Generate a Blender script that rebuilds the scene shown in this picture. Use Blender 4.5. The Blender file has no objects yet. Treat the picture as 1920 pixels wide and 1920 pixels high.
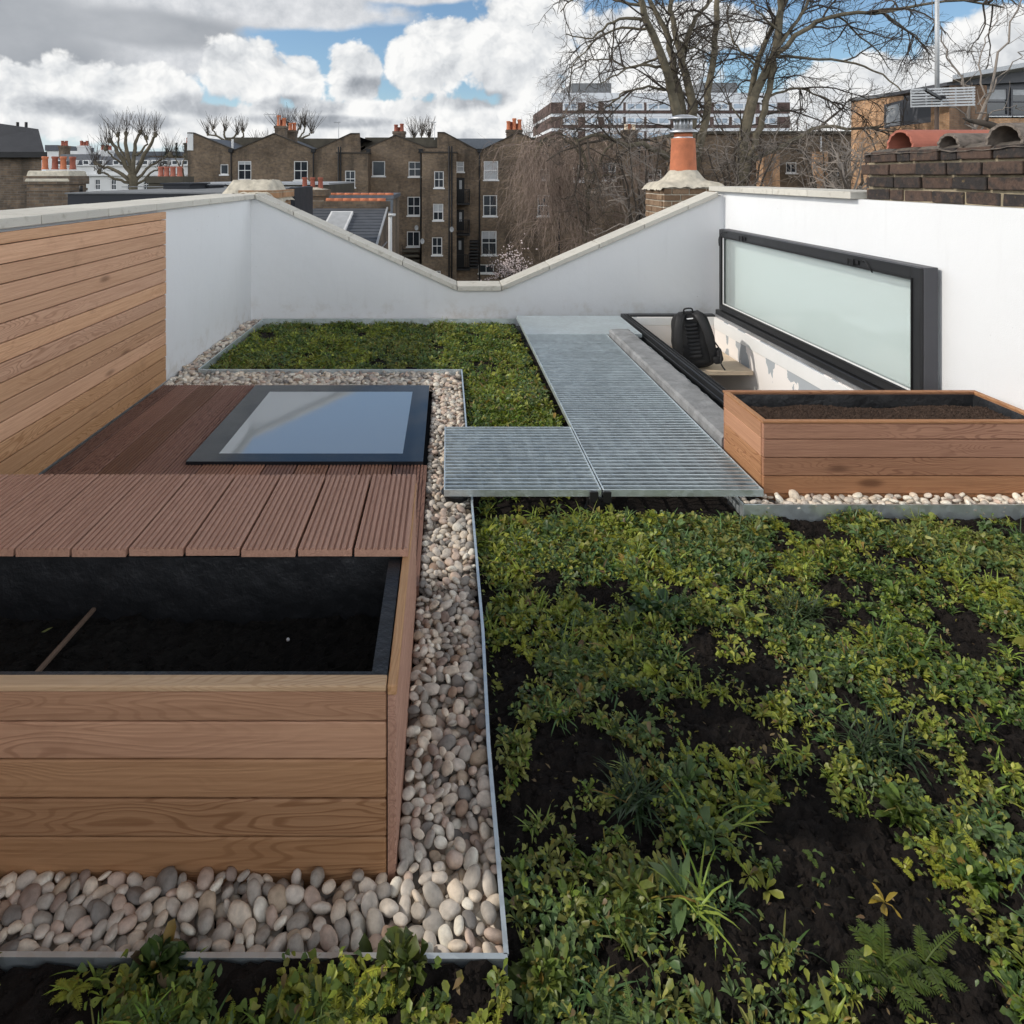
import bpy, bmesh, math, random
import numpy as np
from mathutils import Vector, Matrix, noise as mnoise

random.seed(7)
RNG = np.random.default_rng(11)
SC = bpy.context.scene
COL = SC.collection
R = math.radians

# ---------------------------------------------------------------- camera
HC = 1.40
F, VX, HY = 1250.0, 838.0, 330.0          # the photograph's perspective (1920 px frame)
cam_d = bpy.data.cameras.new('camera')
cam = bpy.data.objects.new('camera', cam_d); COL.objects.link(cam)
cam.location = (0, 0, HC); cam.rotation_euler = (R(90), 0, 0)
cam_d.sensor_width = 36; cam_d.sensor_fit = 'HORIZONTAL'
cam_d.lens = 36 * F / 1920
cam_d.shift_x = (960 - VX) / 1920; cam_d.shift_y = -(960 - HY) / 1920
cam_d.clip_start = 0.05; cam_d.clip_end = 3000
SC.camera = cam

# ---------------------------------------------------------------- light
SUN_D = Vector((1.0, 0.035, -0.69)).normalized()
sun_d = bpy.data.lights.new('sun', 'SUN'); sun_d.energy = 2.75; sun_d.angle = R(0.6); sun_d.color = (1.0, 0.93, 0.83)
sun = bpy.data.objects.new('sun', sun_d); COL.objects.link(sun)
sun.rotation_euler = SUN_D.to_track_quat('-Z', 'Y').to_euler()
SUN_EL = math.asin(-SUN_D.z)
SUN_AZ = math.atan2(-SUN_D.x, -SUN_D.y)

SC.view_settings.view_transform = 'Standard'
SC.view_settings.look = 'None'
SC.view_settings.exposure = -0.15
SC.view_settings.gamma = 1.0
SC.render.engine = 'CYCLES'
SC.cycles.use_denoising = True
SC.cycles.max_bounces = 8
SC.cycles.transparent_max_bounces = 12
SC.cycles.caustics_reflective = False
SC.cycles.caustics_refractive = False

# ---------------------------------------------------------------- node helper
class NT:
    def __init__(s, nt): s.nt = nt; s.N = nt.nodes; s.L = nt.links
    def put(s, sock, v):
        if hasattr(v, 'is_linked') or isinstance(v, bpy.types.NodeSocket): s.L.new(v, sock)
        elif v is not None:
            try: sock.default_value = v
            except Exception: sock.default_value = tuple(v) + (1.0,) * (4 - len(v))
    def node(s, t, **kw):
        n = s.N.new(t)
        for k, v in kw.items(): setattr(n, k, v)
        return n
    def m(s, op, a, b=None, c=None, clamp=False):
        n = s.node('ShaderNodeMath', operation=op, use_clamp=clamp)
        s.put(n.inputs[0], a)
        if b is not None: s.put(n.inputs[1], b)
        if c is not None: s.put(n.inputs[2], c)
        return n.outputs[0]
    def vm(s, op, a, b=None, scale=None):
        n = s.node('ShaderNodeVectorMath', operation=op)
        s.put(n.inputs[0], a)
        if b is not None: s.put(n.inputs[1], b)
        if scale is not None: s.put(n.inputs['Scale'], scale)
        return n.outputs['Value'] if op in ('LENGTH', 'DOT_PRODUCT', 'DISTANCE') else n.outputs[0]
    def comb(s, x, y, z):
        n = s.node('ShaderNodeCombineXYZ'); s.put(n.inputs[0], x); s.put(n.inputs[1], y); s.put(n.inputs[2], z); return n.outputs[0]
    def sep(s, v):
        n = s.node('ShaderNodeSeparateXYZ'); s.put(n.inputs[0], v); return n.outputs
    def mix(s, f, a, b, blend='MIX'):
        n = s.node('ShaderNodeMix', data_type='RGBA', blend_type=blend)
        s.put(n.inputs[0], f); s.put(n.inputs[6], a); s.put(n.inputs[7], b); return n.outputs[2]
    def noise(s, vec, scale, detail=4, rough=0.55, dist=0.0):
        n = s.node('ShaderNodeTexNoise'); s.put(n.inputs['Vector'], vec); n.inputs['Scale'].default_value = scale
        n.inputs['Detail'].default_value = detail; n.inputs['Roughness'].default_value = rough; n.inputs['Distortion'].default_value = dist
        return n.outputs['Fac']
    def ss(s, x, lo, hi):
        n = s.node('ShaderNodeMapRange', interpolation_type='SMOOTHSTEP')
        s.put(n.inputs[0], x); n.inputs[1].default_value = lo; n.inputs[2].default_value = hi; n.inputs[3].default_value = 0; n.inputs[4].default_value = 1
        return n.outputs[0]
    def rng(s, x, lo, hi, a, b):
        n = s.node('ShaderNodeMapRange'); s.put(n.inputs[0], x)
        for i, v in enumerate((lo, hi, a, b)): n.inputs[i + 1].default_value = v
        return n.outputs[0]
    def ramp(s, f, stops):
        n = s.node('ShaderNodeValToRGB'); s.put(n.inputs[0], f); e = n.color_ramp.elements
        while len(e) < len(stops): e.new(0.5)
        for i, (p, c) in enumerate(stops): e[i].position = p; e[i].color = tuple(c[:3]) + (1,)
        return n.outputs[0]

# ---------------------------------------------------------------- sky
world = bpy.data.worlds.new('World'); SC.world = world; world.use_nodes = True
def build_sky():
    t = NT(world.node_tree)
    for n in list(t.N): t.N.remove(n)
    out = t.node('ShaderNodeOutputWorld'); bg = t.node('ShaderNodeBackground'); bg.inputs[1].default_value = 0.141
    t.L.new(bg.outputs[0], out.inputs[0])
    sky = t.node('ShaderNodeTexSky', sky_type='NISHITA'); sky.sun_disc = False
    sky.sun_elevation = SUN_EL; sky.sun_rotation = SUN_AZ; sky.air_density = 1.0; sky.dust_density = 0.6; sky.ozone_density = 1.5
    d = t.vm('NORMALIZE', t.node('ShaderNodeTexCoord').outputs['Generated'])
    x, y, z = t.sep(d)
    az = t.m('ARCTAN2', x, y); el = t.m('ARCSINE', z)
    P = t.comb(az, el, 0.0)
    # billow relief of the cumulus
    warp = t.noise(P, 9.0, 5, 0.6)
    Pw = t.vm('ADD', P, t.comb(t.rng(warp, 0, 1, -0.03, 0.03), t.rng(t.noise(t.vm('ADD', P, (5, 3, 0)), 9.0, 5, 0.6), 0, 1, -0.03, 0.03), 0.0))
    def billow(vec):
        v = t.node('ShaderNodeTexVoronoi', feature='SMOOTH_F1', voronoi_dimensions='2D'); v.normalize = True
        t.put(v.inputs['Vector'], vec); v.inputs['Scale'].default_value = 13.0; v.inputs['Detail'].default_value = 3.0
        v.inputs['Roughness'].default_value = 0.55; v.inputs['Lacunarity'].default_value = 2.3; v.inputs['Smoothness'].default_value = 0.25
        return t.m('SUBTRACT', 1.0, v.outputs['Distance'])
    b0 = billow(Pw); b1 = billow(t.vm('ADD', Pw, (-0.012, 0.022, 0)))
    fine = t.noise(P, 30.0, 6, 0.6); soft = t.noise(t.vm('MULTIPLY', P, (1, 1.7, 1)), 5.0, 6, 0.55)
    def field(blobs):
        cur = None
        for (px, py, rx, ry) in blobs:
            a = math.atan((px - VX) / F); k = math.cos(a); e = math.atan((HY - py) / F * k)
            v = t.vm('SUBTRACT', P, (a, e, 0)); v = t.vm('MULTIPLY', v, (F / rx / k, F / ry, 0))
            r = t.vm('LENGTH', v); cur = r if cur is None else t.m('SMOOTH_MIN', cur, r, 0.25)
        return t.m('SUBTRACT', 1.0, cur)
    cum = field([(460,135,105,66),(563,150,50,55),(668,140,62,60),(800,112,95,78),(866,78,72,50),(985,90,125,160),(290,172,95,58),
                 (110,185,140,72),(380,232,460,44),(820,228,330,48),(1180,150,170,110),(1640,170,190,60),(1852,105,140,72),(1950,190,150,90),(1320,250,220,60),(1250,60,200,55),(1560,215,170,40),(1400,215,200,35),(1690,250,160,50)])
    D = t.m('ADD', cum, t.m('ADD', t.rng(b0, 0.3, 1.0, -0.5, 0.22), t.rng(fine, 0, 1, -0.17, 0.17)))
    a_cum = t.ss(D, -0.07, 0.11)
    lit = t.m('ADD', 0.88, t.m('MULTIPLY', t.m('SUBTRACT', b0, b1), 1.0))
    grey = field([(360,196,85,26),(695,165,60,24),(880,188,90,20),(110,205,120,26),(560,195,90,18),(1180,215,120,26),(230,225,120,16),(1850,165,120,20),(620,228,160,12)])
    g = t.ss(t.m('ADD', grey, t.rng(soft, 0.3, 0.7, -0.5, 0.35)), -0.25, 0.55)
    g = t.m('MULTIPLY', g, 0.85)
    c_lit = t.ramp(t.m('SUBTRACT', lit, t.m('MULTIPLY', g, 0.42)), [(0.25, (2.7, 2.95, 3.3)), (0.55, (4.9, 5.15, 5.5)), (0.78, (7.3, 7.5, 7.7)), (1.0, (9.6, 9.6, 9.5))])
    # ramp colours above 1 are allowed in the colour ramp only through scaling
    base = t.mix(t.ss(el, -0.02, 0.14), (5.6, 6.5, 7.4), t.vm('MULTIPLY', sky.outputs[0], (0.98, 1.10, 1.16)))
    stx = field([(170,55,330,95),(470,12,330,42),(60,105,150,60),(760,-18,200,30),(-300,60,380,150)])
    st = t.ss(t.m('ADD', stx, t.rng(soft, 0.2, 0.8, -0.45, 0.45)), -0.06, 0.22)
    dk = t.ss(t.m('ADD', field([(70,110,150,50),(30,40,130,50),(300,55,200,30),(-300,60,380,120)]), t.rng(soft, 0.3, 0.7, -0.4, 0.3)), -0.45, 0.45)
    c_st = t.mix(dk, t.mix(t.rng(fine, 0.3, 0.7, 0, 1), (5.0, 5.25, 5.6), (7.4, 7.5, 7.7)), t.mix(t.rng(soft, 0.3, 0.7, 0, 1), (2.7, 2.95, 3.3), (4.4, 4.6, 4.9)))
    # added broken cloud out of frame, clear where the skylight mirrors blue
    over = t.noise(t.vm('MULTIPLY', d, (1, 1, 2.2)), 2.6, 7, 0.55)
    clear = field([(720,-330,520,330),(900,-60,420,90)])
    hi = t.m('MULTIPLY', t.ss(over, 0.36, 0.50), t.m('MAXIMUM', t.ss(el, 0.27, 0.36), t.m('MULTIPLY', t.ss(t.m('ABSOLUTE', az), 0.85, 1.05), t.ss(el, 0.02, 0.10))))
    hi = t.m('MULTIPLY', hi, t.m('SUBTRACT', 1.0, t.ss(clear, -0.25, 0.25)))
    c_hi = t.mix(t.ss(over, 0.5, 0.75), (18.5, 19, 19.6), (11.5, 12, 12.9)); c_hi = t.vm('SCALE', c_hi, scale=t.m('SUBTRACT', 1.30, t.m('MULTIPLY', t.ss(el, 0.33, 0.66), 1.17)))  # brightness shaped by elevation: bright low down to light the walls, dim overhead
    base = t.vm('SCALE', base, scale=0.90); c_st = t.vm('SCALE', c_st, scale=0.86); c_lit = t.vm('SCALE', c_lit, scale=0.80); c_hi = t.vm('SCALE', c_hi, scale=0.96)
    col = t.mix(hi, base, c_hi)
    col = t.mix(st, col, c_st)
    col = t.mix(a_cum, col, c_lit)
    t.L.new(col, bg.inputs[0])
build_sky()

# ---------------------------------------------------------------- mesh builder
def P(px, py, z):
    k = (HC - z) / (py - HY); return Vector(((px - VX) * k, F * k, z))
def Q(px, py, Y):
    return Vector(((px - VX) / F * Y, Y, HC - (py - HY) / F * Y))
def QX(px, Y): return (px - VX) / F * Y
def QZ(py, Y): return HC - (py - HY) / F * Y

class MB:
    def __init__(s): s.v = []; s.f = []; s.mi = []; s.c = []; s.n = 0
    def add(s, v, f, mi=0, c=None):
        v = np.asarray(v, dtype=np.float64).reshape(-1, 3)
        for q in f:
            s.f.append([i + s.n for i in q]); s.mi.append(mi)
        s.v.append(v); s.n += len(v)
        if c is not None or s.c:
            s.c.append(np.tile(np.array(c if c is not None else (1, 1, 1), float), (len(v), 1)))
    def hexa(s, p, mi=0, c=None):   # 8 points: bottom 4 ccw, top 4 ccw
        s.add(p, [(3, 2, 1, 0), (4, 5, 6, 7), (0, 1, 5, 4), (1, 2, 6, 5), (2, 3, 7, 6), (3, 0, 4, 7)], mi, c)
    def box(s, x0, x1, y0, y1, z0, z1, mi=0, c=None):
        s.hexa([(x0, y0, z0), (x1, y0, z0), (x1, y1, z0), (x0, y1, z0), (x0, y0, z1), (x1, y0, z1), (x1, y1, z1), (x0, y1, z1)], mi, c)
    def bar(s, a, b, w, h, up=(0, 0, 1), mi=0):      # a rectangular bar along a-b
        a = Vector(a); b = Vector(b); d = (b - a).normalized(); u = Vector(up); sd = d.cross(u).normalized(); u = sd.cross(d).normalized()
        sd *= w / 2; u *= h / 2
        s.hexa([a - sd - u, a + sd - u, b + sd - u, b - sd - u, a - sd + u, a + sd + u, b + sd + u, b - sd + u], mi)
    def prism(s, poly, axis, a, b, mi=0):            # poly in the two other axes, extruded a..b
        n = len(poly)
        def mk(p, t):
            return (t, p[0], p[1]) if axis == 0 else (p[0], t, p[1]) if axis == 1 else (p[0], p[1], t)
        v = [mk(p, a) for p in poly] + [mk(p, b) for p in poly]
        f = [tuple(range(n))[::-1], tuple(range(n, 2 * n))] + [(i, (i + 1) % n, n + (i + 1) % n, n + i) for i in range(n)]
        s.add(v, f, mi)
    def tube(s, pts, rad, n=6, cap=True, mi=0, c=None):
        pts = np.asarray(pts, float); m = len(pts)
        rad = np.broadcast_to(np.asarray(rad, float), (m,))
        tg = np.gradient(pts, axis=0); tg /= np.linalg.norm(tg, axis=1)[:, None] + 1e-9
        ref = np.array((0, 0, 1.0)) if abs(tg[0, 2]) < 0.9 else np.array((1.0, 0, 0))
        A = np.cross(tg, ref); A /= np.linalg.norm(A, axis=1)[:, None] + 1e-9
        B = np.cross(tg, A)
        an = np.arange(n) * 2 * math.pi / n
        V = pts[:, None, :] + rad[:, None, None] * (np.cos(an)[None, :, None] * A[:, None, :] + np.sin(an)[None, :, None] * B[:, None, :])
        f = []
        for i in range(m - 1):
            for j in range(n):
                k = (j + 1) % n; f.append((i * n + j, i * n + k, (i + 1) * n + k, (i + 1) * n + j))
        if cap: f.append(tuple(range(n))[::-1]); f.append(tuple(range((m - 1) * n, m * n)))
        s.add(V.reshape(-1, 3), f, mi, c)
    def lathe(s, prof, cx, cy, n=20, mi=0, cap=True):  # prof: (r, z)
        v = []; m = len(prof)
        for r, z in prof:
            for j in range(n):
                a = 2 * math.pi * j / n; v.append((cx + r * math.cos(a), cy + r * math.sin(a), z))
        f = []
        for i in range(m - 1):
            for j in range(n):
                k = (j + 1) % n; f.append((i * n + j, i * n + k, (i + 1) * n + k, (i + 1) * n + j))
        if cap: f.append(tuple(range(n))[::-1]); f.append(tuple(range((m - 1) * n, m * n)))
        s.add(v, f, mi)
    def build(s, name, mats, parent=None, smooth=False, bevel=0, seg=1, origin=None):
        V = np.concatenate(s.v) if s.v else np.zeros((0, 3))
        C = np.concatenate(s.c) if s.c else None
        return link_mesh(name, V, s.f, mats, parent, smooth, bevel, seg, origin, s.mi, C)

def wloc(o):
    p = Vector((0, 0, 0))
    while o is not None: p += o.location; o = o.parent
    return p
def link_mesh(name, V, faces, mats, parent=None, smooth=False, bevel=0, seg=1, origin=None, mi=None, C=None, tri=None):
    me = bpy.data.meshes.new(name)
    V = np.asarray(V, float)
    if parent is not None: o0 = np.array(wloc(parent)); loc = Vector((0, 0, 0))
    else:
        if origin is None:
            lo = V.min(0); hi = V.max(0); origin = ((lo[0] + hi[0]) / 2, (lo[1] + hi[1]) / 2, lo[2])
        o0 = np.array(origin); loc = Vector(origin)
    VV = (V - o0).astype(np.float32)
    if tri is None and faces is not None and len(faces):
        loops = np.fromiter((i for q in faces for i in q), dtype=np.int32)
        tot = np.fromiter((len(q) for q in faces), dtype=np.int32)
    else:
        loops = np.asarray(tri[0], np.int32).ravel(); tot = np.asarray(tri[1], np.int32)
    st = np.concatenate(([0], np.cumsum(tot)[:-1])).astype(np.int32)
    me.vertices.add(len(VV)); me.vertices.foreach_set('co', VV.ravel())
    me.loops.add(len(loops)); me.loops.foreach_set('vertex_index', loops)
    me.polygons.add(len(tot)); me.polygons.foreach_set('loop_start', st); me.polygons.foreach_set('loop_total', tot)
    if mi is not None and len(mi) == len(tot) and any(mi): me.polygons.foreach_set('material_index', np.asarray(mi, np.int32))
    me.polygons.foreach_set('use_smooth', np.full(len(tot), bool(smooth)))
    if C is not None:
        at = me.color_attributes.new('Col', 'FLOAT_COLOR', 'POINT')
        at.data.foreach_set('color', np.concatenate([C, np.ones((len(C), 1))], 1).astype(np.float32).ravel())
    me.update(calc_edges=True); me.validate()
    for m in (mats if isinstance(mats, (list, tuple)) else [mats]): me.materials.append(m)
    o = bpy.data.objects.new(name, me); COL.objects.link(o)
    o.location = loc
    if parent is not None: o.parent = parent
    if bevel:
        b = o.modifiers.new('bevel', 'BEVEL'); b.width = bevel; b.segments = seg; b.limit_method = 'ANGLE'; b.angle_limit = R(40)
    return o
def tag(o, label=None, cat=None, group=None, kind=None):
    if label: o['label'] = label
    if cat: o['category'] = cat
    if group: o['group'] = group
    if kind: o['kind'] = kind
    return o
def empty(name, loc, label, cat, group=None):
    o = bpy.data.objects.new(name, None); COL.objects.link(o); o.location = loc; o.empty_display_size = 0.1
    return tag(o, label, cat, group)
def copy_tree(o, parent=None):
    c = o.copy(); COL.objects.link(c)
    if parent is not None: c.parent = parent
    for ch in list(o.children): copy_tree(ch, c)
    return c
def lin(r, g, b):
    return tuple(((c / 255) / 12.92 if c / 255 <= 0.04045 else ((c / 255 + 0.055) / 1.055) ** 2.4) for c in (r, g, b))

# ---------------------------------------------------------------- materials
def mat(name):
    m = bpy.data.materials.new(name); m.use_nodes = True
    t = NT(m.node_tree); p = t.N['Principled BSDF']; p.inputs['Specular IOR Level'].default_value = 0.35
    return m, t, p
def bump(t, p, h, dist, strength=1.0):
    b = t.node('ShaderNodeBump'); b.inputs['Distance'].default_value = dist; b.inputs['Strength'].default_value = strength
    t.put(b.inputs['Height'], h); t.L.new(b.outputs[0], p.inputs['Normal'])
def wpos(t): return t.node('ShaderNodeNewGeometry').outputs['Position']
def isl(t): return t.node('ShaderNodeNewGeometry').outputs['Random Per Island']
def simple(name, c, rough=0.6, var=0.12, scale=6.0, metal=0.0, bmp=0.0, bscale=60, spec=None, island=0.0):
    m, t, p = mat(name); w = wpos(t)
    n = t.noise(w, scale, 6, 0.6)
    k = t.rng(n, 0.25, 0.75, 1 - var, 1 + var)
    if island: k = t.m('MULTIPLY', k, t.rng(isl(t), 0, 1, 1 - island, 1 + island))
    t.put(p.inputs['Base Color'], t.vm('SCALE', t.comb(*c), scale=k))
    t.put(p.inputs['Roughness'], t.rng(n, 0.3, 0.7, max(0.05, rough - 0.08), min(1, rough + 0.08)))
    p.inputs['Metallic'].default_value = metal
    if spec is not None: p.inputs['Specular IOR Level'].default_value = spec
    if bmp: bump(t, p, t.noise(w, bscale, 5, 0.6), bmp)
    return m
def mat_render():
    m, t, p = mat('white_render'); w = wpos(t); x, y, z = t.sep(w)
    n1 = t.noise(w, 1.3, 5, 0.6); n2 = t.noise(t.vm('MULTIPLY', w, (6, 6, 0.8)), 2.0, 5, 0.6); n3 = t.noise(w, 9, 6, 0.65)
    c = t.mix(t.rng(n1, 0.35, 0.7, 0, 0.5), (0.745, 0.755, 0.765), (0.70, 0.71, 0.72))
    dirt = t.m('MULTIPLY', t.ss(n3, 0.45, 0.72), t.m('SUBTRACT', 1.0, t.ss(z, 0.02, 0.28)))
    c = t.mix(t.m('MULTIPLY', dirt, 0.4), c, (0.42, 0.36, 0.27))
    streak = t.m('MULTIPLY', t.ss(n2, 0.52, 0.8), 0.22)
    c = t.mix(streak, c, (0.60, 0.60, 0.60))
    spot = t.ss(t.noise(w, 24, 2, 0.5), 0.74, 0.80)
    c = t.mix(t.m('MULTIPLY', spot, 0.5), c, (0.35, 0.33, 0.3))
    t.put(p.inputs['Base Color'], c); p.inputs['Roughness'].default_value = 0.85
    bump(t, p, t.m('ADD', t.noise(w, 160, 3, 0.6), t.m('MULTIPLY', t.noise(w, 5, 4, 0.5), 4.0)), 0.0012)
    return m
def mat_coping():
    m, t, p = mat('coping_stone'); w = wpos(t)
    n = t.noise(w, 14, 7, 0.65); n2 = t.noise(w, 3, 4, 0.6)
    c = t.mix(n2, (0.50, 0.475, 0.42), (0.62, 0.60, 0.54))
    c = t.mix(t.ss(n, 0.52, 0.75), c, (0.36, 0.335, 0.28))
    c = t.vm('SCALE', c, scale=t.rng(isl(t), 0, 1, 0.88, 1.1))
    t.put(p.inputs['Base Color'], c); p.inputs['Roughness'].default_value = 0.9
    bump(t, p, t.noise(w, 220, 4, 0.6), 0.0012)
    return m
def mat_wood(name, axis, light, dark, knots=True, vr=(0.80, 1.08)):
    """grain runs along axis 0 (x), 1 (y) or 2 (z)"""
    m, t, p = mat(name); w = wpos(t); r = isl(t)
    x, y, z = t.sep(w)
    al = (x, y, z)[axis]; o = [a for i, a in enumerate((x, y, z)) if i != axis]
    off = t.m('MULTIPLY', r, 37.0)
    v1 = t.comb(t.m('ADD', t.m('MULTIPLY', al, 0.9), off), t.m('MULTIPLY', o[0], 22), t.m('MULTIPLY', o[1], 22))
    fine = t.noise(t.vm('MULTIPLY', v1, (4, 6, 6)), 1.0, 5, 0.6)
    # cathedral figure: contour lines of a long, slow noise
    slow = t.noise(t.comb(t.m('ADD', t.m('MULTIPLY', al, 1.5), off), t.m('MULTIPLY', o[0], 10.0), t.m('MULTIPLY', o[1], 10.0)), 1.0, 2, 0.45, 0.3)
    rings = t.m('SINE', t.m('MULTIPLY', slow, 190.0))
    figure = t.ss(rings, 0.25, 1.0)
    fstr = t.ss(t.noise(t.comb(t.m('ADD', t.m('MULTIPLY', al, 0.5), off), r, 3.0), 1.0, 1, 0.5), 0.42, 0.6)
    c = t.mix(t.rng(fine, 0.25, 0.75, 0, 1), light, tuple(0.45 * a + 0.55 * b for a, b in zip(light, dark)))
    c = t.mix(t.m('MULTIPLY', t.m('MULTIPLY', figure, fstr), 0.72), c, dark)
    if knots:
        kv = t.node('ShaderNodeTexVoronoi', voronoi_dimensions='3D'); t.put(kv.inputs['Vector'], t.comb(t.m('ADD', t.m('MULTIPLY', al, 1.6), off), t.m('MULTIPLY', o[0], 5), t.m('MULTIPLY', o[1], 5)))
        kv.inputs['Scale'].default_value = 1.0
        c = t.mix(t.m('MULTIPLY', t.m('SUBTRACT', 1.0, t.ss(kv.outputs['Distance'], 0.04, 0.13)), 0.7), c, tuple(0.5 * a for a in dark))
    hue = t.node('ShaderNodeHueSaturation'); t.put(hue.inputs['Color'], c)
    r2 = t.m('FRACT', t.m('MULTIPLY', r, 17.3)); r3 = t.m('FRACT', t.m('MULTIPLY', r, 53.7))
    t.put(hue.inputs['Value'], t.rng(r2, 0, 1, *vr)); t.put(hue.inputs['Saturation'], t.rng(r3, 0, 1, 0.86, 1.06)); t.put(hue.inputs['Hue'], t.rng(r3, 0, 1, 0.492, 0.504))
    stain = t.ss(t.noise(w, 3.5, 5, 0.65), 0.56, 0.8)
    c2 = t.mix(t.m('MULTIPLY', stain, 0.35), hue.outputs[0], tuple(0.55 * a for a in dark))
    t.put(p.inputs['Base Color'], c2)
    t.put(p.inputs['Roughness'], t.rng(fine, 0.3, 0.7, 0.5, 0.72)); p.inputs['Specular IOR Level'].default_value = 0.3
    bump(t, p, t.m('ADD', fine, t.m('MULTIPLY', rings, 0.15)), 0.0012)
    return m
def mat_brick(name, c1, c2, mortar, w=0.225, h=0.075, ms=0.01, dark=0.0):
    m, t, p = mat(name); g = t.node('ShaderNodeNewGeometry'); pos = g.outputs['Position']
    nx = t.m('ABSOLUTE', t.sep(g.outputs['Normal'])[0]); x, y, z = t.sep(pos)
    u = t.m('ADD', t.m('MULTIPLY', x, t.m('LESS_THAN', nx, 0.6)), t.m('MULTIPLY', y, t.m('GREATER_THAN', nx, 0.6)))
    n = t.node('ShaderNodeTexBrick'); t.put(n.inputs['Vector'], t.comb(u, z, 0.0))
    n.inputs['Scale'].default_value = 1; n.inputs['Brick Width'].default_value = w; n.inputs['Row Height'].default_value = h
    n.inputs['Mortar Size'].default_value = ms; n.inputs['Mortar Smooth'].default_value = 0.3; n.inputs['Bias'].default_value = 0.0
    n.inputs['Color1'].default_value = c1 + (1,); n.inputs['Color2'].default_value = c2 + (1,); n.inputs['Mortar'].default_value = mortar + (1,)
    big = t.noise(pos, 0.55, 6, 0.65); mid = t.noise(pos, 5, 5, 0.6); st = t.noise(t.vm('MULTIPLY', pos, (1.5, 1.5, 0.25)), 0.8, 5, 0.6)
    k = t.m('MULTIPLY', t.rng(big, 0.3, 0.7, 0.55, 1.45), t.rng(mid, 0.3, 0.7, 0.75, 1.25))
    c = t.vm('SCALE', n.outputs['Color'], scale=k)
    c = t.mix(t.m('MULTIPLY', t.ss(st, 0.5, 0.72), 0.6), c, (0.028, 0.025, 0.022))
    t.put(p.inputs['Base Color'], c); p.inputs['Roughness'].default_value = 0.9
    bump(t, p, t.m('SUBTRACT', mid, n.outputs['Fac']), 0.006, 0.6)
    return m
def mat_attr(name, rough=0.6, spec=0.35, var=0.25, scale=40, trans=0.0, bmp=0.0):
    m, t, p = mat(name); a = t.node('ShaderNodeAttribute', attribute_name='Col'); w = wpos(t)
    n = t.noise(w, scale, 5, 0.6)
    c = t.vm('SCALE', a.outputs['Color'], scale=t.rng(n, 0.25, 0.75, 1 - var, 1 + var))
    t.put(p.inputs['Base Color'], c); p.inputs['Roughness'].default_value = rough; p.inputs['Specular IOR Level'].default_value = spec
    if bmp: bump(t, p, n, bmp)
    if trans:
        tr = t.node('ShaderNodeBsdfTranslucent'); t.put(tr.inputs[0], t.vm('MULTIPLY', c, (1.25, 1.3, 0.6)))
        mx = t.node('ShaderNodeMixShader'); mx.inputs[0].default_value = trans
        t.L.new(p.outputs[0], mx.inputs[1]); t.L.new(tr.outputs[0], mx.inputs[2]); t.L.new(mx.outputs[0], t.N['Material Output'].inputs[0])
    return m
def mat_glass(name, tint, refl=1.0, rough=0.0, haze=0.0, hazec=(0.8, 0.85, 0.85), ior=1.5):
    m, t, p = mat(name); N = t.N
    fr = t.node('ShaderNodeFresnel'); fr.inputs[0].default_value = ior
    g = t.node('ShaderNodeBsdfGlossy'); g.inputs['Roughness'].default_value = rough; g.inputs[0].default_value = (1, 1, 1, 1)
    tr = t.node('ShaderNodeBsdfTransparent'); tr.inputs[0].default_value = tint + (1,)
    df = t.node('ShaderNodeBsdfDiffuse'); df.inputs[0].default_value = hazec + (1,)
    n = t.noise(wpos(t), 7, 5, 0.65)
    mh = t.node('ShaderNodeMixShader'); mh.inputs[0].default_value = haze; t.L.new(tr.outputs[0], mh.inputs[1]); t.L.new(df.outputs[0], mh.inputs[2])
    mx = t.node('ShaderNodeMixShader'); t.put(mx.inputs[0], t.m('MULTIPLY', fr.outputs[0], refl)); t.L.new(mh.outputs[0], mx.inputs[1]); t.L.new(g.outputs[0], mx.inputs[2])
    t.L.new(mx.outputs[0], N['Material Output'].inputs[0])
    return m
def mat_steel():
    m, t, p = mat('galvanised_steel'); w = wpos(t)
    v = t.node('ShaderNodeTexVoronoi'); t.put(v.inputs['Vector'], w); v.inputs['Scale'].default_value = 45
    sp = t.sep(v.outputs['Color'])[0]; n = t.noise(w, 4, 5, 0.6)
    k = t.m('MULTIPLY', t.rng(sp, 0, 1, 0.93, 1.05), t.rng(n, 0.3, 0.7, 0.9, 1.08))
    t.put(p.inputs['Base Color'], t.vm('SCALE', t.comb(0.70, 0.77, 0.79), scale=k))
    p.inputs['Metallic'].default_value = 0.75; t.put(p.inputs['Roughness'], t.rng(sp, 0, 1, 0.34, 0.48))
    return m
def mat_patch():
    m, t, p = mat('patchy_plaster'); w = wpos(t); x, y, z = t.sep(w)
    n = t.noise(t.vm('MULTIPLY', w, (1, 1, 0.8)), 2.6, 5, 0.55, 0.4)
    band = t.m('MULTIPLY', t.ss(z, -0.30, -0.26), t.m('SUBTRACT', 1.0, t.ss(z, 0.095, 0.10)))
    f = t.m('MULTIPLY', t.m('GREATER_THAN', n, 0.505), band)
    c = t.mix(f, (0.86, 0.82, 0.79), (0.40, 0.43, 0.46))
    t.put(p.inputs['Base Color'], c); p.inputs['Roughness'].default_value = 0.8
    return m
M = {}
M['render'] = mat_render(); M['coping'] = mat_coping()
CED_L, CED_D = (0.68, 0.405, 0.235), (0.36, 0.175, 0.08)
M['cedar_y'] = mat_wood('cedar_along_wall', 1, CED_L, CED_D)
M['cedar_x'] = mat_wood('cedar_across', 0, (0.59, 0.335, 0.19), (0.29, 0.135, 0.065))
M['rim_x'] = mat_wood('pale_cedar', 0, (0.72, 0.50, 0.33), (0.45, 0.27, 0.15), knots=False)
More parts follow.
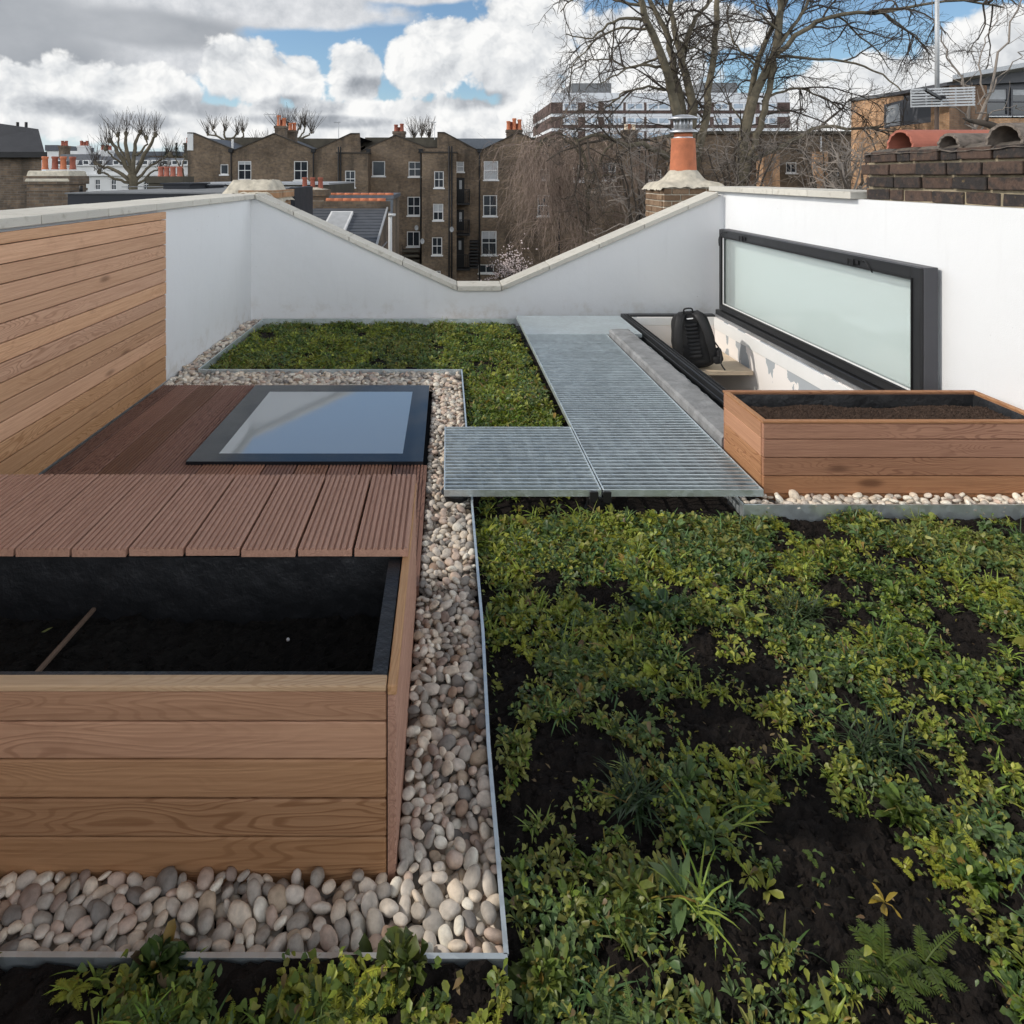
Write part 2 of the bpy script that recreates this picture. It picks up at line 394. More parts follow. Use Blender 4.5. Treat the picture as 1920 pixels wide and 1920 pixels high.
M['deck'] = mat_wood('hardwood_deck', 1, (0.70, 0.40, 0.26), (0.30, 0.135, 0.08), knots=False, vr=(.74, 1.12))
M['deck_low'] = mat_wood('reddish_hardwood_deck', 1, (0.50, 0.26, 0.165), (0.18, 0.075, 0.045), knots=False, vr=(.45, 1.15))
M['rplant_x'] = mat_wood('redwood_across', 0, (0.54, 0.275, 0.15), (0.23, 0.095, 0.05))
M['rplant_y'] = mat_wood('redwood_along', 1, (0.58, 0.31, 0.165), (0.27, 0.115, 0.058))
M['steel'] = mat_steel()
M['concrete'] = simple('grey_mortar_upstand', (0.27, 0.275, 0.28), 0.9, 0.35, 9, bmp=0.006, bscale=50)
M['black'] = simple('black_coated_metal', (0.022, 0.023, 0.025), 0.42, 0.2, 8)
M['dgrey'] = simple('dark_grey_coated_metal', (0.075, 0.076, 0.085), 0.5, 0.12, 4)
M['liner'] = simple('black_liner', (0.016, 0.017, 0.019), 0.45, 0.3, 14, bmp=0.012, bscale=14)
M['plastic'] = simple('black_plastic', (0.014, 0.014, 0.015), 0.5, 0.2, 20)
M['soil'] = simple('dark_soil', (0.0145, 0.0115, 0.0100), 0.95, 0.7, 22, bmp=0.006, bscale=120, spec=0.15)
M['compost'] = simple('brown_compost', (0.060, 0.040, 0.030), 0.95, 0.45, 40, bmp=0.006, bscale=120, spec=0.15)
M['dsoil'] = simple('black_compost', (0.012, 0.011, 0.010), 0.95, 0.5, 40, bmp=0.006, bscale=120, spec=0.15)
M['membrane'] = simple('dark_roof_membrane', (0.035, 0.036, 0.04), 0.8, 0.2, 3)
M['pebble'] = mat_attr('pebble', 0.68, 0.28, 0.30, 55, bmp=0.002)
M['leaf'] = mat_attr('leaf', 0.42, 0.4, 0.22, 60, trans=0.25)
M['paint'] = simple('white_paint', (0.78, 0.78, 0.77), 0.6, 0.05, 3)
M['patch'] = mat_patch()
M['ply'] = simple('pale_plywood', (0.66, 0.54, 0.40), 0.7, 0.15, 8)
M['fabric'] = simple('black_fabric', (0.012, 0.012, 0.013), 0.75, 0.3, 60, bmp=0.002, bscale=400)
M['webbing'] = simple('black_webbing', (0.02, 0.02, 0.021), 0.6, 0.2, 60)
M['whitemark'] = simple('white_mark', (0.7, 0.7, 0.7), 0.6, 0.05)
M['lidglass'] = mat_glass('lid_glass', (0.86, 0.93, 0.91), 0.14, 0.08, 0.34, (0.74, 0.83, 0.81))
M['skyglass'] = mat_glass('skylight_glass', (0.62, 0.72, 0.76), 1.7, 0.06, 0.58, (0.60, 0.67, 0.71), ior=1.7)
M['border'] = simple('black_enamelled_glass', (0.020, 0.024, 0.030), 0.16, 0.2, 5, spec=0.35)
M['brick'] = mat_brick('london_stock_brick', (0.20, 0.14, 0.088), (0.125, 0.092, 0.066), (0.15, 0.125, 0.098))
M['brick2'] = mat_brick('brown_brick', (0.17, 0.12, 0.08), (0.10, 0.075, 0.055), (0.14, 0.12, 0.10))
M['orange'] = mat_brick('orange_brick', (0.50, 0.29, 0.16), (0.42, 0.23, 0.12), (0.45, 0.33, 0.22))
M['brownbr'] = mat_brick('dark_brown_brick', (0.13, 0.078, 0.066), (0.10, 0.06, 0.052), (0.12, 0.10, 0.09))
M['parapet'] = simple('sooty_render', (0.075, 0.066, 0.05), 0.9, 0.5, 1.2)
M['edge'] = simple('dark_coping_edge', (0.05, 0.043, 0.036), 0.9, 0.3, 3)
M['slate'] = simple('slate', (0.085, 0.092, 0.105), 0.6, 0.25, 5)
M['lead'] = simple('lead_sheet', (0.13, 0.145, 0.165), 0.55, 0.15, 3)
M['asphalt'] = simple('black_roofing_felt', (0.022, 0.024, 0.03), 0.6, 0.2, 3)
M['roofgrey'] = simple('grey_roofing_felt', (0.16, 0.165, 0.17), 0.8, 0.2, 2)
M['terra'] = simple('terracotta', (0.46, 0.155, 0.075), 0.75, 0.22, 12, bmp=0.002, bscale=60)
M['terra_old'] = simple('weathered_terracotta', (0.27, 0.085, 0.055), 0.8, 0.3, 10)
M['tile_red'] = simple('red_clay_tile', (0.36, 0.125, 0.085), 0.75, 0.2, 14)
M['tile_grey'] = simple('lichened_clay_tile', (0.155, 0.13, 0.11), 0.9, 0.5, 26, bmp=0.004, bscale=70)
M['flaunch'] = simple('pale_mortar', (0.50, 0.455, 0.37), 0.9, 0.34, 9, bmp=0.012, bscale=18)
M['alu'] = simple('cowl_aluminium', (0.55, 0.56, 0.58), 0.4, 0.12, 8, metal=0.8)
M['pole'] = simple('grey_pole', (0.42, 0.43, 0.44), 0.5, 0.12, 6, metal=0.3)
M['rust'] = simple('brown_pole', (0.07, 0.05, 0.04), 0.8, 0.2, 6)
M['pane'] = simple('window_glass', (0.025, 0.03, 0.036), 0.05, 0.4, 1.5, spec=0.6)
M['curtain'] = simple('pale_curtain', (0.40, 0.41, 0.42), 0.8, 0.15, 5)
M['wframe'] = simple('white_window_paint', (0.72, 0.72, 0.71), 0.5, 0.06, 3)
M['stucco'] = simple('white_stucco', (0.66, 0.66, 0.65), 0.85, 0.1, 0.8)
M['cladwhite'] = simple('white_panel', (0.72, 0.73, 0.75), 0.6, 0.06, 0.3)
M['ground'] = simple('garden_ground', (0.055, 0.06, 0.035), 0.95, 0.4, 0.5)
M['bark'] = simple('plane_bark', (0.135, 0.115, 0.080), 0.9, 0.45, 3.0, bmp=0.02, bscale=10)
M['twig'] = simple('twig_bark', (0.062, 0.050, 0.040), 0.9, 0.3, 2.0)
M['weep'] = simple('pinkish_twig', (0.25, 0.19, 0.155), 0.9, 0.35, 1.2)
M['pale_twig'] = simple('grey_twig', (0.21, 0.18, 0.155), 0.9, 0.3, 2.0)
M['blossom'] = simple('pale_blossom', (0.62, 0.52, 0.50), 0.8, 0.2, 6)
M['conifer'] = simple('dark_conifer', (0.03, 0.04, 0.025), 0.9, 0.3, 3)
M['iron'] = simple('black_iron', (0.012, 0.012, 0.013), 0.6, 0.2, 4)
M['mortar'] = simple('lichened_mortar', (0.30, 0.25, 0.17), 0.95, 0.45, 12, bmp=0.004, bscale=60)
def mat_soot(name, a, b_, c_):
    m, t, p = mat(name); w = wpos(t); n = t.noise(w, 18, 6, 0.65); n2 = t.noise(w, 70, 4, 0.6)
    c = t.mix(t.ss(t.m('ADD', n, t.rng(isl(t), 0, 1, -.14, .14)), .38, .66), a, b_); c = t.mix(t.ss(t.noise(t.vm('ADD', w, (4, 2, 1)), 26, 5, .7), .60, .74), c, c_)
    t.put(p.inputs['Base Color'], t.vm('SCALE', c, scale=t.rng(n2, .3, .7, .8, 1.2))); p.inputs['Roughness'].default_value = .92; bump(t, p, n2, .003); return m
M['sootbrick'] = mat_soot('sooty_brick', (0.030, 0.026, 0.025), (0.085, 0.055, 0.042), (0.17, 0.12, 0.06))
M['soottop'] = mat_soot('sooty_mortar', (0.09, 0.08, 0.07), (0.17, 0.14, 0.115), (0.26, 0.22, 0.15))
M['brickc'] = mat_soot('weathered_brick', (0.16, 0.10, 0.06), (0.24, 0.16, 0.10), (0.10, 0.065, 0.05))
M['stake'] = simple('weathered_stake', (0.16, 0.11, 0.08), 0.8, 0.25, 30)
M['brown2'] = mat_brick('brown_facing_brick', (0.21, 0.125, 0.075), (0.16, 0.095, 0.06), (0.16, 0.12, 0.09))
M['blockpane'] = simple('painted_sky_glass', (0.30, 0.37, 0.45), 0.1, 0.35, 0.4, spec=0.6)  # pale blue base colour stands in for the reflected sky

# ================================================================ THE ROOF TERRACE
WL, WR, WF = -1.91, 2.70, 6.50            # party walls and the far parapet
def grid_cells(x0, x1, y0, y1, holes):
    xs = sorted({x0, x1, *[h[0] for h in holes], *[h[1] for h in holes]}); ys = sorted({y0, y1, *[h[2] for h in holes], *[h[3] for h in holes]})
    for i in range(len(xs) - 1):
        for j in range(len(ys) - 1):
            cx, cy = (xs[i] + xs[i + 1]) / 2, (ys[j] + ys[j + 1]) / 2
            if any(h[0] < cx < h[1] and h[2] < cy < h[3] for h in holes): continue
            yield xs[i], xs[i + 1], ys[j], ys[j + 1]
SKY_HOLE = (-1.11, -0.215, 3.245, 4.177); HATCH_HOLE = (1.735, 2.545, 3.66, 6.33)

# ground far below and the building that carries the terrace
g = MB(); g.add([(-600, -100, -9), (600, -100, -9), (600, 1200, -9), (-600, 1200, -9)], [(0, 1, 2, 3)])
tag(g.build('ground', M['ground'], origin=(0, 0, -9)), kind='structure')
b = MB()
for c in grid_cells(WL - 0.02, WR + 0.02, -0.6, WF + 0.02, [SKY_HOLE, HATCH_HOLE]): b.box(c[0], c[1], c[2], c[3], -0.30, -0.062)
tag(b.build('roof_deck', M['membrane']), kind='structure')
b = MB(); b.box(WL - 0.3, WL - 0.02, -0.62, WF + 0.2, -9, -0.31); b.box(WR + 0.02, WR + 0.3, -0.62, WF + 0.2, -9, -0.31); b.box(WL - 0.02, WR + 0.02, WF, WF + 0.2, -9, -0.31)
b.box(WL - 0.02, WR + 0.02, -0.9, -0.62, -9, -0.31)
tag(b.build('house_body', M['brick2']), 'brick house wall below the roof terrace, down to the garden', 'house')

# ---- left party wall: render, coping stones, cedar cladding
wall = empty('party_wall', (WL - 0.2, 3, 0), 'long white rendered wall clad with horizontal cedar boards on its near half', 'wall')
b = MB(); b.box(WL - 0.36, WL, -0.6, WF + 0.2, -0.3, 1.175); b.build('render', M['render'], wall)
b = MB(); ys = [WF + 0.23, 6.13, 5.51, 4.90, 4.29, 3.68, 3.07, 2.46, 1.85, 1.24, 0.63, 0.02, -0.59]
for a, c in zip(ys[1:], ys[:-1]): b.box(WL - 0.42, WL + 0.045, a + 0.003, c - 0.003, 1.177, 1.222 + random.uniform(-.0015, .0015))
b.build('coping', M['coping'], wall, bevel=0.004, seg=2)
b = MB(); z = 0.045; PITCH = 0.0822
while z < 1.16:
    h = min(PITCH, 1.166 - z)
    b.box(WL + 0.034 + random.uniform(-.001, .001), WL + 0.057, -0.6, 4.40 + random.uniform(-.004, .004), z + 0.0022, z + h - 0.0022)
    z += PITCH
b.build('cladding', M['cedar_y'], wall, bevel=0.0025, seg=1)
b = MB(); b.box(WL + 0.002, WL + 0.033, -0.6, 4.385, 0.04, 1.16); b.build('batten_backing', M['plastic'], wall)

# ---- far parapet with the V of a butterfly roof
wall = empty('parapet_wall', (0.4, WF + 0.1, 0), 'white rendered end wall whose stone coping dips in a wide V', 'wall')
XL, ZL, X1, X2, ZB, XR, ZR = -1.905, 1.20, 0.10, 0.53, 0.285, 2.695, 1.222
b = MB(); b.prism([(WL, -0.3), (WR, -0.3), (WR, ZR), (XR, ZR), (X2, ZB), (X1, ZB), (XL, ZL), (WL, ZL)], 1, WF, WF + 0.22); b.build('render', M['render'], wall)
b = MB(); T = 0.048
def slab(xa, za, xb, zb):
    b.hexa([(xa, WF - 0.045, za), (xb, WF - 0.045, zb), (xb, WF + 0.27, zb), (xa, WF + 0.27, za), (xa, WF - 0.045, za + T), (xb, WF - 0.045, zb + T), (xb, WF + 0.27, zb + T), (xa, WF + 0.27, za + T)])
def run(xa, za, xb, zb, cuts):
    cuts = [0] + cuts + [1]
    for a, c in zip(cuts[:-1], cuts[1:]):
        e = 0.003 / abs(xb - xa); a2 = a + e; c2 = c - e
        slab(xa + (xb - xa) * a2, za + (zb - za) * a2 + .002, xa + (xb - xa) * c2, za + (zb - za) * c2 + .002)
run(-1.86, ZL - 0.02, X1, ZB, [0.19, 0.465, 0.73])
run(X1, ZB, X2, ZB, [])
run(X2, ZB, 2.63, ZR - 0.025, [0.22, 0.45, 0.66, 0.86])
b.build('coping', M['coping'], wall, bevel=0.004, seg=2)

# ---- right party wall
wall = empty('party_wall', (WR + 0.2, 3, 0), 'bright sunlit white rendered wall behind the raised glass hatch', 'wall')
b = MB(); b.box(WR, WR + 0.34, -0.6, WF + 0.2, -0.3, 1.247); b.build('render', M['render'], wall)
b = MB()
for a, c in ((6.02, WF + 0.24), (5.42, 6.02), (4.9, 5.42), (4.37, 4.9)): b.box(WR - 0.055, WR + 0.40, a + 0.003, c - 0.003, 1.249, 1.297)
b.build('coping', M['coping'], wall, bevel=0.004, seg=2)

# ---- unseen low wall behind the camera, added to dim the near faces
wall = empty('rear_shade_wall', (0.4, -0.7, 0), 'unseen brick wall added behind the viewpoint to dim the near faces', 'wall')
b = MB(); b.box(WL, WR, -0.9, -0.62, -0.3, 0.6); b.build('brickwork', M['brick2'], wall)
b = MB(); b.box(WL - 0.05, WR + 0.05, -0.95, -0.57, 0.602, 0.65); b.build('coping', M['coping'], wall, bevel=0.004)

# ---- chimney stack on the left wall, left of the picture, whose shadow crosses the terrace
st = empty('chimney_stack', (WL - 0.2, 1.3, 1.22), 'brick chimney stack standing on the cedar clad wall, beyond the left edge', 'chimney')
b = MB(); b.box(WL - 0.40, WL + 0.02, 1.26, 2.20, 1.224, 1.66); b.box(WL - 0.43, WL + 0.05, 1.23, 2.23, 1.662, 1.74); b.build('brickwork', M['brick2'], st)
for k in range(3):
    b = MB(); b.lathe([(0.11, 1.742), (0.085, 1.80), (0.085, 1.94), (0.10, 1.95), (0.10, 1.99), (0.07, 1.99)], WL - 0.19, 1.43 + 0.30 * k, 16); b.build('chimney_pot', M['terra'], st, smooth=True)

# ---- soil of the green roof
def soil_h(x, y):
    return (0.050 if y < 1.168 and x < 0.112 else 0.0) + 0.020 * mnoise.fractal((x * 3.1, y * 3.1, 1.7), 0.8, 2.1, 5) + 0.014 * mnoise.noise((x * 24, y * 24, 4.0)) + 0.010 * mnoise.noise((x * 62, y * 62, 9.0))
SOIL_Z = -0.022
def soil_patch(x0, x1, y0, y1, step):
    nx = max(2, int((x1 - x0) / step)); ny = max(2, int((y1 - y0) / step))
    xs = np.linspace(x0, x1, nx); ys = np.linspace(y0, y1, ny)
    v = [(x, y, SOIL_Z + soil_h(x, y)) for y in ys for x in xs]
    f = [(j * nx + i, j * nx + i + 1, (j + 1) * nx + i + 1, (j + 1) * nx + i) for j in range(ny - 1) for i in range(nx - 1)]
    return v, f
def crumbs(mb, n, fx, size=(0.002, 0.007)):
    base = np.array([(1, 0, 0), (-1, 0, 0), (0, 1, 0), (0, -1, 0), (0, 0, 1), (0, 0, -1)], float)
    tri = [(0, 2, 4), (2, 1, 4), (1, 3, 4), (3, 0, 4), (2, 0, 5), (1, 2, 5), (3, 1, 5), (0, 3, 5)]
    for _ in range(n):
        x, y, z = fx(); r = random.uniform(*size)
        k = base * (np.array((random.uniform(.6, 1.4), random.uniform(.6, 1.4), random.uniform(.5, 1.0))) * r)
        a = random.random() * 6.28; ca, sa = math.cos(a), math.sin(a); b_ = random.uniform(-.6, .6); cb, sb = math.cos(b_), math.sin(b_)
        k = k @ np.array(((ca, sa, 0), (-sa, ca, 0), (0, 0, 1))) @ np.array(((cb, 0, sb), (0, 1, 0), (-sb, 0, cb)))
        mb.add(k + np.array((x, y, z)), tri)
SOIL_RECTS = [(0.112, 2.69, 0.7, 2.765, 0.011), (-1.89, 0.112, 0.7, 1.160, 0.014), (-1.75, 0.65, 4.71, 6.365, 0.022), (0.112, 0.66, 2.766, 4.709, 0.02), (0.66, 1.335, 2.766, 5.6, 0.05)]
b = MB()
for r_ in SOIL_RECTS:
    v, f = soil_patch(*r_); b.add(v, f)
def rs(rc):
    x = random.uniform(rc[0], rc[1]); y = random.uniform(rc[2], rc[3]); return x, y, SOIL_Z + soil_h(x, y) + 0.001
crumbs(b, 9000, lambda: rs((0.112, 2.3, 1.0, 2.76)), (0.002, 0.010)); crumbs(b, 900, lambda: rs((-0.9, 0.1, 0.95, 1.15))); crumbs(b, 1500, lambda: rs((-1.75, 0.65, 4.71, 6.3)), (0.004, 0.012))
tag(b.build('soil', M['soil'], origin=(0, 0, 0)), kind='structure')

# ---- galvanised edging
def edging(label, pts, w=0.004, z0=-0.06, z1=0.036):
    mb = MB()
    for a, c in zip(pts[:-1], pts[1:]):
        a = Vector((a[0], a[1], (z0 + z1) / 2)); c = Vector((c[0], c[1], (z0 + z1) / 2)); mb.bar(a, c, w, z1 - z0)
        d = (c - a).normalized(); n_ = d.cross(Vector((0, 0, 1)))
        mb.bar(a + Vector((0, 0, (z1 - z0) / 2 - .0015)) , c + Vector((0, 0, (z1 - z0) / 2 - .0015)), w + 0.005, 0.0031)
    return tag(mb.build('metal_edging', M['steel']), label, 'edging strip', 'galvanised edging strips')
edging('long thin galvanised strip between the pebbles and the green planting, turning the near corner', [(0.104, 2.80), (0.108, 2.0), (0.100, 1.6), (0.104, 1.169)])
edging('galvanised strip in front of the pebbles below the big timber planter', [(0.106, 1.166), (-1.90, 1.172)])
edging('galvanised strip between the skylight pebbles and the far green planting', [(-1.752, 4.702), (0.106, 4.702)])
edging('short galvanised strip running from the skylight pebbles corner to the grating', [(0.104, 4.70), (0.106, 2.80)])
edging('galvanised strip along the pebbles at the foot of the shaded white wall', [(-1.755, 4.706), (-1.755, 6.37)])
edging('galvanised strip along the foot of the far wall with the dipping coping', [(-1.753, 6.374), (0.66, 6.374)])
edging('galvanised tray edge in front of the white pebbles under the redwood planter', [(1.235, 3.0), (1.235, 2.775), (2.69, 2.775)], z1=0.033)

# ---- lower timber deck
def groove_board(mb, x0, x1, y0, y1, z0, z1, grooves=8, dep=0.0052):
    w = x1 - x0; prof = [(x0, z0), (x1, z0)]; top = []
    e = 0.006; pitch = (w - 2 * e) / grooves
    top.append((x0, z1 - 0.003)); top.append((x0 + 0.002, z1))
    for i in range(grooves):
        a = x0 + e + pitch * i + pitch * 0.28; c = x0 + e + pitch * i + pitch * 0.72
        top += [(a, z1), (a + pitch * 0.08, z1 - dep), (c - pitch * 0.08, z1 - dep), (c, z1)]
    top += [(x1 - 0.002, z1), (x1, z1 - 0.003)]
    mb.prism(prof + top[::-1], 1, y0, y1)
BW, BG = 0.1425, 0.0075
SKF = (-1.236, -0.113, 3.154, 4.305)      # skylight outer frame
b = MB(); x = -0.11
while x > WL + 0.06:
    x0 = max(x - BW, WL + 0.06)
    if x - x0 < 0.02: break
    zt = 0.036 + random.uniform(-.001, .001)
    if x0 < SKF[1] and x > SKF[0] + 0.01:
        xa = x0 if x0 > SKF[0] else x0
        if x0 < SKF[0]:
            groove_board(b, x0, SKF[0] - 0.004, 1.9, 4.35, 0.010, zt, max(1, int(8 * (SKF[0] - x0) / BW)))
            groove_board(b, SKF[0], x, 1.9, SKF[2] - 0.004, 0.010, zt, max(1, int(8 * (x - SKF[0]) / BW)))
        else: groove_board(b, x0, x, 1.9, SKF[2] - 0.004, 0.010, zt)
    else: groove_board(b, x0, x, 1.9, 4.35 + random.uniform(-.003, .003), 0.010, zt, max(1, round(8 * (x - x0) / BW)))
    x -= BW + BG
deck = empty('timber_deck', (-1.0, 3.2, 0), 'lower deck of dark grooved hardwood boards beside the cedar clad wall', 'deck')
b.build('boards', M['deck_low'], deck)
b = MB(); b.box(WL + 0.06, SKF[0] - 0.01, 1.9, 4.33, -0.058, 0.008); b.box(SKF[0] - 0.008, -0.13, 1.9, SKF[2] - 0.01, -0.058, 0.008); b.build('joists', M['plastic'], deck)
b = MB(); b.box(-0.1085, -0.094, 2.22, SKF[2] - 0.005, -0.05, 0.034); b.build('fascia_board', M['deck_low'], deck)

# ---- flush skylight
sk = empty('skylight', (-0.67, 3.73, 0.0), 'flat walk on glass skylight with a black border, set flush in the deck', 'skylight')
ix0, ix1, iy0, iy1 = SKY_HOLE
b = MB()
for c in grid_cells(*SKF, [SKY_HOLE]): b.box(c[0], c[1], c[2], c[3], 0.030, 0.0495)
b.build('border_glass', M['border'], sk)
b = MB()
for c in grid_cells(SKF[0] + .01, SKF[1] - .01, SKF[2] + .01, SKF[3] - .01, [SKY_HOLE]): b.box(c[0], c[1], c[2], c[3], -0.06, 0.0295)
b.build('curb', M['black'], sk)
b = MB(); b.add([(ix0, iy0, 0.0488), (ix1, iy0, 0.0488), (ix1, iy1, 0.0488), (ix0, iy1, 0.0488)], [(0, 1, 2, 3)]); b.build('glass_pane', M['skyglass'], sk)
b = MB(); t_ = 0.007
for (x0, x1, y0, y1) in ((ix0, ix1, iy0, iy0 + t_), (ix0, ix1, iy1 - t_, iy1), (ix0, ix0 + t_, iy0 + t_, iy1 - t_), (ix1 - t_, ix1, iy0 + t_, iy1 - t_)): b.box(x0, x1, y0, y1, 0.035, 0.0483)
b.build('spacer_bar', M['alu'], sk)
b = MB(); zb = -0.75; ix0 += .003; ix1 -= .003; iy0 += .003; iy1 -= .003
b.add([(ix0, iy0, zb), (ix1, iy0, zb), (ix1, iy1, zb), (ix0, iy1, zb), (ix0, iy0, 0.02), (ix1, iy0, 0.02), (ix1, iy1, 0.02), (ix0, iy1, 0.02)], [(0, 1, 2, 3), (0, 1, 5, 4), (1, 2, 6, 5), (2, 3, 7, 6), (3, 0, 4, 7)])
b.build('light_shaft', M['paint'], sk)

# ---- near planter and the bench behind it
PX1, PY0, PY1, PZ = -0.118, 1.327, 1.79, 0.386
pl = empty('planter', (-0.9, 1.55, 0), 'large cedar planter with black liner and dark soil, joined to the grooved bench', 'planter')
b = MB(); zs = [-0.035, 0.083, 0.159, 0.237, 0.3125, 0.373]
for a, c in zip(zs[:-1], zs[1:]): b.box(WL + 0.06, PX1 - 0.003, PY0 + random.uniform(0, .0012), PY0 + 0.020, a + 0.0018, c - 0.0018)
b.build('front_boards', M['cedar_x'], pl, bevel=0.0025)
b = MB(); b.box(WL + 0.06, PX1 - 0.003, PY0 - 0.002, PY0 + 0.030, 0.374, PZ); b.build('front_rim', M['rim_x'], pl, bevel=0.002)
def side_board(mb, y0, y1, z0, z1, x0, x1, n=20):
    prof = [(x0, z0), (x1 - 0.003, z0)]; hgt = z1 - z0
    for i in range(n):
        a = z0 + hgt * (i + .15) / n; c = z0 + hgt * (i + .55) / n
        prof += [(x1 - 0.003, a), (x1, a + hgt * .05 / n * 3), (x1, c), (x1 - 0.003, c + hgt * .05 / n * 3)]
    prof += [(x1 - 0.003, z1), (x0, z1)]
    mb.prism(prof, 1, y0, y1)
b = MB(); side_board(b, PY0 + 0.001, 2.205, -0.035, 0.3655, PX1, PX1 + 0.017, 26); b.build('side_panel', M['deck'], pl)
b = MB(); b.box(PX1 - 0.0005, PX1 + 0.018, PY0 - 0.001, 2.20, 0.3665, PZ + 0.0005); b.build('side_rim', M['cedar_y'], pl, bevel=0.002)
b = MB(); li = 0.012
b.box(WL + 0.06, PX1 - 0.004, PY0 + 0.031, PY0 + 0.031 + li, 0.05, PZ - 0.004); b.box(PX1 - 0.004 - li - .02, PX1 - 0.004, PY0 + 0.032 + li, PY1 - .012, 0.05, PZ - 0.005)
b.box(WL + 0.06, PX1 - 0.004, PY1 - 0.01, PY1 + .002, 0.05, PZ - 0.004)
b.build('liner', M['liner'], pl)
v = []; nx, ny = 110, 34
for j in range(ny):
    for i in range(nx):
        x = WL + 0.06 + (PX1 - 0.03 - WL - 0.06) * i / (nx - 1); y = PY0 + 0.04 + (PY1 - 0.05 - PY0) * j / (ny - 1); v.append((x, y, 0.225 + 1.2 * soil_h(x + 5, y)))
b = MB(); b.add(v, [(j * nx + i, j * nx + i + 1, (j + 1) * nx + i + 1, (j + 1) * nx + i) for j in range(ny - 1) for i in range(nx - 1)])
def ps():
    x = random.uniform(-1.2, PX1 - 0.04); y = random.uniform(PY0 + 0.05, PY1 - 0.02); return x, y, 0.226 + 1.2 * soil_h(x + 5, y)
crumbs(b, 1500, ps, (0.002, 0.006))
tag(b.build('compost', M['dsoil'], pl), kind='stuff')
b = MB(); a = P(60, 1272, 0.268); c = P(180, 1138, 0.242)
b.bar(a, c, 0.011, 0.010); tag(b.build('wooden_stake', M['stake'], bevel=.002), 'thin wooden stake lying slantwise on the soil inside the large near planter', 'stake')
leafm = MB(); q = P(87, 1187, 0.243)
leafm.add([(q.x - .012, q.y - .004, .248), (q.x, q.y - .007, .250), (q.x + .014, q.y + .006, .254), (q.x, q.y + .006, .251)], [(0, 1, 2, 3)], c=(0.20, 0.22, 0.08))
tag(leafm.build('fallen_leaf', M['leaf']), 'small pale green leaf lying on the black soil left of the stake', 'leaf')
for px, py, nm in ((540, 1200, 'small white stone lying on the black soil near the middle of the large planter'), (704, 1240, 'tiny grey stone on the black soil near the planter liner corner')):
    q = P(px, py, 0.24); bm_ = MB(); bm_.lathe([(0.0015, 0.238), (0.004, 0.239), (0.0045, 0.242), (0.002, 0.245)], q.x, q.y, 8); tag(bm_.build('stone', M['whitemark'], smooth=True), nm, 'stone')

bn = empty('deck_bench', (-0.9, 2.0, 0), 'raised bench of pale brown grooved boards directly behind the large planter', 'bench')
x = -0.103
while x > WL + 0.06:
    x0 = max(x - BW, WL + 0.06)
    if x - x0 < 0.03: break
    b = MB(); groove_board(b, x0, x, 1.772 + random.uniform(-.003, .003), 2.21, 0.389, 0.411 + random.uniform(-.0008, .0008), max(1, round(8 * (x - x0) / BW)), 0.0052)
    b.build('bench_board', M['deck'], bn)
    x -= BW + BG
b = MB(); b.box(WL + 0.06, PX1 - 0.005, 1.80, 1.83, 0.0, 0.387); b.box(WL + 0.06, PX1 - 0.005, 2.17, 2.195, 0.037, 0.387); b.build('frame', M['plastic'], bn)

# ---- steel gratings
def grating(label, x0, x1, y0, y1, zt=0.080, hgt=0.030, solid=False):
    t = empty('steel_grating', ((x0 + x1) / 2, (y0 + y1) / 2, zt - hgt), label, 'grating', 'galvanised gratings laid as a walkway')
    fr = MB(); w = 0.006
    fr.box(x0, x1, y0, y0 + w, zt - hgt, zt); fr.box(x0, x1, y1 - w, y1, zt - hgt, zt); fr.box(x0, x0 + w, y0 + w, y1 - w, zt - hgt, zt); fr.box(x1 - w, x1, y0 + w, y1 - w, zt - hgt, zt)
    fr.build('frame', M['steel'], t, bevel=0.001)
    if solid:
        s_ = MB(); s_.box(x0 + w, x1 - w, y0 + w, y1 - w, zt - 0.006, zt - 0.0015); s_.build('plate', M['steel'], t)
    else:
        s_ = MB(); n = int(round((y1 - y0) / 0.036))
        for i in range(1, n):
            y = y0 + (y1 - y0) * i / n; s_.box(x0 + w, x1 - w, y - 0.0040, y + 0.0040, zt - hgt + .001, zt - 0.0005 + random.uniform(-.0006, .0003))
        s_.build('bearing_bars', M['steel'], t)
        s_ = MB(); n = max(2, int(round((x1 - x0) / 0.084)))
        for i in range(1, n):
            x = x0 + (x1 - x0) * i / n; s_.box(x - 0.002, x + 0.002, y0 + w, y1 - w, zt - 0.024, zt - 0.0135)
        s_.build('cross_bars', M['steel'], t)
    return t
grating('short square grating reaching left over the pebbles and edging', -0.013, 0.651, 2.806, 3.51)
grating('long grating panel nearest the camera, beside the redwood planter', 0.657, 1.333, 2.806, 4.172)
grating('long grating panel at the far half of the walkway, along the grey upstand', 0.657, 1.333, 4.178, 5.562)
grating('smooth galvanised plate at the far end of the walkway by the white wall', 0.657, 1.63, 5.568, 6.30, solid=True)
for k, (x, y, lb) in enumerate(((0.618, 2.802, 'left one of the two black clips under the joint of the front gratings'), (0.672, 2.802, 'right one of the two black clips under the joint of the front gratings'))):
    b = MB(); b.box(x - 0.022, x + 0.022, y - 0.004, y + 0.05, 0.028, 0.049); b.box(x - 0.018, x + 0.018, y - 0.009, y - 0.0005, 0.028, 0.076); tag(b.build('plastic_clip', M['plastic'], bevel=.003), lb, 'clip', 'black clips under the gratings')
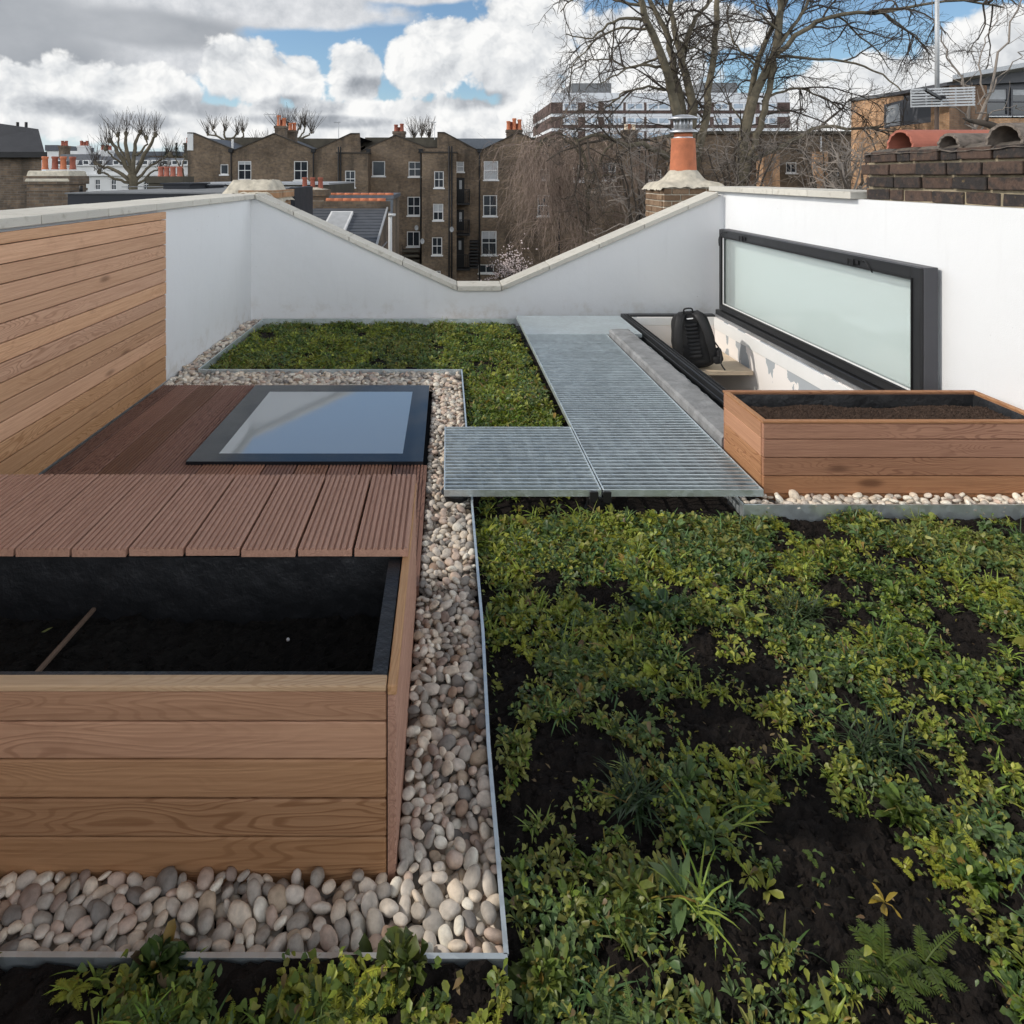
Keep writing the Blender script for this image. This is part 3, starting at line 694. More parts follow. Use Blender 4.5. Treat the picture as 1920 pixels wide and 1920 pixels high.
for x, y, lb in ((0.65, 2.86, 'black support pad under the joint of the front gratings'), (0.04, 2.86, 'black support pad under the near left corner of the square grating'), (1.29, 2.90, 'black support pad under the grating corner by the redwood planter')):
    b = MB(); b.lathe([(0.075, -0.055), (0.075, -0.02), (0.05, -0.015), (0.05, 0.04), (0.065, 0.045), (0.065, 0.049)], x, y, 20); tag(b.build('support_pad', M['plastic'], smooth=False), lb, 'support pad', 'black pads carrying the gratings')

# ---- mortar upstand beside the hatch
v = []; f = []; ny = 90; prof = [(1.352, -0.05), (1.356, 0.105), (1.368, 0.118), (1.42, 0.120), (1.51, 0.122), (1.53, 0.110), (1.54, -0.02)]
m_ = len(prof)
for j in range(ny):
    y = 3.29 + (5.58 - 3.29) * j / (ny - 1)
    for i, (x, z) in enumerate(prof):
        k = 0.012 if i >= 4 else 0.004
        v.append((x + k * mnoise.noise((y * 14, i * 3.1, 2)) , y, z + (0.004 * mnoise.noise((y * 20, i * 2.3, 7)) if i else 0)))
for j in range(ny - 1):
    for i in range(m_ - 1): f.append((j * m_ + i, (j + 1) * m_ + i, (j + 1) * m_ + i + 1, j * m_ + i + 1))
f.append(tuple(range(m_))); f.append(tuple(range((ny - 1) * m_, ny * m_))[::-1])
b = MB(); b.add(v, f); tag(b.build('mortar_upstand', M['concrete']), 'long rough grey upstand between the grating walkway and the open hatch', 'upstand')

# ---- opening roof hatch
ha = empty('roof_hatch', (1.9, 4.5, 0), 'open roof hatch with a black frame and its tall glass lid raised upright', 'roof hatch')
hx0, hx1, hy0, hy1 = HATCH_HOLE; zt = 0.078
b = MB()
b.box(1.672, hx0, hy0 - 0.06, hy1 + 0.09, -0.05, zt); b.box(hx0, hx1 + 0.011, hy1, hy1 + 0.09, -0.05, zt); b.box(hx0, hx1 + 0.011, hy0 - 0.06, hy0, -0.05, zt)
b.box(1.660, 1.6715, hy0 - 0.06, hy1 + 0.05, -0.03, zt - 0.035)
b.build('curb_frame', M['black'], ha, bevel=0.004)
b = MB(); b.box(1.686, 1.694, hy0, hy1 + 0.03, zt, zt + 0.006); b.box(1.712, 1.718, hy0, hy1 + 0.03, zt, zt + 0.009); b.build('seal', M['plastic'], ha)
b = MB(); b.box(hx1, hx1 + 0.010, hy0 + .001, hy1 - .001, zt - 0.012, zt + 0.012); b.build('hinge_trim', M['alu'], ha)
b = MB(); b.box(hx1 + .0115, hx1 + 0.14, hy0 - .04, hy1 + .02, -0.05, zt + 0.055); b.build('hinge_curb', M['black'], ha, bevel=.004)
b = MB(); zb = -1.4
for (x0, x1, y0, y1) in ((hx1 - 0.005, hx1 + 0.008, hy0 + .003, hy1 - .005), (hx0 + .005, hx1 - .005, hy1 - 0.005, hy1 + 0.02), (hx0 - 0.02, hx0 + .005, hy0 + .003, hy1 - .005)): b.box(x0, x1, y0, y1, zb, zt - 0.015)
b.build('lining', M['patch'], ha)
b = MB(); b.box(hx1 - 0.014, hx1 - 0.0055, hy0 + .004, hy1 - .006, -0.045, zt - 0.02); b.box(hx0 + .006, hx1 - 0.0145, hy1 - 0.014, hy1 - 0.0055, -0.015, zt - 0.02); b.build('white_band', M['paint'], ha, bevel=.002)
for k in range(5):
    b = MB(); y1_ = 6.31 if k == 0 else 5.14 - 0.24 * (k - 1); y0_ = 5.50 if k == 0 else y1_ - 0.26
    b.box(hx0 + .007, hx1 - 0.016, y0_, y1_, -0.245 - 0.19 * k - (.1 if k else 0), -0.21 - 0.19 * k - (.1 if k else 0)); b.build('stair_tread', M['ply'], ha, bevel=.003)
# lid (stands upright on the hinge side)
LX0, LX1, LY0, LY1, LZ0, LZ1 = 2.582, 2.680, 3.635, 6.33, 0.135, 0.900
def frame_boxes(mb, x0, x1, y0, y1, z0, z1, w, wb=None):
    wb = wb or w
    mb.box(x0, x1, y0, y0 + w, z0, z1); mb.box(x0, x1, y1 - w, y1, z0, z1); mb.box(x0, x1, y0 + w, y1 - w, z0, z0 + wb); mb.box(x0, x1, y0 + w, y1 - w, z1 - w, z1)
b = MB(); frame_boxes(b, LX0 + 0.02, LX1, LY0, LY1, LZ0, LZ1, 0.045); lid = b.build('lid', M['dgrey'], ha, bevel=0.003)
b = MB(); frame_boxes(b, LX0, LX0 + 0.0195, LY0 + 0.004, LY1 - 0.004, LZ0 + 0.004, LZ1 - 0.004, 0.075, 0.06); b.build('inner_frame', M['black'], lid, bevel=0.003)
b = MB(); frame_boxes(b, LX0 - 0.008, LX0 - 0.0005, LY0 + 0.06, LY1 - 0.055, LZ0 + 0.05, LZ1 - 0.065, 0.008); b.build('seal', M['plastic'], lid)
b = MB(); b.box(LX0 + .004, LX0 + .012, LY1 - 0.088, LY1 - 0.080, LZ0 + 0.064, LZ1 - 0.08); b.box(LX0 + .004, LX0 + .012, LY0 + .08, LY1 - 0.088, LZ0 + 0.0645, LZ0 + 0.0725); b.build('spacer_bar', M['paint'], lid)
b = MB(); b.add([(LX0 + 0.03, LY0 + 0.04, LZ0 + 0.04), (LX0 + 0.03, LY1 - 0.04, LZ0 + 0.04), (LX0 + 0.03, LY1 - 0.04, LZ1 - 0.04), (LX0 + 0.03, LY0 + 0.04, LZ1 - 0.04)], [(0, 1, 2, 3)]); b.build('glass_pane', M['lidglass'], lid)
for y in (5.80, 4.22):
    b = MB(); b.box(LX0 - 0.012, LX0 - 0.0005, y - 0.05, y + 0.05, LZ1 - 0.055, LZ1 - 0.030); b.box(LX0 - 0.022, LX0 - 0.012, y - 0.016, y + 0.016, LZ1 - 0.062, LZ1 - 0.025); b.lathe([(0.004, LZ1 - .065), (0.004, LZ1 - .024)], LX0 - .026, y + .03, 8); b.build('catch', M['iron'], lid, bevel=.002)
def curve(pts, n=24):
    pts = np.asarray(pts, float); t = np.linspace(0, len(pts) - 1, n); out = []
    for u in t:
        i = min(int(u), len(pts) - 2); f_ = u - i; p0 = pts[max(i - 1, 0)]; p1 = pts[i]; p2 = pts[i + 1]; p3 = pts[min(i + 2, len(pts) - 1)]
        out.append(0.5 * (2 * p1 + (p2 - p0) * f_ + (2 * p0 - 5 * p1 + 4 * p2 - p3) * f_ ** 2 + (3 * p1 - p0 - 3 * p2 + p3) * f_ ** 3))
    return np.array(out)
b = MB(); b.tube(curve([(LX0 - .004, 4.14, LZ1 - .03), (LX0 - .02, 4.09, LZ1 - .022), (LX0 - .022, 4.05, LZ1 - .045), (LX0 - .004, 4.04, LZ1 - .085)]), 0.004, 6); b.build('cable', M['plastic'], lid, smooth=True)
b = MB(); b.tube(curve([(LX0 - .004, 6.315, LZ1 - .16), (LX0 - .016, 6.29, LZ1 - .09), (LX0 - .016, 6.22, LZ1 - .03), (LX0 - .004, 6.14, LZ1 - .02)]), 0.004, 6); b.build('cable', M['plastic'], lid, smooth=True)

# ---- redwood planter
pr = empty('planter', (1.98, 3.07, 0), 'redwood planter of four boards filled with brown compost, in front of the open hatch', 'planter')
rx0, rx1, ry0, ry1, rz = 1.36, 2.60, 2.87, 3.285, 0.345
b = MB(); zs = [-0.035, 0.030, 0.108, 0.187, 0.266, 0.333]
for a, c in zip(zs[:-1], zs[1:]): b.box(rx0 + .003, rx1 - .003, ry0 + random.uniform(0, .001), ry0 + 0.020, a + 0.0018, c - 0.0018); b.box(rx0 + .003, rx1 - .003, ry1 - 0.020, ry1, a + 0.001, c - 0.001)
b.build('front_boards', M['rplant_x'], pr, bevel=0.002)
for xa in (rx0, rx1 - 0.020):
    b = MB()
    for a, c in zip(zs[:-1], zs[1:]): b.box(xa, xa + 0.020, ry0 + .0205, ry1 - .0205, a + 0.001, c - 0.001)
    b.build('side_boards', M['rplant_y'], pr, bevel=0.002)
b = MB(); b.box(rx0 - .002, rx1 + .002, ry0 - .002, ry0 + 0.024, 0.334, rz); b.box(rx0 - .002, rx1 + .002, ry1 - 0.024, ry1 + .002, 0.334, rz); b.build('long_rim', M['rplant_x'], pr, bevel=.002)
for xa, xb in ((rx0 - .002, rx0 + .024), (rx1 - .024, rx1 + .002)):
    b = MB(); b.box(xa, xb, ry0 + .0245, ry1 - .0245, 0.334, rz); b.build('short_rim', M['rplant_y'], pr, bevel=.002)
b = MB(); k = 0.0245
def liner_wall(p, q, n_in):
    n = 40; v = []
    for i in range(n):
        u = i / (n - 1)
        for j, z in enumerate((0.333, 0.30, 0.26, 0.20)):
            w_ = 0.004 + 0.010 * mnoise.noise((u * 9 + p[0] * 7, j * 1.3, p[1] * 5)) * (j > 0) + 0.006 * j
            v.append((p[0] + (q[0] - p[0]) * u + n_in[0] * w_, p[1] + (q[1] - p[1]) * u + n_in[1] * w_, z))
    b.add(v, [(i * 4 + j, (i + 1) * 4 + j, (i + 1) * 4 + j + 1, i * 4 + j + 1) for i in range(n - 1) for j in range(3)])
liner_wall((rx0 + k, ry1 - k), (rx1 - k, ry1 - k), (0, -1)); liner_wall((rx1 - k, ry0 + k), (rx1 - k, ry1 - k), (-1, 0)); liner_wall((rx0 + k, ry0 + k), (rx0 + k, ry1 - k), (1, 0)); liner_wall((rx0 + k, ry0 + k), (rx1 - k, ry0 + k), (0, 1))
b.build('liner', M['liner'], pr, smooth=True)
def comp_h(x, y): return 0.292 + 0.010 * mnoise.fractal((x * 6, y * 6, 3), 0.9, 2, 4) + 0.003 * mnoise.noise((x * 60, y * 60, 2)) - 0.10 * max(0, y - (ry1 - 0.12)) * 2
v = []; nx, ny = 130, 40
for j in range(ny):
    for i in range(nx):
        x = rx0 + k + (rx1 - rx0 - 2 * k) * i / (nx - 1); y = ry0 + k + (ry1 - ry0 - 2 * k) * j / (ny - 1); v.append((x, y, comp_h(x, y)))
b = MB(); b.add(v, [(j * nx + i, j * nx + i + 1, (j + 1) * nx + i + 1, (j + 1) * nx + i) for j in range(ny - 1) for i in range(nx - 1)])
def cs():
    x = random.uniform(rx0 + .04, rx1 - .04); y = random.uniform(ry0 + .04, ry1 - .05); return x, y, comp_h(x, y) + .001
crumbs(b, 4200, cs, (0.003, 0.0085))
tag(b.build('compost', M['compost'], pr), kind='stuff')

# ---- backpack on the top tread
bp = empty('backpack', (2.05, 5.45, -0.203), 'black backpack leaning upright on the stair inside the open hatch', 'backpack')
BL = Matrix.Translation((2.10, 5.58, -0.208)) @ Matrix.Rotation(R(-16), 4, 'Z') @ Matrix.Rotation(R(-10), 4, 'X') @ Matrix.Rotation(R(-9), 4, 'Y') @ Matrix.Diagonal((1.16, 1.1, 1.0, 1.0))
def blob(mb, cx, cy, cz, rx, ry, rz, ex=0.55, nu=28, nv=18, tweak=None):
    v = []
    sp = lambda c, e: math.copysign(abs(c) ** e, c)
    for j in range(nv + 1):
        ph = -math.pi / 2 + math.pi * j / nv
        for i in range(nu):
            th = 2 * math.pi * i / nu
            p = Vector((rx * sp(math.cos(ph), ex) * sp(math.cos(th), ex), ry * sp(math.cos(ph), ex) * sp(math.sin(th), ex), rz * sp(math.sin(ph), ex)))
            if tweak: p = tweak(p)
            v.append(BL @ Vector((cx + p.x, cy + p.y, cz + p.z)))
    f = [(j * nu + i, j * nu + (i + 1) % nu, (j + 1) * nu + (i + 1) % nu, (j + 1) * nu + i) for j in range(nv) for i in range(nu)]
    mb.add(v, f)
def tw(p):
    k_ = 1 - 0.16 * max(0, p.z / 0.23); q = Vector((p.x * k_, p.y * (1 - 0.2 * max(0, p.z / .23)), p.z))
    return q + 0.010 * mnoise.noise_vector(q * 11)
b = MB(); blob(b, 0, 0.03, 0.235, 0.148, 0.085, 0.235, 0.5, 36, 26, tw); b.build('body', M['fabric'], bp, smooth=True)
b = MB()
for i in range(9): blob(b, 0.0, -0.052, 0.10 + 0.032 * i, 0.045, 0.012, 0.014, 0.7, 14, 8)
b.build('back_padding', M['webbing'], bp, smooth=True)
def strap(mb, pts, w, th):
    pts = curve(pts, 26); m_ = len(pts); tg = np.gradient(pts, axis=0); tg /= np.linalg.norm(tg, axis=1)[:, None]
    up = np.array((0, -1, 0.15)); v = []
    for p_, d_ in zip(pts, tg):
        s_ = np.cross(d_, up); s_ /= np.linalg.norm(s_) + 1e-9; n_ = np.cross(s_, d_)
        for a_, c_ in ((-1, -1), (1, -1), (1, 1), (-1, 1)): v.append(BL @ Vector(p_ + s_ * a_ * w / 2 + n_ * c_ * th / 2))
    f = [(i * 4 + j, i * 4 + (j + 1) % 4, (i + 1) * 4 + (j + 1) % 4, (i + 1) * 4 + j) for i in range(m_ - 1) for j in range(4)] + [(3, 2, 1, 0), tuple(range(m_ * 4 - 4, m_ * 4))]
    mb.add(v, f)
for s_ in (-1, 1):
    b = MB(); strap(b, [(s_ * 0.045, -0.02, 0.455), (s_ * 0.062, -0.085, 0.43), (s_ * 0.092, -0.105, 0.33), (s_ * 0.108, -0.095, 0.20), (s_ * 0.118, -0.07, 0.10), (s_ * 0.12, -0.04, 0.04)], 0.055, 0.016); b.build('shoulder_strap', M['webbing'], bp, smooth=True, bevel=.004)
b = MB(); b.tube([BL @ Vector(p_) for p_ in curve([(-0.03, -0.03, 0.455), (-0.025, -0.045, 0.49), (0.025, -0.045, 0.49), (0.03, -0.03, 0.455)], 14)], 0.007, 8); b.build('haul_loop', M['webbing'], bp, smooth=True)
b = MB(); blob(b, 0.155, -0.05, 0.10, 0.022, 0.05, 0.055, 0.6, 14, 10, lambda p: p + 0.008 * mnoise.noise_vector(p * 25)); blob(b, 0.135, -0.09, 0.06, 0.03, 0.02, 0.03, 0.6, 14, 10); b.build('hip_belt', M['fabric'], bp, smooth=True)
b = MB(); b.tube([BL @ Vector(p_) for p_ in curve([(0.10, -0.10, 0.28), (0.14, -0.10, 0.20), (0.165, -0.11, 0.12), (0.15, -0.12, 0.04), (0.17, -0.12, -0.02)], 20)], 0.006, 6); b.build('compression_strap', M['webbing'], bp, smooth=True)
b = MB(); b.hexa([BL @ Vector(p_) for p_ in [(-0.022, -0.080, 0.405), (0.022, -0.080, 0.405), (0.022, -0.06, 0.405), (-0.022, -0.06, 0.405), (-0.022, -0.077, 0.414), (0.022, -0.077, 0.414), (0.022, -0.06, 0.414), (-0.022, -0.06, 0.414)]]); b.build('white_tab', M['whitemark'], bp)
b = MB(); b.lathe([(0.004, 0), (0.009, 0.003), (0.009, 0.012), (0.004, 0.015)], 0, 0, 10); b.v[-1] = np.array([BL @ Vector((-0.12 + p_[0], -0.085 + p_[1], 0.23 + p_[2])) for p_ in b.v[-1]]); b.build('buckle', M['whitemark'], bp, smooth=True)

# ================================================================ PEBBLES
def ico(sub):
    bm = bmesh.new(); bmesh.ops.create_icosphere(bm, subdivisions=sub, radius=1.0)
    v = np.array([x.co[:] for x in bm.verts]); f = np.array([[x.index for x in q.verts] for q in bm.faces]); bm.free(); return v, f
IV, IF = ico(3); IV2, IF2 = ico(2)
PSHAPES = []; PSHAPES2 = []
for k in range(9):
    ax = np.array((1.0, RNG.uniform(.62, .88), RNG.uniform(.36, .58))); sd = k * 9.1
    for src, dst in ((IV, PSHAPES), (IV2, PSHAPES2)):
        d = np.array([1 + 0.13 * mnoise.noise((p[0] * 1.0 + sd, p[1] * 1.0, p[2] * 1.0)) + 0.03 * mnoise.noise((p[0] * 3 + sd, p[1] * 3, p[2] * 3)) for p in src])
        dst.append(np.sign(src) * np.abs(src) ** 0.93 * d[:, None] * ax)
PCOLS = [('pale grey', (0.623, 0.560, 0.485)), ('mid grey', (0.415, 0.378, 0.332)), ('slate grey', (0.244, 0.226, 0.207)), ('cream', (0.721, 0.624, 0.508)), ('pinkish', (0.577, 0.456, 0.377)),
         ('tan', (0.464, 0.368, 0.273)), ('rusty brown', (0.335, 0.235, 0.174)), ('white', (0.783, 0.735, 0.633)), ('mauve brown', (0.322, 0.250, 0.211))]
PW = np.array([.25, .19, .05, .18, .15, .035, .015, .08, .05]); PW /= PW.sum()
def pack(rect, n, r_lo, r_hi, iters=70):
    x0, x1, y0, y1 = rect
    p = np.stack([RNG.uniform(x0, x1, n), RNG.uniform(y0, y1, n)], 1)
    r = r_lo + (r_hi - r_lo) * RNG.beta(1.5, 3.2, n)
    for it in range(iters):
        cell = 2.2 * r_hi; key = np.floor(p / cell).astype(int); d = {}
        for i, k in enumerate(map(tuple, key)): d.setdefault(k, []).append(i)
        mv = np.zeros_like(p)
        for (kx, ky), idx in d.items():
            nb = [j for ax in (-1, 0, 1) for ay in (-1, 0, 1) for j in d.get((kx + ax, ky + ay), ())]
            A = p[idx][:, None, :] - p[nb][None, :, :]; ds = np.linalg.norm(A, axis=2) + 1e-9
            ov = np.clip((r[idx][:, None] + r[nb][None, :]) * 0.86 - ds, 0, None); ov[ds < 1e-8] = 0
            mv[idx] += (A / ds[..., None] * ov[..., None] * 0.4).sum(1)
        p += np.clip(mv, -0.01, 0.01)
        p[:, 0] = np.clip(p[:, 0], x0 + r * .6, x1 - r * .6); p[:, 1] = np.clip(p[:, 1], y0 + r * .6, y1 - r * .6)
    return p, r
PEB = []      # x, y, z, r, zone
def strip(rect, zone, dens, r_lo, r_hi, ztop=0.020):
    area = (rect[1] - rect[0]) * (rect[3] - rect[2])
    p, r = pack(rect, int(area * dens), r_lo, r_hi, 45)
    for (x, y), q in zip(p, r): PEB.append((x, y, ztop - 0.030 + RNG.uniform(-.006, .006), q, zone))
    p, r = pack(rect, int(area * dens * 0.62), r_lo, r_hi, 45)
    for (x, y), q in zip(p, r): PEB.append((x, y, ztop - 0.006 + RNG.uniform(-.007, .006), q, zone))
strip((-1.25, 0.101, 1.174, 1.325), 'front', 2100, 0.010, 0.029)
strip((-0.096, 0.101, 1.325, 2.20), 'side', 2300, 0.009, 0.026)
strip((-0.090, 0.100, 2.20, 4.36), 'sky', 2000, 0.010, 0.025)
strip((-1.88, 0.100, 4.36, 4.695), 'back', 1300, 0.014, 0.030)
strip((-1.90, -1.76, 4.70, 6.36), 'wall', 1300, 0.014, 0.030)
strip((-1.90, 0.55, 6.378, 6.49), 'far', 900, 0.013, 0.026, 0.005)
strip((1.245, 2.60, 2.780, 2.868), 'redwood', 1600, 0.013, 0.025, 0.032)
strip((2.60, 2.69, 2.780, 3.2), 'redwood', 1200, 0.012, 0.024, 0.020)
def rotm(n):
    yaw = RNG.uniform(0, 2 * math.pi, n); tx = RNG.normal(0, .38, n); ty = RNG.normal(0, .38, n)
    out = []
    for a, b_, c_ in zip(yaw, tx, ty): out.append(np.array((Matrix.Rotation(b_, 3, 'X') @ Matrix.Rotation(c_, 3, 'Y') @ Matrix.Rotation(a, 3, 'Z'))))
    return out
PR = rotm(len(PEB))
PK = RNG.integers(0, 9, len(PEB)); PC = RNG.choice(9, len(PEB), p=PW)
# white pebbles dominate the tray of the redwood planter, pale ones the skylight strip
for i, q in enumerate(PEB):
    if q[4] == 'redwood' and RNG.random() < .8: PC[i] = (7, 3, 0)[RNG.integers(0, 3)]
def psize(q):
    x, y, z, r, zn = q; px = VX + F * x / y; py = HY + F * (HC - z) / y
    vis = -30 < px < 1950 and py < 1950
    return (r * F / y) * vis
hid = lambda q: (q[1] > 1.30 and q[1] < 2.25 and q[0] < -0.10) or q[2] < -0.006
order = sorted(range(len(PEB)), key=lambda i: -(psize(PEB[i]) if not hid(PEB[i]) else 0))
INDIV = set(order[:300])
ZTXT = {'front': 'on the strip in front of the near planter', 'side': 'on the strip beside the near planter', 'sky': 'on the strip right of the skylight',
        'back': 'on the pebble strip behind the skylight', 'wall': 'on the pebble strip at the shaded white wall', 'far': 'at the foot of the far wall', 'redwood': 'in the tray under the redwood planter'}
PMESH = {}
def pebble_mesh(k, c):
    if (k, c) not in PMESH:
        v = PSHAPES[k]; tint = np.array(PCOLS[c][1])
        col = np.array([tint * (1 + 0.10 * mnoise.noise((p[0] * 2 + k, p[1] * 2, p[2] * 2 + c))) for p in v])
        o = link_mesh('pebble', v, None, M['pebble'], None, True, origin=(0, 0, 0), C=col, tri=(IF, np.full(len(IF), 3)))
        PMESH[(k, c)] = o.data; bpy.data.objects.remove(o)
    return PMESH[(k, c)]
SV, SCOL, SF = [], [], []; nb_ = 0
for i, q in enumerate(PEB):
    x, y, z, r, zn = q; L_ = r * 1.12
    if i in INDIV:
        o = bpy.data.objects.new('pebble', pebble_mesh(int(PK[i]), int(PC[i]))); COL.objects.link(o)
        o.matrix_world = Matrix.Translation((x, y, z)) @ Matrix(PR[i]).to_4x4() @ Matrix.Scale(L_, 4)
        sz = 'large' if r > 0.0235 else 'small' if r < 0.0165 else 'mid sized'
        tag(o, '%s rounded %s pebble %s' % (sz, PCOLS[int(PC[i])][0], ZTXT[zn]), 'pebble', '%s %s pebbles %s' % (sz, PCOLS[int(PC[i])][0], ZTXT[zn]))
    else:
        near = y < 2.8
        s = (PSHAPES if near and False else PSHAPES2)[PK[i]]; f = IF2
        SV.append((s * L_) @ PR[i].T + np.array((x, y, z))); SF.append(f + nb_); nb_ += len(s)
        SCOL.append(np.tile(np.array(PCOLS[PC[i]][1]) * RNG.uniform(.86, 1.14), (len(s), 1)))
fa = np.concatenate(SF)
tag(link_mesh('pebble_bed', np.concatenate(SV), None, M['pebble'], None, True, origin=(0, 0, 0), C=np.concatenate(SCOL), tri=(fa, np.full(len(fa), 3))), 'beds of rounded beach pebbles around the skylight, planters and walls', 'pebbles', kind='stuff')

# ================================================================ PLANTS OF THE GREEN ROOF
# a leaf: 4 cross sections of 3 vertices and a tip, folded along the midrib and drooping
LT = np.array((0.0, 0.22, 0.50, 0.80, 1.0)); LWID = {'oval': (0.10, 0.42, 1.0, 0.80), 'lance': (0.25, 0.75, 1.0, 0.62), 'spoon': (0.10, 0.16, 0.72, 1.0), 'blade': (0.8, 1.0, 0.9, 0.55)}
LFACE = []
for i in range(3):
    a = i * 3; LFACE += [(a, a + 1, a + 4, a + 3), (a + 1, a + 2, a + 5, a + 4)]
LFACE4 = np.array(LFACE); LTIP = np.array([(9, 10, 12), (10, 11, 12)]); LNV = 13
class Leaves:
    def __init__(s): s.V = []; s.C = []; s.n = 0
    def add(s, base, yaw, pitch, L, W, droop, fold, roll, kind, col):
        base = np.atleast_2d(base); n = len(base)
        b_ = lambda a: np.broadcast_to(np.asarray(a, float), (n,))
        yaw, pitch, L, W, droop, fold, roll = map(b_, (yaw, pitch, L, W, droop, fold, roll))
        wid = np.array(LWID[kind])
        ang = pitch[:, None] - droop[:, None] * LT[None, :] * 1.6
        dl = np.diff(LT, prepend=0)
        fx = np.cumsum(np.cos(ang) * dl, 1) * L[:, None]; fz = np.cumsum(np.sin(ang) * dl, 1) * L[:, None]
        V = np.zeros((n, LNV, 3))
        cr, sr = np.cos(roll), np.sin(roll)
        for i in range(4):
            for j, sgn in enumerate((-1, 0, 1)):
                w_ = wid[i] * W * sgn * 0.5
                V[:, i * 3 + j, 0] = fx[:, i]; V[:, i * 3 + j, 1] = w_ * cr; V[:, i * 3 + j, 2] = fz[:, i] + np.abs(w_) * fold + w_ * sr
        V[:, 12, 0] = fx[:, 4]; V[:, 12, 2] = fz[:, 4]
        wob = RNG.normal(0, 1, (n, LNV, 3)) * (W * 0.05)[:, None, None]; V += wob
        c, s_ = np.cos(yaw)[:, None], np.sin(yaw)[:, None]
        X = V[:, :, 0] * c - V[:, :, 1] * s_; Y = V[:, :, 0] * s_ + V[:, :, 1] * c
        V = np.stack([X, Y, V[:, :, 2]], 2) + base[:, None, :]
        s.V.append(V.reshape(-1, 3)); s.n += n
        col = np.broadcast_to(np.asarray(col, float), (n, 3))
        s.C.append(np.repeat(col, LNV, 0))
    def build(s, name, origin=None, parent=None):
        V = np.concatenate(s.V); C = np.clip(np.concatenate(s.C), 0.004, 1); k = np.arange(s.n)[:, None, None] * LNV
        q = (LFACE4[None] + k).reshape(-1, 4); t = (LTIP[None] + k).reshape(-1, 3)
        loops = np.concatenate([q.ravel(), t.ravel()]); tot = np.concatenate([np.full(len(q), 4), np.full(len(t), 3)])
        return link_mesh(name, V, None, M['leaf'], parent, True, origin=origin, C=C, tri=(loops, tot))
GREENS = np.array([(0.145, 0.214, 0.037), (0.213, 0.279, 0.043), (0.094, 0.151, 0.040), (0.298, 0.330, 0.058), (0.118, 0.184, 0.069), (0.255, 0.271, 0.072)])
YELL = np.array([(0.27, 0.23, 0.045), (0.20, 0.20, 0.05), (0.30, 0.20, 0.05)]); BROWN = np.array([(0.16, 0.10, 0.05), (0.21, 0.15, 0.075), (0.11, 0.075, 0.045)])
def cols(n, base, p_y=0.05, p_b=0.05, var=0.22):
    c = base[None] * RNG.uniform(1 - var, 1 + var, (n, 1)) * RNG.uniform(.93, 1.07, (n, 3))
    r = RNG.random(n); y = r < p_y; b_ = (r > p_y) & (r < p_y + p_b * .45)
    c[y] = YELL[RNG.integers(0, 3, y.sum())] * RNG.uniform(.7, 1.1, (y.sum(), 1)); c[b_] = BROWN[RNG.integers(0, 3, b_.sum())]
    return c
def rosette(Lv, x, y, size, kind='oval', n=14, base=None, py=.04, pb=.04, ratio=.42, pit=(5, 65), z=None):
    base = GREENS[RNG.integers(0, len(GREENS))] if base is None else np.array(base)
    z = SOIL_Z + soil_h(x, y) if z is None else z
    yaw = RNG.uniform(0, 6.28, n); t = RNG.random(n)
    o = np.stack([x + size * .10 * np.cos(yaw) * RNG.random(n), y + size * .10 * np.sin(yaw) * RNG.random(n), np.full(n, z + 0.002) + size * .12 * t], 1)
    L = size * RNG.uniform(.55, 1.05, n) * (1 - .25 * t); pt = np.radians(pit[0] + (pit[1] - pit[0]) * t + RNG.normal(0, 6, n))
    Lv.add(o, yaw, pt, L, L * ratio * RNG.uniform(.8, 1.2, n), RNG.uniform(.1, 1.1, n), RNG.uniform(.1, .9, n), RNG.normal(0, .45, n), kind, cols(n, base, py, pb, .32))
def tuft(Lv, x, y, size, n=60, base=(0.045, 0.085, 0.026), lean=0.5):
    z = SOIL_Z + soil_h(x, y); yaw = RNG.uniform(0, 6.28, n)
    o = np.stack([x + .16 * size * RNG.normal(0, 1, n), y + .16 * size * RNG.normal(0, 1, n), np.full(n, z)], 1)
    L = size * RNG.uniform(.5, 1.1, n)
    Lv.add(o, yaw, np.radians(RNG.uniform(25, 85, n)), L, np.full(n, .0042) * RNG.uniform(.7, 1.4, n), RNG.uniform(.3, 1.1, n), .3, RNG.normal(0, .2, n), 'blade', cols(n, np.array(base), .06, .03, .3))
def frond(Lv, x, y, size, n=7, base=(0.075, 0.105, 0.022)):
    z = SOIL_Z + soil_h(x, y)
    for _ in range(n):
        yaw = RNG.uniform(0, 6.28); pt = RNG.uniform(.3, 1.1); L = size * RNG.uniform(.7, 1.1); dr = RNG.uniform(.5, 1.2); m_ = 16
        t = np.linspace(.15, 1, m_); ang = pt - dr * t; ds = L * (t[1] - t[0])
        r_ = np.cumsum(np.cos(ang) * ds); h = np.cumsum(np.sin(ang) * ds)
        o = np.stack([x + r_ * math.cos(yaw), y + r_ * math.sin(yaw), z + h + .004], 1); ll = size * .16 * np.sin(np.pi * (t * .85 + .1)) + .003
        for sg in (-1, 1):
            Lv.add(o, yaw + sg * 1.05, RNG.uniform(.1, .6, m_), ll, ll * .28, .4, .3, 0, 'lance', cols(m_, np.array(base), .03, .02))
        Lv.add(o[:1], yaw, pt, L, .003, dr * .62, .2, 0, 'blade', np.array(base))
def cover(x, y):    # how densely this spot is planted
    return 1.15 * mnoise.fractal((x * 5.6 + 3.1, y * 6.2 + 8.0, 0.5), 0.6, 2.1, 5) + 0.12 + 0.22 * mnoise.noise((x * 0.9, y * 0.9, 5.0))
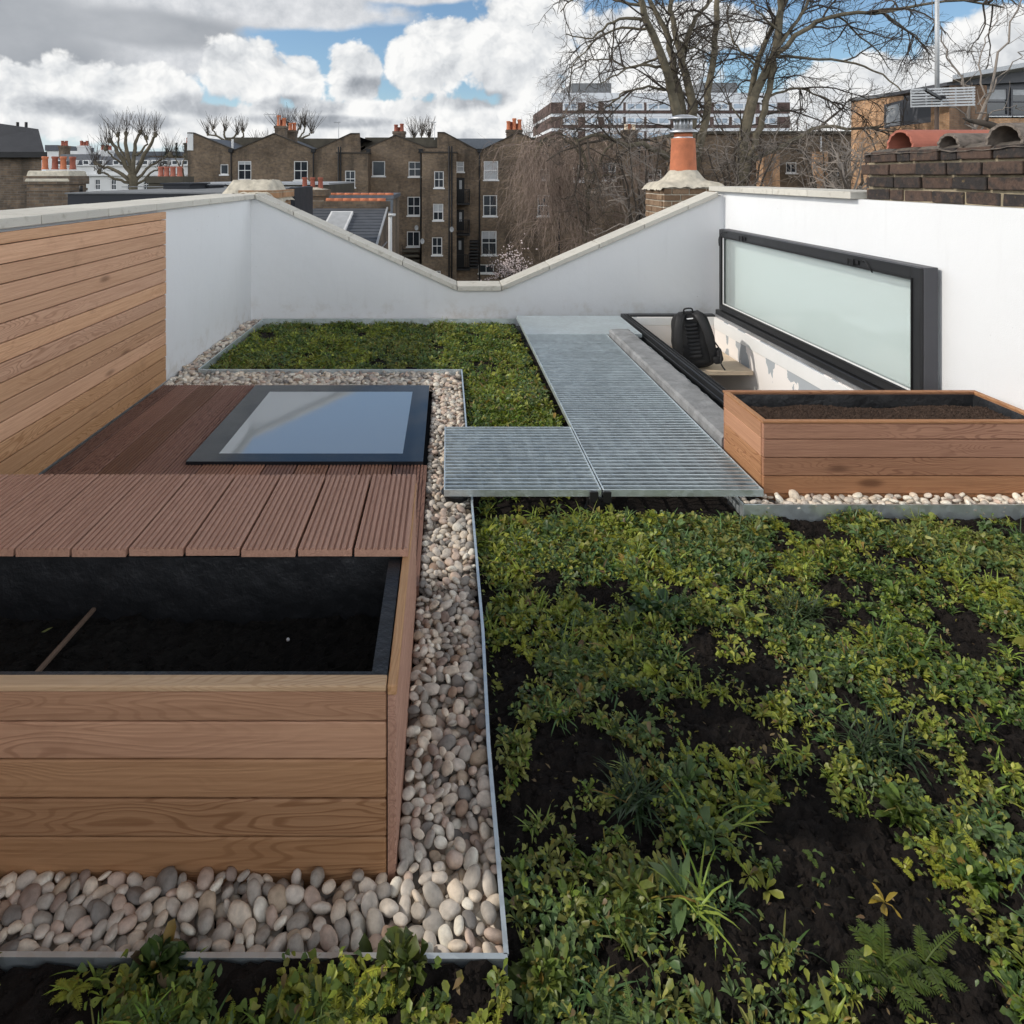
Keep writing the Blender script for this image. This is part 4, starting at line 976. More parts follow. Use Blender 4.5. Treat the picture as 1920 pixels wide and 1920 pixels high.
BARE = [(*P(px, py, -.03)[:2], rr, st_) for px, py, rr, st_ in ((1320, 1370, .12, 1.1), (1570, 1580, .10, 1.0), (1600, 1760, .13, 1.1), (1400, 1740, .12, .9), (1350, 1000, .10, .8), (1010, 1130, .05, .7), (1700, 1300, .12, .6),
        (1880, 970, .25, .6), (1260, 1780, .05, .6), (80, 1870, .13, 1.2), (500, 1870, .08, .9), (1850, 1560, .08, .9), (1560, 1000, .08, .6), (1760, 1660, .05, .8), (950, 1400, .06, .6), (1190, 1330, .05, .6), (1480, 1640, .10, .9))]
def density(x, y):
    d = cover(x, y)
    if y > 2.36 and x < 1.25: d += 0.55 * min(1, (y - 2.36) * 6)
    if y < 1.17 and x < 0.11: d += 0.12
    for bx, by, rr, st_ in BARE: d -= 0.62 * st_ * math.exp(-((x - bx) ** 2 + (y - by) ** 2) / (rr * rr))
    return d
Lc = Leaves()
def patch_type(x, y): return mnoise.noise((x * 3.3 + 20, y * 3.3, 3.0)), mnoise.noise((x * 1.7 - 9, y * 1.7, 6.0))
def plant_area(rect, n, s_lo, s_hi, thr, yellow=0.04):
    for _ in range(n):
        x = random.uniform(rect[0], rect[1]); y = random.uniform(rect[2], rect[3]); d = density(x, y)
        if d < thr + random.uniform(-.12, .10): continue
        a, b_ = patch_type(x, y); size = random.uniform(s_lo, s_hi) * (0.75 + 0.5 * min(1, max(0, d - thr) * 1.6))
        base = GREENS[int((b_ + 1) * 3.2 + random.uniform(0, 1.4)) % 6] * random.uniform(.8, 1.2)
        r = random.random()
        if a > 0.22 and r < .6: rosette(Lc, x, y, size * 1.15, 'lance', random.randint(8, 14), base, yellow, .04, .24, (15, 75))
        elif a < -0.22 and r < .42: frond(Lc, x, y, size * 1.1, random.randint(3, 6), base * np.array((1.1, 1.05, .8)))
        elif r < .72: rosette(Lc, x, y, size * .9, 'spoon', random.randint(10, 18), base, yellow, .04, .42, (5, 70))
        elif r < .93: rosette(Lc, x, y, size, 'oval', random.randint(9, 16), base, yellow, .05, .40, (0, 70))
        else: tuft(Lc, x, y, size * 1.6, random.randint(14, 26), base * np.array((.8, .95, .9)))
plant_area((0.13, 2.3, 1.02, 2.76), 8200, 0.016, 0.044, -0.12, .06)
plant_area((0.13, 2.3, 1.02, 2.76), 560, 0.045, 0.072, 0.12, .07)
plant_area((2.25, 2.62, 1.8, 2.70), 330, 0.04, 0.07, -0.2)
plant_area((0.17, 2.2, 2.35, 2.74), 700, 0.030, 0.052, -0.3, .10)
plant_area((-0.95, 0.10, 1.00, 1.14), 420, 0.022, 0.048, 0.0)
plant_area((0.13, 0.63, 3.53, 4.70), 950, 0.032, 0.062, -0.08, .12)
plant_area((0.13, 0.64, 2.78, 3.5), 60, 0.03, 0.05, -0.1)
plant_area((-1.73, 0.64, 4.73, 6.34), 5200, 0.026, 0.052, 0.24, .06)
# creeping small leaves that knit the mat together
def creep(rect, n, thr, s=(0.010, 0.022)):
    pts = np.stack([RNG.uniform(rect[0], rect[1], n), RNG.uniform(rect[2], rect[3], n)], 1)
    keep = np.array([density(x, y) > thr + RNG.normal(0, .1) for x, y in pts]); pts = pts[keep]; n = len(pts)
    z = np.array([SOIL_Z + soil_h(x, y) for x, y in pts]) + RNG.uniform(.003, .038, n)
    L = RNG.uniform(*s, n); base = GREENS[RNG.integers(0, 6, n)] * RNG.uniform(.7, 1.25, (n, 1))
    r = RNG.random(n); base[r < .07] = YELL[0] * .8; base[(r > .07) & (r < .11)] = BROWN[1]
    Lc.add(np.concatenate([pts, z[:, None]], 1), RNG.uniform(0, 6.28, n), RNG.uniform(-.2, 1.0, n), L, L * RNG.uniform(.35, .75, n), RNG.uniform(0, .8, n), .3, RNG.normal(0, .4, n), 'oval', base)
creep((0.12, 2.25, 1.02, 2.76), 16000, -0.18, (0.007, 0.018)); creep((-0.9, 0.1, 1.0, 1.15), 1000, -0.05); creep((-1.73, 0.64, 4.72, 6.34), 8000, 0.20, (0.012, 0.024)); creep((0.12, 0.64, 3.52, 4.7), 3000, -0.12, (0.012, 0.024))
# litter on the bare soil
n = 1100; pts = np.stack([RNG.uniform(0.12, 2.2, n), RNG.uniform(1.02, 2.7, n)], 1); z = np.array([SOIL_Z + soil_h(x, y) for x, y in pts]) + .004
L = RNG.uniform(.006, .018, n); Lc.add(np.concatenate([pts, z[:, None]], 1), RNG.uniform(0, 6.28, n), RNG.normal(0, .25, n), L, L * RNG.uniform(.15, .6, n), RNG.uniform(-.3, .5, n), .3, RNG.normal(0, .3, n), 'oval', np.concatenate([BROWN, GREENS[:2] * .8, YELL[:1] * .7])[RNG.integers(0, 6, n)])
tag(Lc.build('ground_cover', (0, 0, 0)), 'low mixed planting of leafy herbs and sedum covering the green roof', 'ground cover', kind='stuff')
# plants one can point at
def plant_thing(name, px, py, label, cat, fn, group=None):
    q = P(px, py, -0.02); Lv = Leaves(); fn(Lv, q.x, q.y); o = Lv.build(name, (q.x, q.y, SOIL_Z)); tag(o, label, cat, group); return o
def big_rosette(sz, n, base, kind='oval', py=.05, pb=.05, ratio=.38, pit=(10, 75), k=3):
    def fn(Lv, x, y):
        for _ in range(k): rosette(Lv, x + random.gauss(0, sz * .28), y + random.gauss(0, sz * .22), sz * random.uniform(.8, 1.1), kind, n, base, py, pb, ratio, pit)
    return fn
plant_thing('grass_tuft', 1640, 1400, 'wide tuft of dark bluish grass in the middle right of the planting', 'grass', lambda L, x, y: [tuft(L, x + random.gauss(0, .035), y + random.gauss(0, .03), .11, 70, (0.045, 0.08, 0.032)) for _ in range(3)])
plant_thing('grass_tuft', 1175, 1510, 'dark grass tuft with sprawling blades near the long metal edging', 'grass', lambda L, x, y: [tuft(L, x + random.gauss(0, .02), y + random.gauss(0, .015), .105, 60, (0.038, 0.07, 0.026)) for _ in range(2)])
plant_thing('grass_tuft', 1500, 1160, 'loose fine grass tuft below the redwood planter tray', 'grass', lambda L, x, y: [tuft(L, x + random.gauss(0, .05), y + random.gauss(0, .035), .10, 40, (0.055, 0.085, 0.034)) for _ in range(4)])
plant_thing('leafy_plant', 1185, 1690, 'bright green bushy plant with long leaves and feathery base near the bottom centre', 'plant', lambda L, x, y: (big_rosette(.066, 20, (0.15, 0.19, 0.04), 'lance', .12, .06, .26, (10, 75), 4)(L, x, y), [frond(L, x - .02 + random.gauss(0, .02), y - .03 + random.gauss(0, .012), .06, 9, (0.075, 0.115, 0.02)) for _ in range(4)]))
plant_thing('leafy_plant', 310, 1840, 'dark broad leaved clump against the metal strip at the lower left', 'plant', big_rosette(.058, 20, (0.055, 0.092, 0.024), 'oval', .02, .03, .5, (15, 85), 14))
plant_thing('leafy_plant', 740, 1850, 'yellowish green clump overhanging the near pebble corner', 'plant', big_rosette(.058, 16, (0.085, 0.115, 0.026), 'spoon', .08, .05, .5, (15, 80), 5))
plant_thing('leafy_plant', 1660, 1690, 'withered bright yellow plant lying on the bare soil at the lower right', 'plant', lambda L, x, y: rosette(L, x, y, .055, 'lance', 9, (0.42, 0.30, 0.05), 0, .1, .26, (5, 60)))
plant_thing('leafy_plant', 1850, 1475, 'small plant with a few long yellow leaves at the right edge', 'plant', lambda L, x, y: rosette(L, x, y, .062, 'lance', 8, (0.25, 0.23, 0.06), 0, .05, .34, (5, 50)))
plant_thing('leafy_plant', 1690, 1520, 'large fresh green clump of mixed leaves at the lower right', 'plant', lambda L, x, y: (big_rosette(.075, 16, (0.10, 0.15, 0.03), 'oval', .04, .04, .30, (10, 80), 5)(L, x, y), tuft(L, x + .02, y, .10, 40, (.075, .12, .03))))
plant_thing('leafy_plant', 1830, 1640, 'dense round leaved green clump near the right edge below the yellow leaves', 'plant', big_rosette(.040, 18, (0.095, 0.165, 0.03), 'spoon', .03, .05, .5, (5, 75), 16))
plant_thing('leafy_plant', 1660, 1830, 'upright feathery green plant at the bottom right', 'plant', lambda L, x, y: [frond(L, x + random.gauss(0, .03), y + random.gauss(0, .012), .085, 8, (0.085, 0.125, 0.022)) for _ in range(4)])
plant_thing('leafy_plant', 1010, 1840, 'large light green leafy clump beside the near corner of the metal edging', 'plant', big_rosette(.052, 18, (0.14, 0.19, 0.04), 'oval', .05, .05, .38, (10, 80), 11))
plant_thing('leafy_plant', 1220, 1145, 'bluish green clump of broad leaves in the shaded band of the planting', 'plant', big_rosette(.075, 14, (0.075, 0.14, 0.06), 'oval', .02, .02, .4, (10, 65), 5))
plant_thing('leafy_plant', 930, 1030, 'pale yellow green clump by the metal edging just below the square grating', 'plant', big_rosette(.07, 14, (0.12, 0.16, 0.04), 'oval', .05, .03, .5, (10, 65), 4))
plant_thing('leafy_plant', 1160, 990, 'lemon yellow clump just in front of the grating walkway', 'plant', big_rosette(.05, 14, (0.22, 0.22, 0.04), 'lance', .15, .05, .4, (20, 80), 4))

# ================================================================ BUILDINGS BEYOND THE TERRACE
GZ = -9.0
def facade(mb, x0, x1, z0, z1, Y, ops, reveal=0.13):
    xs = sorted({x0, x1, *[min(max(o[0], x0), x1) for o in ops], *[min(max(o[1], x0), x1) for o in ops]}); zs = sorted({z0, z1, *[o[2] for o in ops if z0 < o[2] < z1], *[o[3] for o in ops if z0 < o[3] < z1]})
    for i in range(len(xs) - 1):
        for j in range(len(zs) - 1):
            cx, cz = (xs[i] + xs[i + 1]) / 2, (zs[j] + zs[j + 1]) / 2
            if any(o[0] < cx < o[1] and o[2] < cz < o[3] for o in ops): continue
            mb.add([(xs[i], Y, zs[j]), (xs[i + 1], Y, zs[j]), (xs[i + 1], Y, zs[j + 1]), (xs[i], Y, zs[j + 1])], [(0, 1, 2, 3)])
    for o in ops:
        a, c, d, e = o; r = Y + reveal
        mb.add([(a, Y, d), (c, Y, d), (c, Y, e), (a, Y, e), (a, r, d), (c, r, d), (c, r, e), (a, r, e)], [(0, 4, 5, 1), (1, 5, 6, 2), (2, 6, 7, 3), (3, 7, 4, 0), (4, 7, 6, 5)])
def window(parent, x0, x1, z0, z1, Y, nx=2, nz=2, fw=0.06, pane='pane', sill=True, fmat='wframe', blind=0.0):
    f = MB(); y0, y1 = Y + 0.045, Y + 0.095
    f.box(x0, x0 + fw, y0, y1, z0, z1); f.box(x1 - fw, x1, y0, y1, z0, z1); f.box(x0 + fw, x1 - fw, y0, y1, z0, z0 + fw); f.box(x0 + fw, x1 - fw, y0, y1, z1 - fw, z1)
    for i in range(1, nx):
        x = x0 + (x1 - x0) * i / nx; f.box(x - .018, x + .018, y0 + .012, y1 - .002, z0 + fw, z1 - fw)
    for i in range(1, nz):
        z = z0 + (z1 - z0) * i / nz; f.box(x0 + fw, x1 - fw, y0 - .004, y1 - .004, z - .028, z + .028)
    w = f.build('window', M[fmat], parent)
    g = MB(); g.box(x0 + fw, x1 - fw, Y + 0.096, Y + 0.112, z0 + fw, z1 - fw); g.build('pane', M[pane], w)
    if blind:
        g = MB(); g.box(x0 + fw, x1 - fw, Y + 0.0885, Y + 0.0955, z1 - fw - (z1 - z0) * blind, z1 - fw); g.build('blind', M['curtain'], w)
    if sill:
        g = MB(); g.box(x0 - 0.07, x1 + 0.07, Y - 0.08, Y + 0.044, z0 - 0.10, z0 - 0.002); g.build('sill', M['wframe'], w)
    return w
def pxwin(parent, rect, Y, **k):
    x0, x1, y0, y1 = rect; a, c = QX(x0, Y), QX(x1, Y); e, d = QZ(y0, Y), QZ(y1, Y)
    window(parent, a, c, d, e, Y, **k); return (a, c, d, e)
def pots(parent, spots, z, r, h, mats=('terra',), flare=True):
    for i, (x, y, dh) in enumerate(spots):
        b = MB(); H = h * dh
        b.lathe([(r * 1.12, z), (r * 1.12, z + H * .07), (r * .95, z + H * .10), (r * .86, z + H * .80), (r * 1.02, z + H * .86), (r * 1.05, z + H * .98), (r * .80, z + H), (r * .75, z + H * .9)], x, y, 14, cap=False)
        b.build('chimney_pot', M[mats[i % len(mats)]], parent, smooth=True)
def stack(label, x0, x1, y0, y1, z0, z1, brick='brick', cap=None, over=0.06, group=None, name='chimney_stack'):
    t = empty(name, ((x0 + x1) / 2, (y0 + y1) / 2, z0), label, 'chimney', group)
    b = MB(); b.box(x0, x1, y0, y1, z0, z1 - 0.2); b.box(x0 - over, x1 + over, y0 - over, y1 + over, z1 - 0.199, z1); b.box(x0 - over / 2, x1 + over / 2, y0 - over / 2, y1 + over / 2, z1 - 0.36, z1 - 0.30); b.build('brickwork', M[brick], t)
    if cap:
        b = MB(); n = 10; v = []
        for i in range(n + 1):
            for j in range(5):
                u, w_ = i / n, j / 4; e = min(1, 4 * min(u, 1 - u)) * min(1, 3 * min(w_, 1 - w_) + .0)
                v.append((x0 + (x1 - x0) * u, y0 + (y1 - y0) * w_, z1 + 0.004 + cap * (e * (.8 + .3 * mnoise.noise((i * .9, j * 1.1, x0))))))
        b.add(v, [(i * 5 + j, (i + 1) * 5 + j, (i + 1) * 5 + j + 1, i * 5 + j + 1) for i in range(n) for j in range(4)]); b.build('mortar_cap', M['flaunch'], t)
    return t

# ---- Victorian terrace of brown stock brick with butterfly roofs
TY = 50.0; TD = 9.0
tx = lambda px: QX(px, TY); tz = lambda py: QZ(py, TY)
HOUSES = [
 dict(label='end house of the brick terrace with a white rendered chimney edge on its left', top=[(352, 250), (363, 250), (440, 282), (514, 251)],
      win=[((413, 428, 308, 327), dict(nx=1, nz=1)), ((446, 471, 302, 337), dict(nx=2, nz=2, blind=.15))], pipe=[434], wing=None),
 dict(label='brick terrace house with a single large sash window under its shallow roof valley', top=[(514, 251), (590, 282), (658, 251)],
      win=[((551, 577, 302, 338), dict())], pipe=[588], wing=dict(x=(632, 690), y=288, win=[((617 + 20, 645, 440, 470), dict(nx=1)), ((647, 666, 320, 351), dict())], pipes=[635, 639])),
 dict(label='brick terrace house with a rounded gable, a dark framed window and rear stairs', top=[(658, 251), (674, 251), (676, 286), (688, 278), (742, 254), (800, 277), (820, 277)],
      win=[((698, 722, 302, 330), dict(nx=1, nz=1)), ((766, 790, 303, 331), dict()), ((764, 788, 369, 404), dict()), ((763, 787, 434, 462), dict(nz=1))], pipe=[691, 789],
      wing=dict(x=(791, 856), y=287, win=[((814, 832, 321, 352), dict()), ((812, 831, 382, 413), dict(blind=.45)), ((810, 829, 445, 478), dict()), ((808, 826, 508, 530), dict())], pipes=[842, 847])),
 dict(label='brick terrace house with a blind drawn window and dark iron balconies', top=[(820, 249), (833, 249), (893, 281), (905, 281), (971, 249)],
      win=[((856, 870, 303, 322), dict(nx=1, nz=2, blind=.9)), ((907, 934, 302, 337), dict(nx=1, nz=2, blind=.95)), ((906, 932, 366, 405), dict()), ((903, 931, 433, 478), dict(blind=.3)), ((897, 926, 496, 512), dict(nz=1))], pipe=[899], wing=None),
 dict(label='brick terrace house half hidden by the weeping twigs', top=[(971, 249), (1010, 266), (1050, 282), (1125, 251)],
      win=[((1008, 1030, 317, 337), dict()), ((1008, 1030, 366, 405), dict()), ((1075, 1095, 310, 340), dict())], pipe=[1048], wing=None),
 dict(label='brick terrace house behind the bare trees with a pale chimney', top=[(1125, 251), (1200, 282), (1280, 251)],
      win=[((1130, 1155, 305, 338), dict()), ((1215, 1240, 318, 338), dict()), ((1215, 1240, 366, 405), dict())], pipe=[1198], wing=None),
]
for hi, H in enumerate(HOUSES):
    top = H['top']; x0, x1 = tx(top[0][0]), tx(top[-1][0]); ze = min(tz(p[1]) for p in top) - 0.02
    h = empty('terraced_house', ((x0 + x1) / 2, TY, GZ), H['label'], 'house', 'brown brick terraced houses')
    ops = [(tx(r[0]), tx(r[1]), tz(r[3]), tz(r[2])) for r, k in H['win']]
    b = MB(); facade(b, x0, x1, GZ, ze, TY, ops)
    poly = [(x0, ze)] + [(tx(px), tz(py)) for px, py in top] + [(x1, ze)]
    b.prism([p for p in poly][::-1], 1, TY + .0, TY + 0.33)
    b.add([(x0, TY, GZ), (x0, TY + TD, GZ), (x0, TY + TD, tz(262)), (x0, TY, ze), (x1, TY, GZ), (x1, TY + TD, GZ), (x1, TY + TD, tz(262)), (x1, TY, ze)], [(0, 3, 2, 1), (4, 5, 6, 7)])
    b.build('wall', M['brick'], h)
    for r, k in H['win']: pxwin(h, r, TY, **k)
    # coping along the gable, roof slopes behind, street parapet
    b = MB(); c = [(tx(px), tz(py)) for px, py in top]
    for (xa, za), (xb, zb) in zip(c[:-1], c[1:]):
        if abs(xb - xa) > .15: b.bar((xa, TY + .12, za + .03), (xb, TY + .12, zb + .03), 0.42, 0.075)
    b.build('coping', M['edge'], h)
    b = MB()
    for (xa, za), (xb, zb) in zip(c[:-1], c[1:]):
        if abs(xb - xa) > .6: b.add([(xa, TY + .34, za - .22), (xb, TY + .34, zb - .22), (xb, TY + TD - .1, zb - .1), (xa, TY + TD - .1, za - .1)], [(0, 1, 2, 3)])
    b.build('roof', M['lead'] if hi in (3,) else M['slate'], h)
    b = MB(); b.box(x0, x1, TY + TD - .3, TY + TD, GZ, QZ(258 + (hi % 2) * 2, TY + TD)); b.build('parapet', M['parapet'] if hi != 3 else M['lead'], h)
    if H['wing']:
        W = H['wing']; WY = TY - 1.6; wx = lambda px: QX(px, WY); wz = lambda py: QZ(py, WY)
        a, c2 = wx(W['x'][0]), wx(W['x'][1]); zt_ = wz(W['y'])
        wl = [q for q in W['win'] if W['x'][0] < q[0][0]]
        b = MB(); facade(b, a, c2, GZ, zt_, WY, [(wx(r[0]), wx(r[1]), wz(r[3]), wz(r[2])) for r, k in wl])
        b.add([(a, WY, GZ), (a, TY - .005, GZ), (a, TY - .005, zt_), (a, WY, zt_), (c2, WY, GZ), (c2, TY - .005, GZ), (c2, TY - .005, zt_), (c2, WY, zt_)], [(0, 3, 2, 1), (4, 5, 6, 7), (3, 7, 6, 2)])
        wing = b.build('rear_wing', M['brick'], h)
        for r, k in wl: pxwin(h, r, WY, **k)
        b = MB(); b.box(a - .08, c2 + .08, WY - .08, TY - .01, zt_ + .003, zt_ + .10); b.build('coping', M['edge'], h)
        for px in W['pipes']:
            b = MB(); b.tube([(wx(px), WY - .10, GZ), (wx(px), WY - .10, zt_ + .5)], .055, 8); b.build('drainpipe', M['iron'], h, smooth=True)
    for px in H['pipe']:
        b = MB(); zt_ = tz(286); b.tube([(tx(px), TY - .09, GZ), (tx(px), TY - .09, zt_)], .055, 8); b.box(tx(px) - .16, tx(px) + .16, TY - .26, TY - .01, zt_, zt_ + .28); b.build('drainpipe', M['iron'], h)
    if hi == 0:
        b = MB(); b.box(x0 - .02, x0 + .42, TY - .05, TY + .5, tz(282), tz(248)); b.build('chimney_edge', M['stucco'], h)
        b = MB(); b.tube([(tx(412), TY + 3, tz(278)), (tx(412), TY + 3, tz(257))], .09, 8); b.build('vent_pipe', M['stucco'], h)
    if hi == 2:
        for k in range(5):
            b = MB(); b.box(tx(754), tx(787), TY - 1.0, TY - .3, tz(470 + 9 * k), tz(466 + 9 * k)); b.build('stair', M['parapet'], h)
        b = MB(); b.box(tx(752), tx(756), TY - 1.05, TY - .2, GZ, tz(458)); b.build('stair_wall', M['brick2'], h)
    if hi == 3:
        for (r, nm) in (((854, 871, 333, 380), 'door'), ((854, 870, 393, 432), 'door'), ((853, 870, 446, 500), 'door')):
            b = MB(); b.box(tx(r[0]), tx(r[1]), TY - .03, TY - .004, tz(r[3]), tz(r[2])); d = b.build('door', M['iron'], h)
            b = MB(); b.box(tx(r[0] + 7), tx(r[0] + 12), TY - .045, TY - .031, tz(r[2] + 22), tz(r[2] + 5)); b.build('pane', M['curtain'], d)
        for yb in (380, 436, 500):
            b = MB(); za = tz(yb); b.box(tx(852), tx(880), TY - 1.2, TY - .01, za - .12, za); n = 9
            for k in range(n): x = tx(853) + (tx(879) - tx(853)) * k / (n - 1); b.box(x - .015, x + .015, TY - 1.2, TY - 1.17, za, za + 1.0)
            b.box(tx(852), tx(880), TY - 1.21, TY - 1.16, za + 1.0, za + 1.05); b.box(tx(879), tx(880), TY - 1.2, TY - .02, za + .1, za + 1.0); b.build('balcony', M['iron'], h)
        b = MB(); k0 = 9
        for k in range(k0): b.box(tx(880), tx(896), TY - 1.1, TY - .3, tz(500 - 6 * k) , tz(497 - 6 * k))
        b.build('iron_stair', M['iron'], h)
    if hi in (2, 3):
        for px, py in ((781, 427), (792, 452)) if hi == 2 else ((847, 430),):
            b = MB(); b.lathe([(0.02, 0), (.24, .04), (.27, .09), (.25, .09), (.02, .03)], 0, 0, 14); yy = TY - 1.75 if px > 790 else TY - .15
            b.v[-1] = np.array([(QX(px, yy) + p[0] * .55, yy - p[2], QZ(py, yy) + p[1] * .75) for p in b.v[-1]]); b.build('satellite_dish', M['pole'], h, smooth=True)
# chimneys on the terrace, set at the party walls
def tstack(label, px0, px1, pyb, pyt, Y, ps, mats):
    x0, x1 = QX(px0, Y), QX(px1, Y); t = stack(label, x0, x1, Y, Y + 0.9, QZ(pyb, Y), QZ(pyt, Y), 'brick2', group='chimneys along the brick terrace')
    pots(t, [(QX(px, Y), Y + .3 + .25 * (i % 2), hh) for i, (px, hh) in enumerate(ps)], QZ(pyt, Y) + .004, .16, .85, mats)
    return t
tstack('sooty terrace chimney with a tall orange pot in front of bare pollard twigs', 515, 534, 270, 236, TY + 2.0, [(521, 1.0), (526, .62), (531, .75)], ('terra', 'terra_old'))
tstack('lower stepped terrace chimney with two stubby orange pots beside the tallest pot', 538, 553, 270, 244, TY + 3.5, [(543, .7), (549, .75)], ('terra', 'terra'))
tstack('dark terrace chimney with three short brown pots above the rounded gable', 737, 759, 262, 246, TY + 1.0, [(742, .62), (748, .4), (753, .7)], ('terra_old', 'terra_old'))
tstack('terrace chimney with five stepped orange pots at the right end near the weeping twigs', 951, 979, 262, 243, TY + 1.5, [(954, .8), (959, .75), (965, 1.05), (970, .6), (975, .95)], ('terra', 'terra_old'))
tstack('terrace chimney with buff pots seen between the two bare trees', 1170, 1195, 280, 243, TY + 1.5, [(1176, .5), (1183, .55), (1190, .5)], ('ply', 'terra'))

# ---- the row to the right, behind the trees
RY = 46.0
h = empty('terraced_house', (QX(1450, RY), RY, GZ), 'long dark brick building with pale roof edge behind the bare trees on the right', 'house')
WR_ = [(1425, 1440, 302, 320), (1474, 1494, 304, 324), (1570, 1590, 304, 328), (1425, 1440, 350, 380), (1520, 1535, 300, 330)]
b = MB(); facade(b, QX(1285, RY), QX(1650, RY), GZ, QZ(252, RY), RY, [(QX(r[0], RY), QX(r[1], RY), QZ(r[3], RY), QZ(r[2], RY)) for r in WR_])
b.box(QX(1285, RY), QX(1650, RY), RY + .14, RY + 8, GZ, QZ(252.5, RY)); b.build('wall', M['brick'], h)
for r in WR_: pxwin(h, r, RY, nx=2, nz=1)
b = MB(); b.box(QX(1283, RY), QX(1652, RY), RY - .2, RY + 8.1, QZ(251.8, RY), QZ(246, RY)); b.build('roof_edge', M['parapet'], h)
for px in (1538, 1640):
    b = MB(); b.tube([(QX(px, RY), RY - .09, GZ), (QX(px, RY), RY - .09, QZ(256, RY))], .06, 8); b.build('drainpipe', M['stucco'], h, smooth=True)
b = MB(); b.box(QX(1416, RY), QX(1446, RY), RY - 1.2, RY - .16, GZ, QZ(290, RY)); b.box(QX(1521, RY), QX(1545, RY), RY - .5, RY - .005, GZ, QZ(285, RY)); b.build('rear_wing', M['orange'], h)

# ---- white and brown apartment block
AY = 95.0
h = empty('apartment_block', (QX(1240, AY), AY + 7, GZ), 'white and brown panelled apartment block behind the bare trees', 'apartment block')
ax0, ax1, ax2 = QX(1034, AY), QX(1480, AY), QX(1034, AY)
b = MB(); b.box(ax0, ax1, AY, AY + 20, GZ, QZ(174, AY)); b.build('wall', M['cladwhite'], h)
for (ya, yb) in ((192, 213), (219, 240), (246, 270)):
    b = MB(); b.box(ax0 - .06, ax1 + .06, AY - .08, AY + 19.9, QZ(yb, AY), QZ(ya, AY)); b.build('brown_band', M['brownbr'], h)
    for i, (px, w) in enumerate(((1069, 14), (1109, 12), (1150, 18), (1190, 17), (1234, 22), (1275, 13), (1312, 18), (1352, 14), (1394, 22), (1440, 16))):
        z0_, z1_ = QZ(yb - 6, AY), QZ(ya + .5, AY)
        f = MB(); x0_, x1_ = QX(px - w, AY), QX(px + w, AY); f.box(x0_, x1_, AY - .16, AY - .081, z0_, z1_); w_ = f.build('window', M['cladwhite'], h)
        f = MB()
        f.box(x0_ + .25, (x0_ + x1_) / 2 - .12, AY - .175, AY - .161, z0_ + .25, z1_ - .2); f.box((x0_ + x1_) / 2 + .12, x1_ - .25, AY - .175, AY - .161, z0_ + .25, z1_ - .2); f.build('pane', M['blockpane'], w_)
for (a, c, yt) in ((1080, 1156, 156), (1330, 1400, 155)):
    b = MB(); b.box(QX(a, AY), QX(c, AY), AY + 3, AY + 12, QZ(173.5, AY), QZ(yt, AY + 3)); b.build('roof_plant_room', M['roofgrey'], h)

# ---- modern orange brick building on the right
h = empty('modern_building', (17, 30, GZ), 'modern orange brick building with slanting roof and a large corner window, top right', 'building')
A0 = Q(1596, 190, 38); A1 = Q(1790, 165, 29)
b = MB(); a = Vector((A0.x, A0.y, 0)); c = Vector((A1.x, A1.y, 0)); d = (c - a).normalized(); n_ = Vector((-d.y, d.x, 0))
def quad_wall(mb, p, q, z0, za, zb, th=.4):
    nn = Vector((-(q - p).y, (q - p).x, 0)).normalized() * th
    mb.hexa([(p.x, p.y, z0), (q.x, q.y, z0), (q.x + nn.x, q.y + nn.y, z0), (p.x + nn.x, p.y + nn.y, z0), (p.x, p.y, za), (q.x, q.y, zb), (q.x + nn.x, q.y + nn.y, zb), (p.x + nn.x, p.y + nn.y, za)])
quad_wall(b, a, c, GZ, A0.z, A1.z, 6.0); b.build('orange_wall', M['orange'], h)
b = MB(); quad_wall(b, a + d * -.15 - n_ * .1, c + d * .1 - n_ * .1, A0.z + .01, A0.z + .16, A1.z + .20, 6.2)
b.v[-1][:4, 2] = (A0.z + .004, A1.z + .004, A1.z + .004, A0.z + .004); b.build('roof_edge', M['roofgrey'], h)
u = d * ((c - a).length * .39); p0 = a + u - n_ * .05; p1 = p0 + d * 1.7
b = MB(); quad_wall(b, p0, p1, QZ(242, 35), QZ(198, 35), QZ(196, 35), .045); w_ = b.build('window', M['dgrey'], h)
b = MB(); q0 = p0 + d * .25 - n_ * .02; q1 = p1 - d * .25 - n_ * .02; quad_wall(b, q0, q1, QZ(239, 35), QZ(203, 35), QZ(201, 35), .018); b.build('pane', M['curtain'], w_)
BX0, BY = QX(1780, 27.5), 27.5
b = MB(); kk = (BY + 6) / BY * 1.01; xq0, xq1 = QX(1780, BY), QX(1850, BY); b.hexa([(xq0, BY, GZ), (xq1, BY, GZ), (xq1 * kk, BY + 6, GZ), (xq0 * kk, BY + 6, GZ), (xq0, BY, QZ(160, BY)), (xq1, BY, QZ(160, BY)), (xq1 * kk, BY + 6, QZ(160, BY)), (xq0 * kk, BY + 6, QZ(160, BY))]); b.build('brown_wall', M['brown2'], h)
b = MB(); b.box(QX(1850, BY), QX(1990, BY), BY + .3, BY + 6, GZ, QZ(218, BY)); b.build('orange_wall', M['orange'], h)
wx0, wx1 = QX(1850, BY), QX(1990, BY)
b = MB(); b.box(wx0, wx1, BY + .5, BY + 5, QZ(217.5, BY), QZ(150, BY)); b.build('dark_storey', M['dgrey'], h)
window(h, QX(1853, BY), QX(1908, BY), QZ(216, BY), QZ(161, BY), BY + .38, 1, 2, .08, 'pane', True, 'dgrey', .35)
window(h, QX(1912, BY), QX(1975, BY), QZ(216, BY), QZ(161, BY), BY + .38, 1, 2, .08, 'pane', True, 'dgrey', .2)
b = MB(); ra, rb = Q(1772, 152, 27), Q(2000, 112, 27)
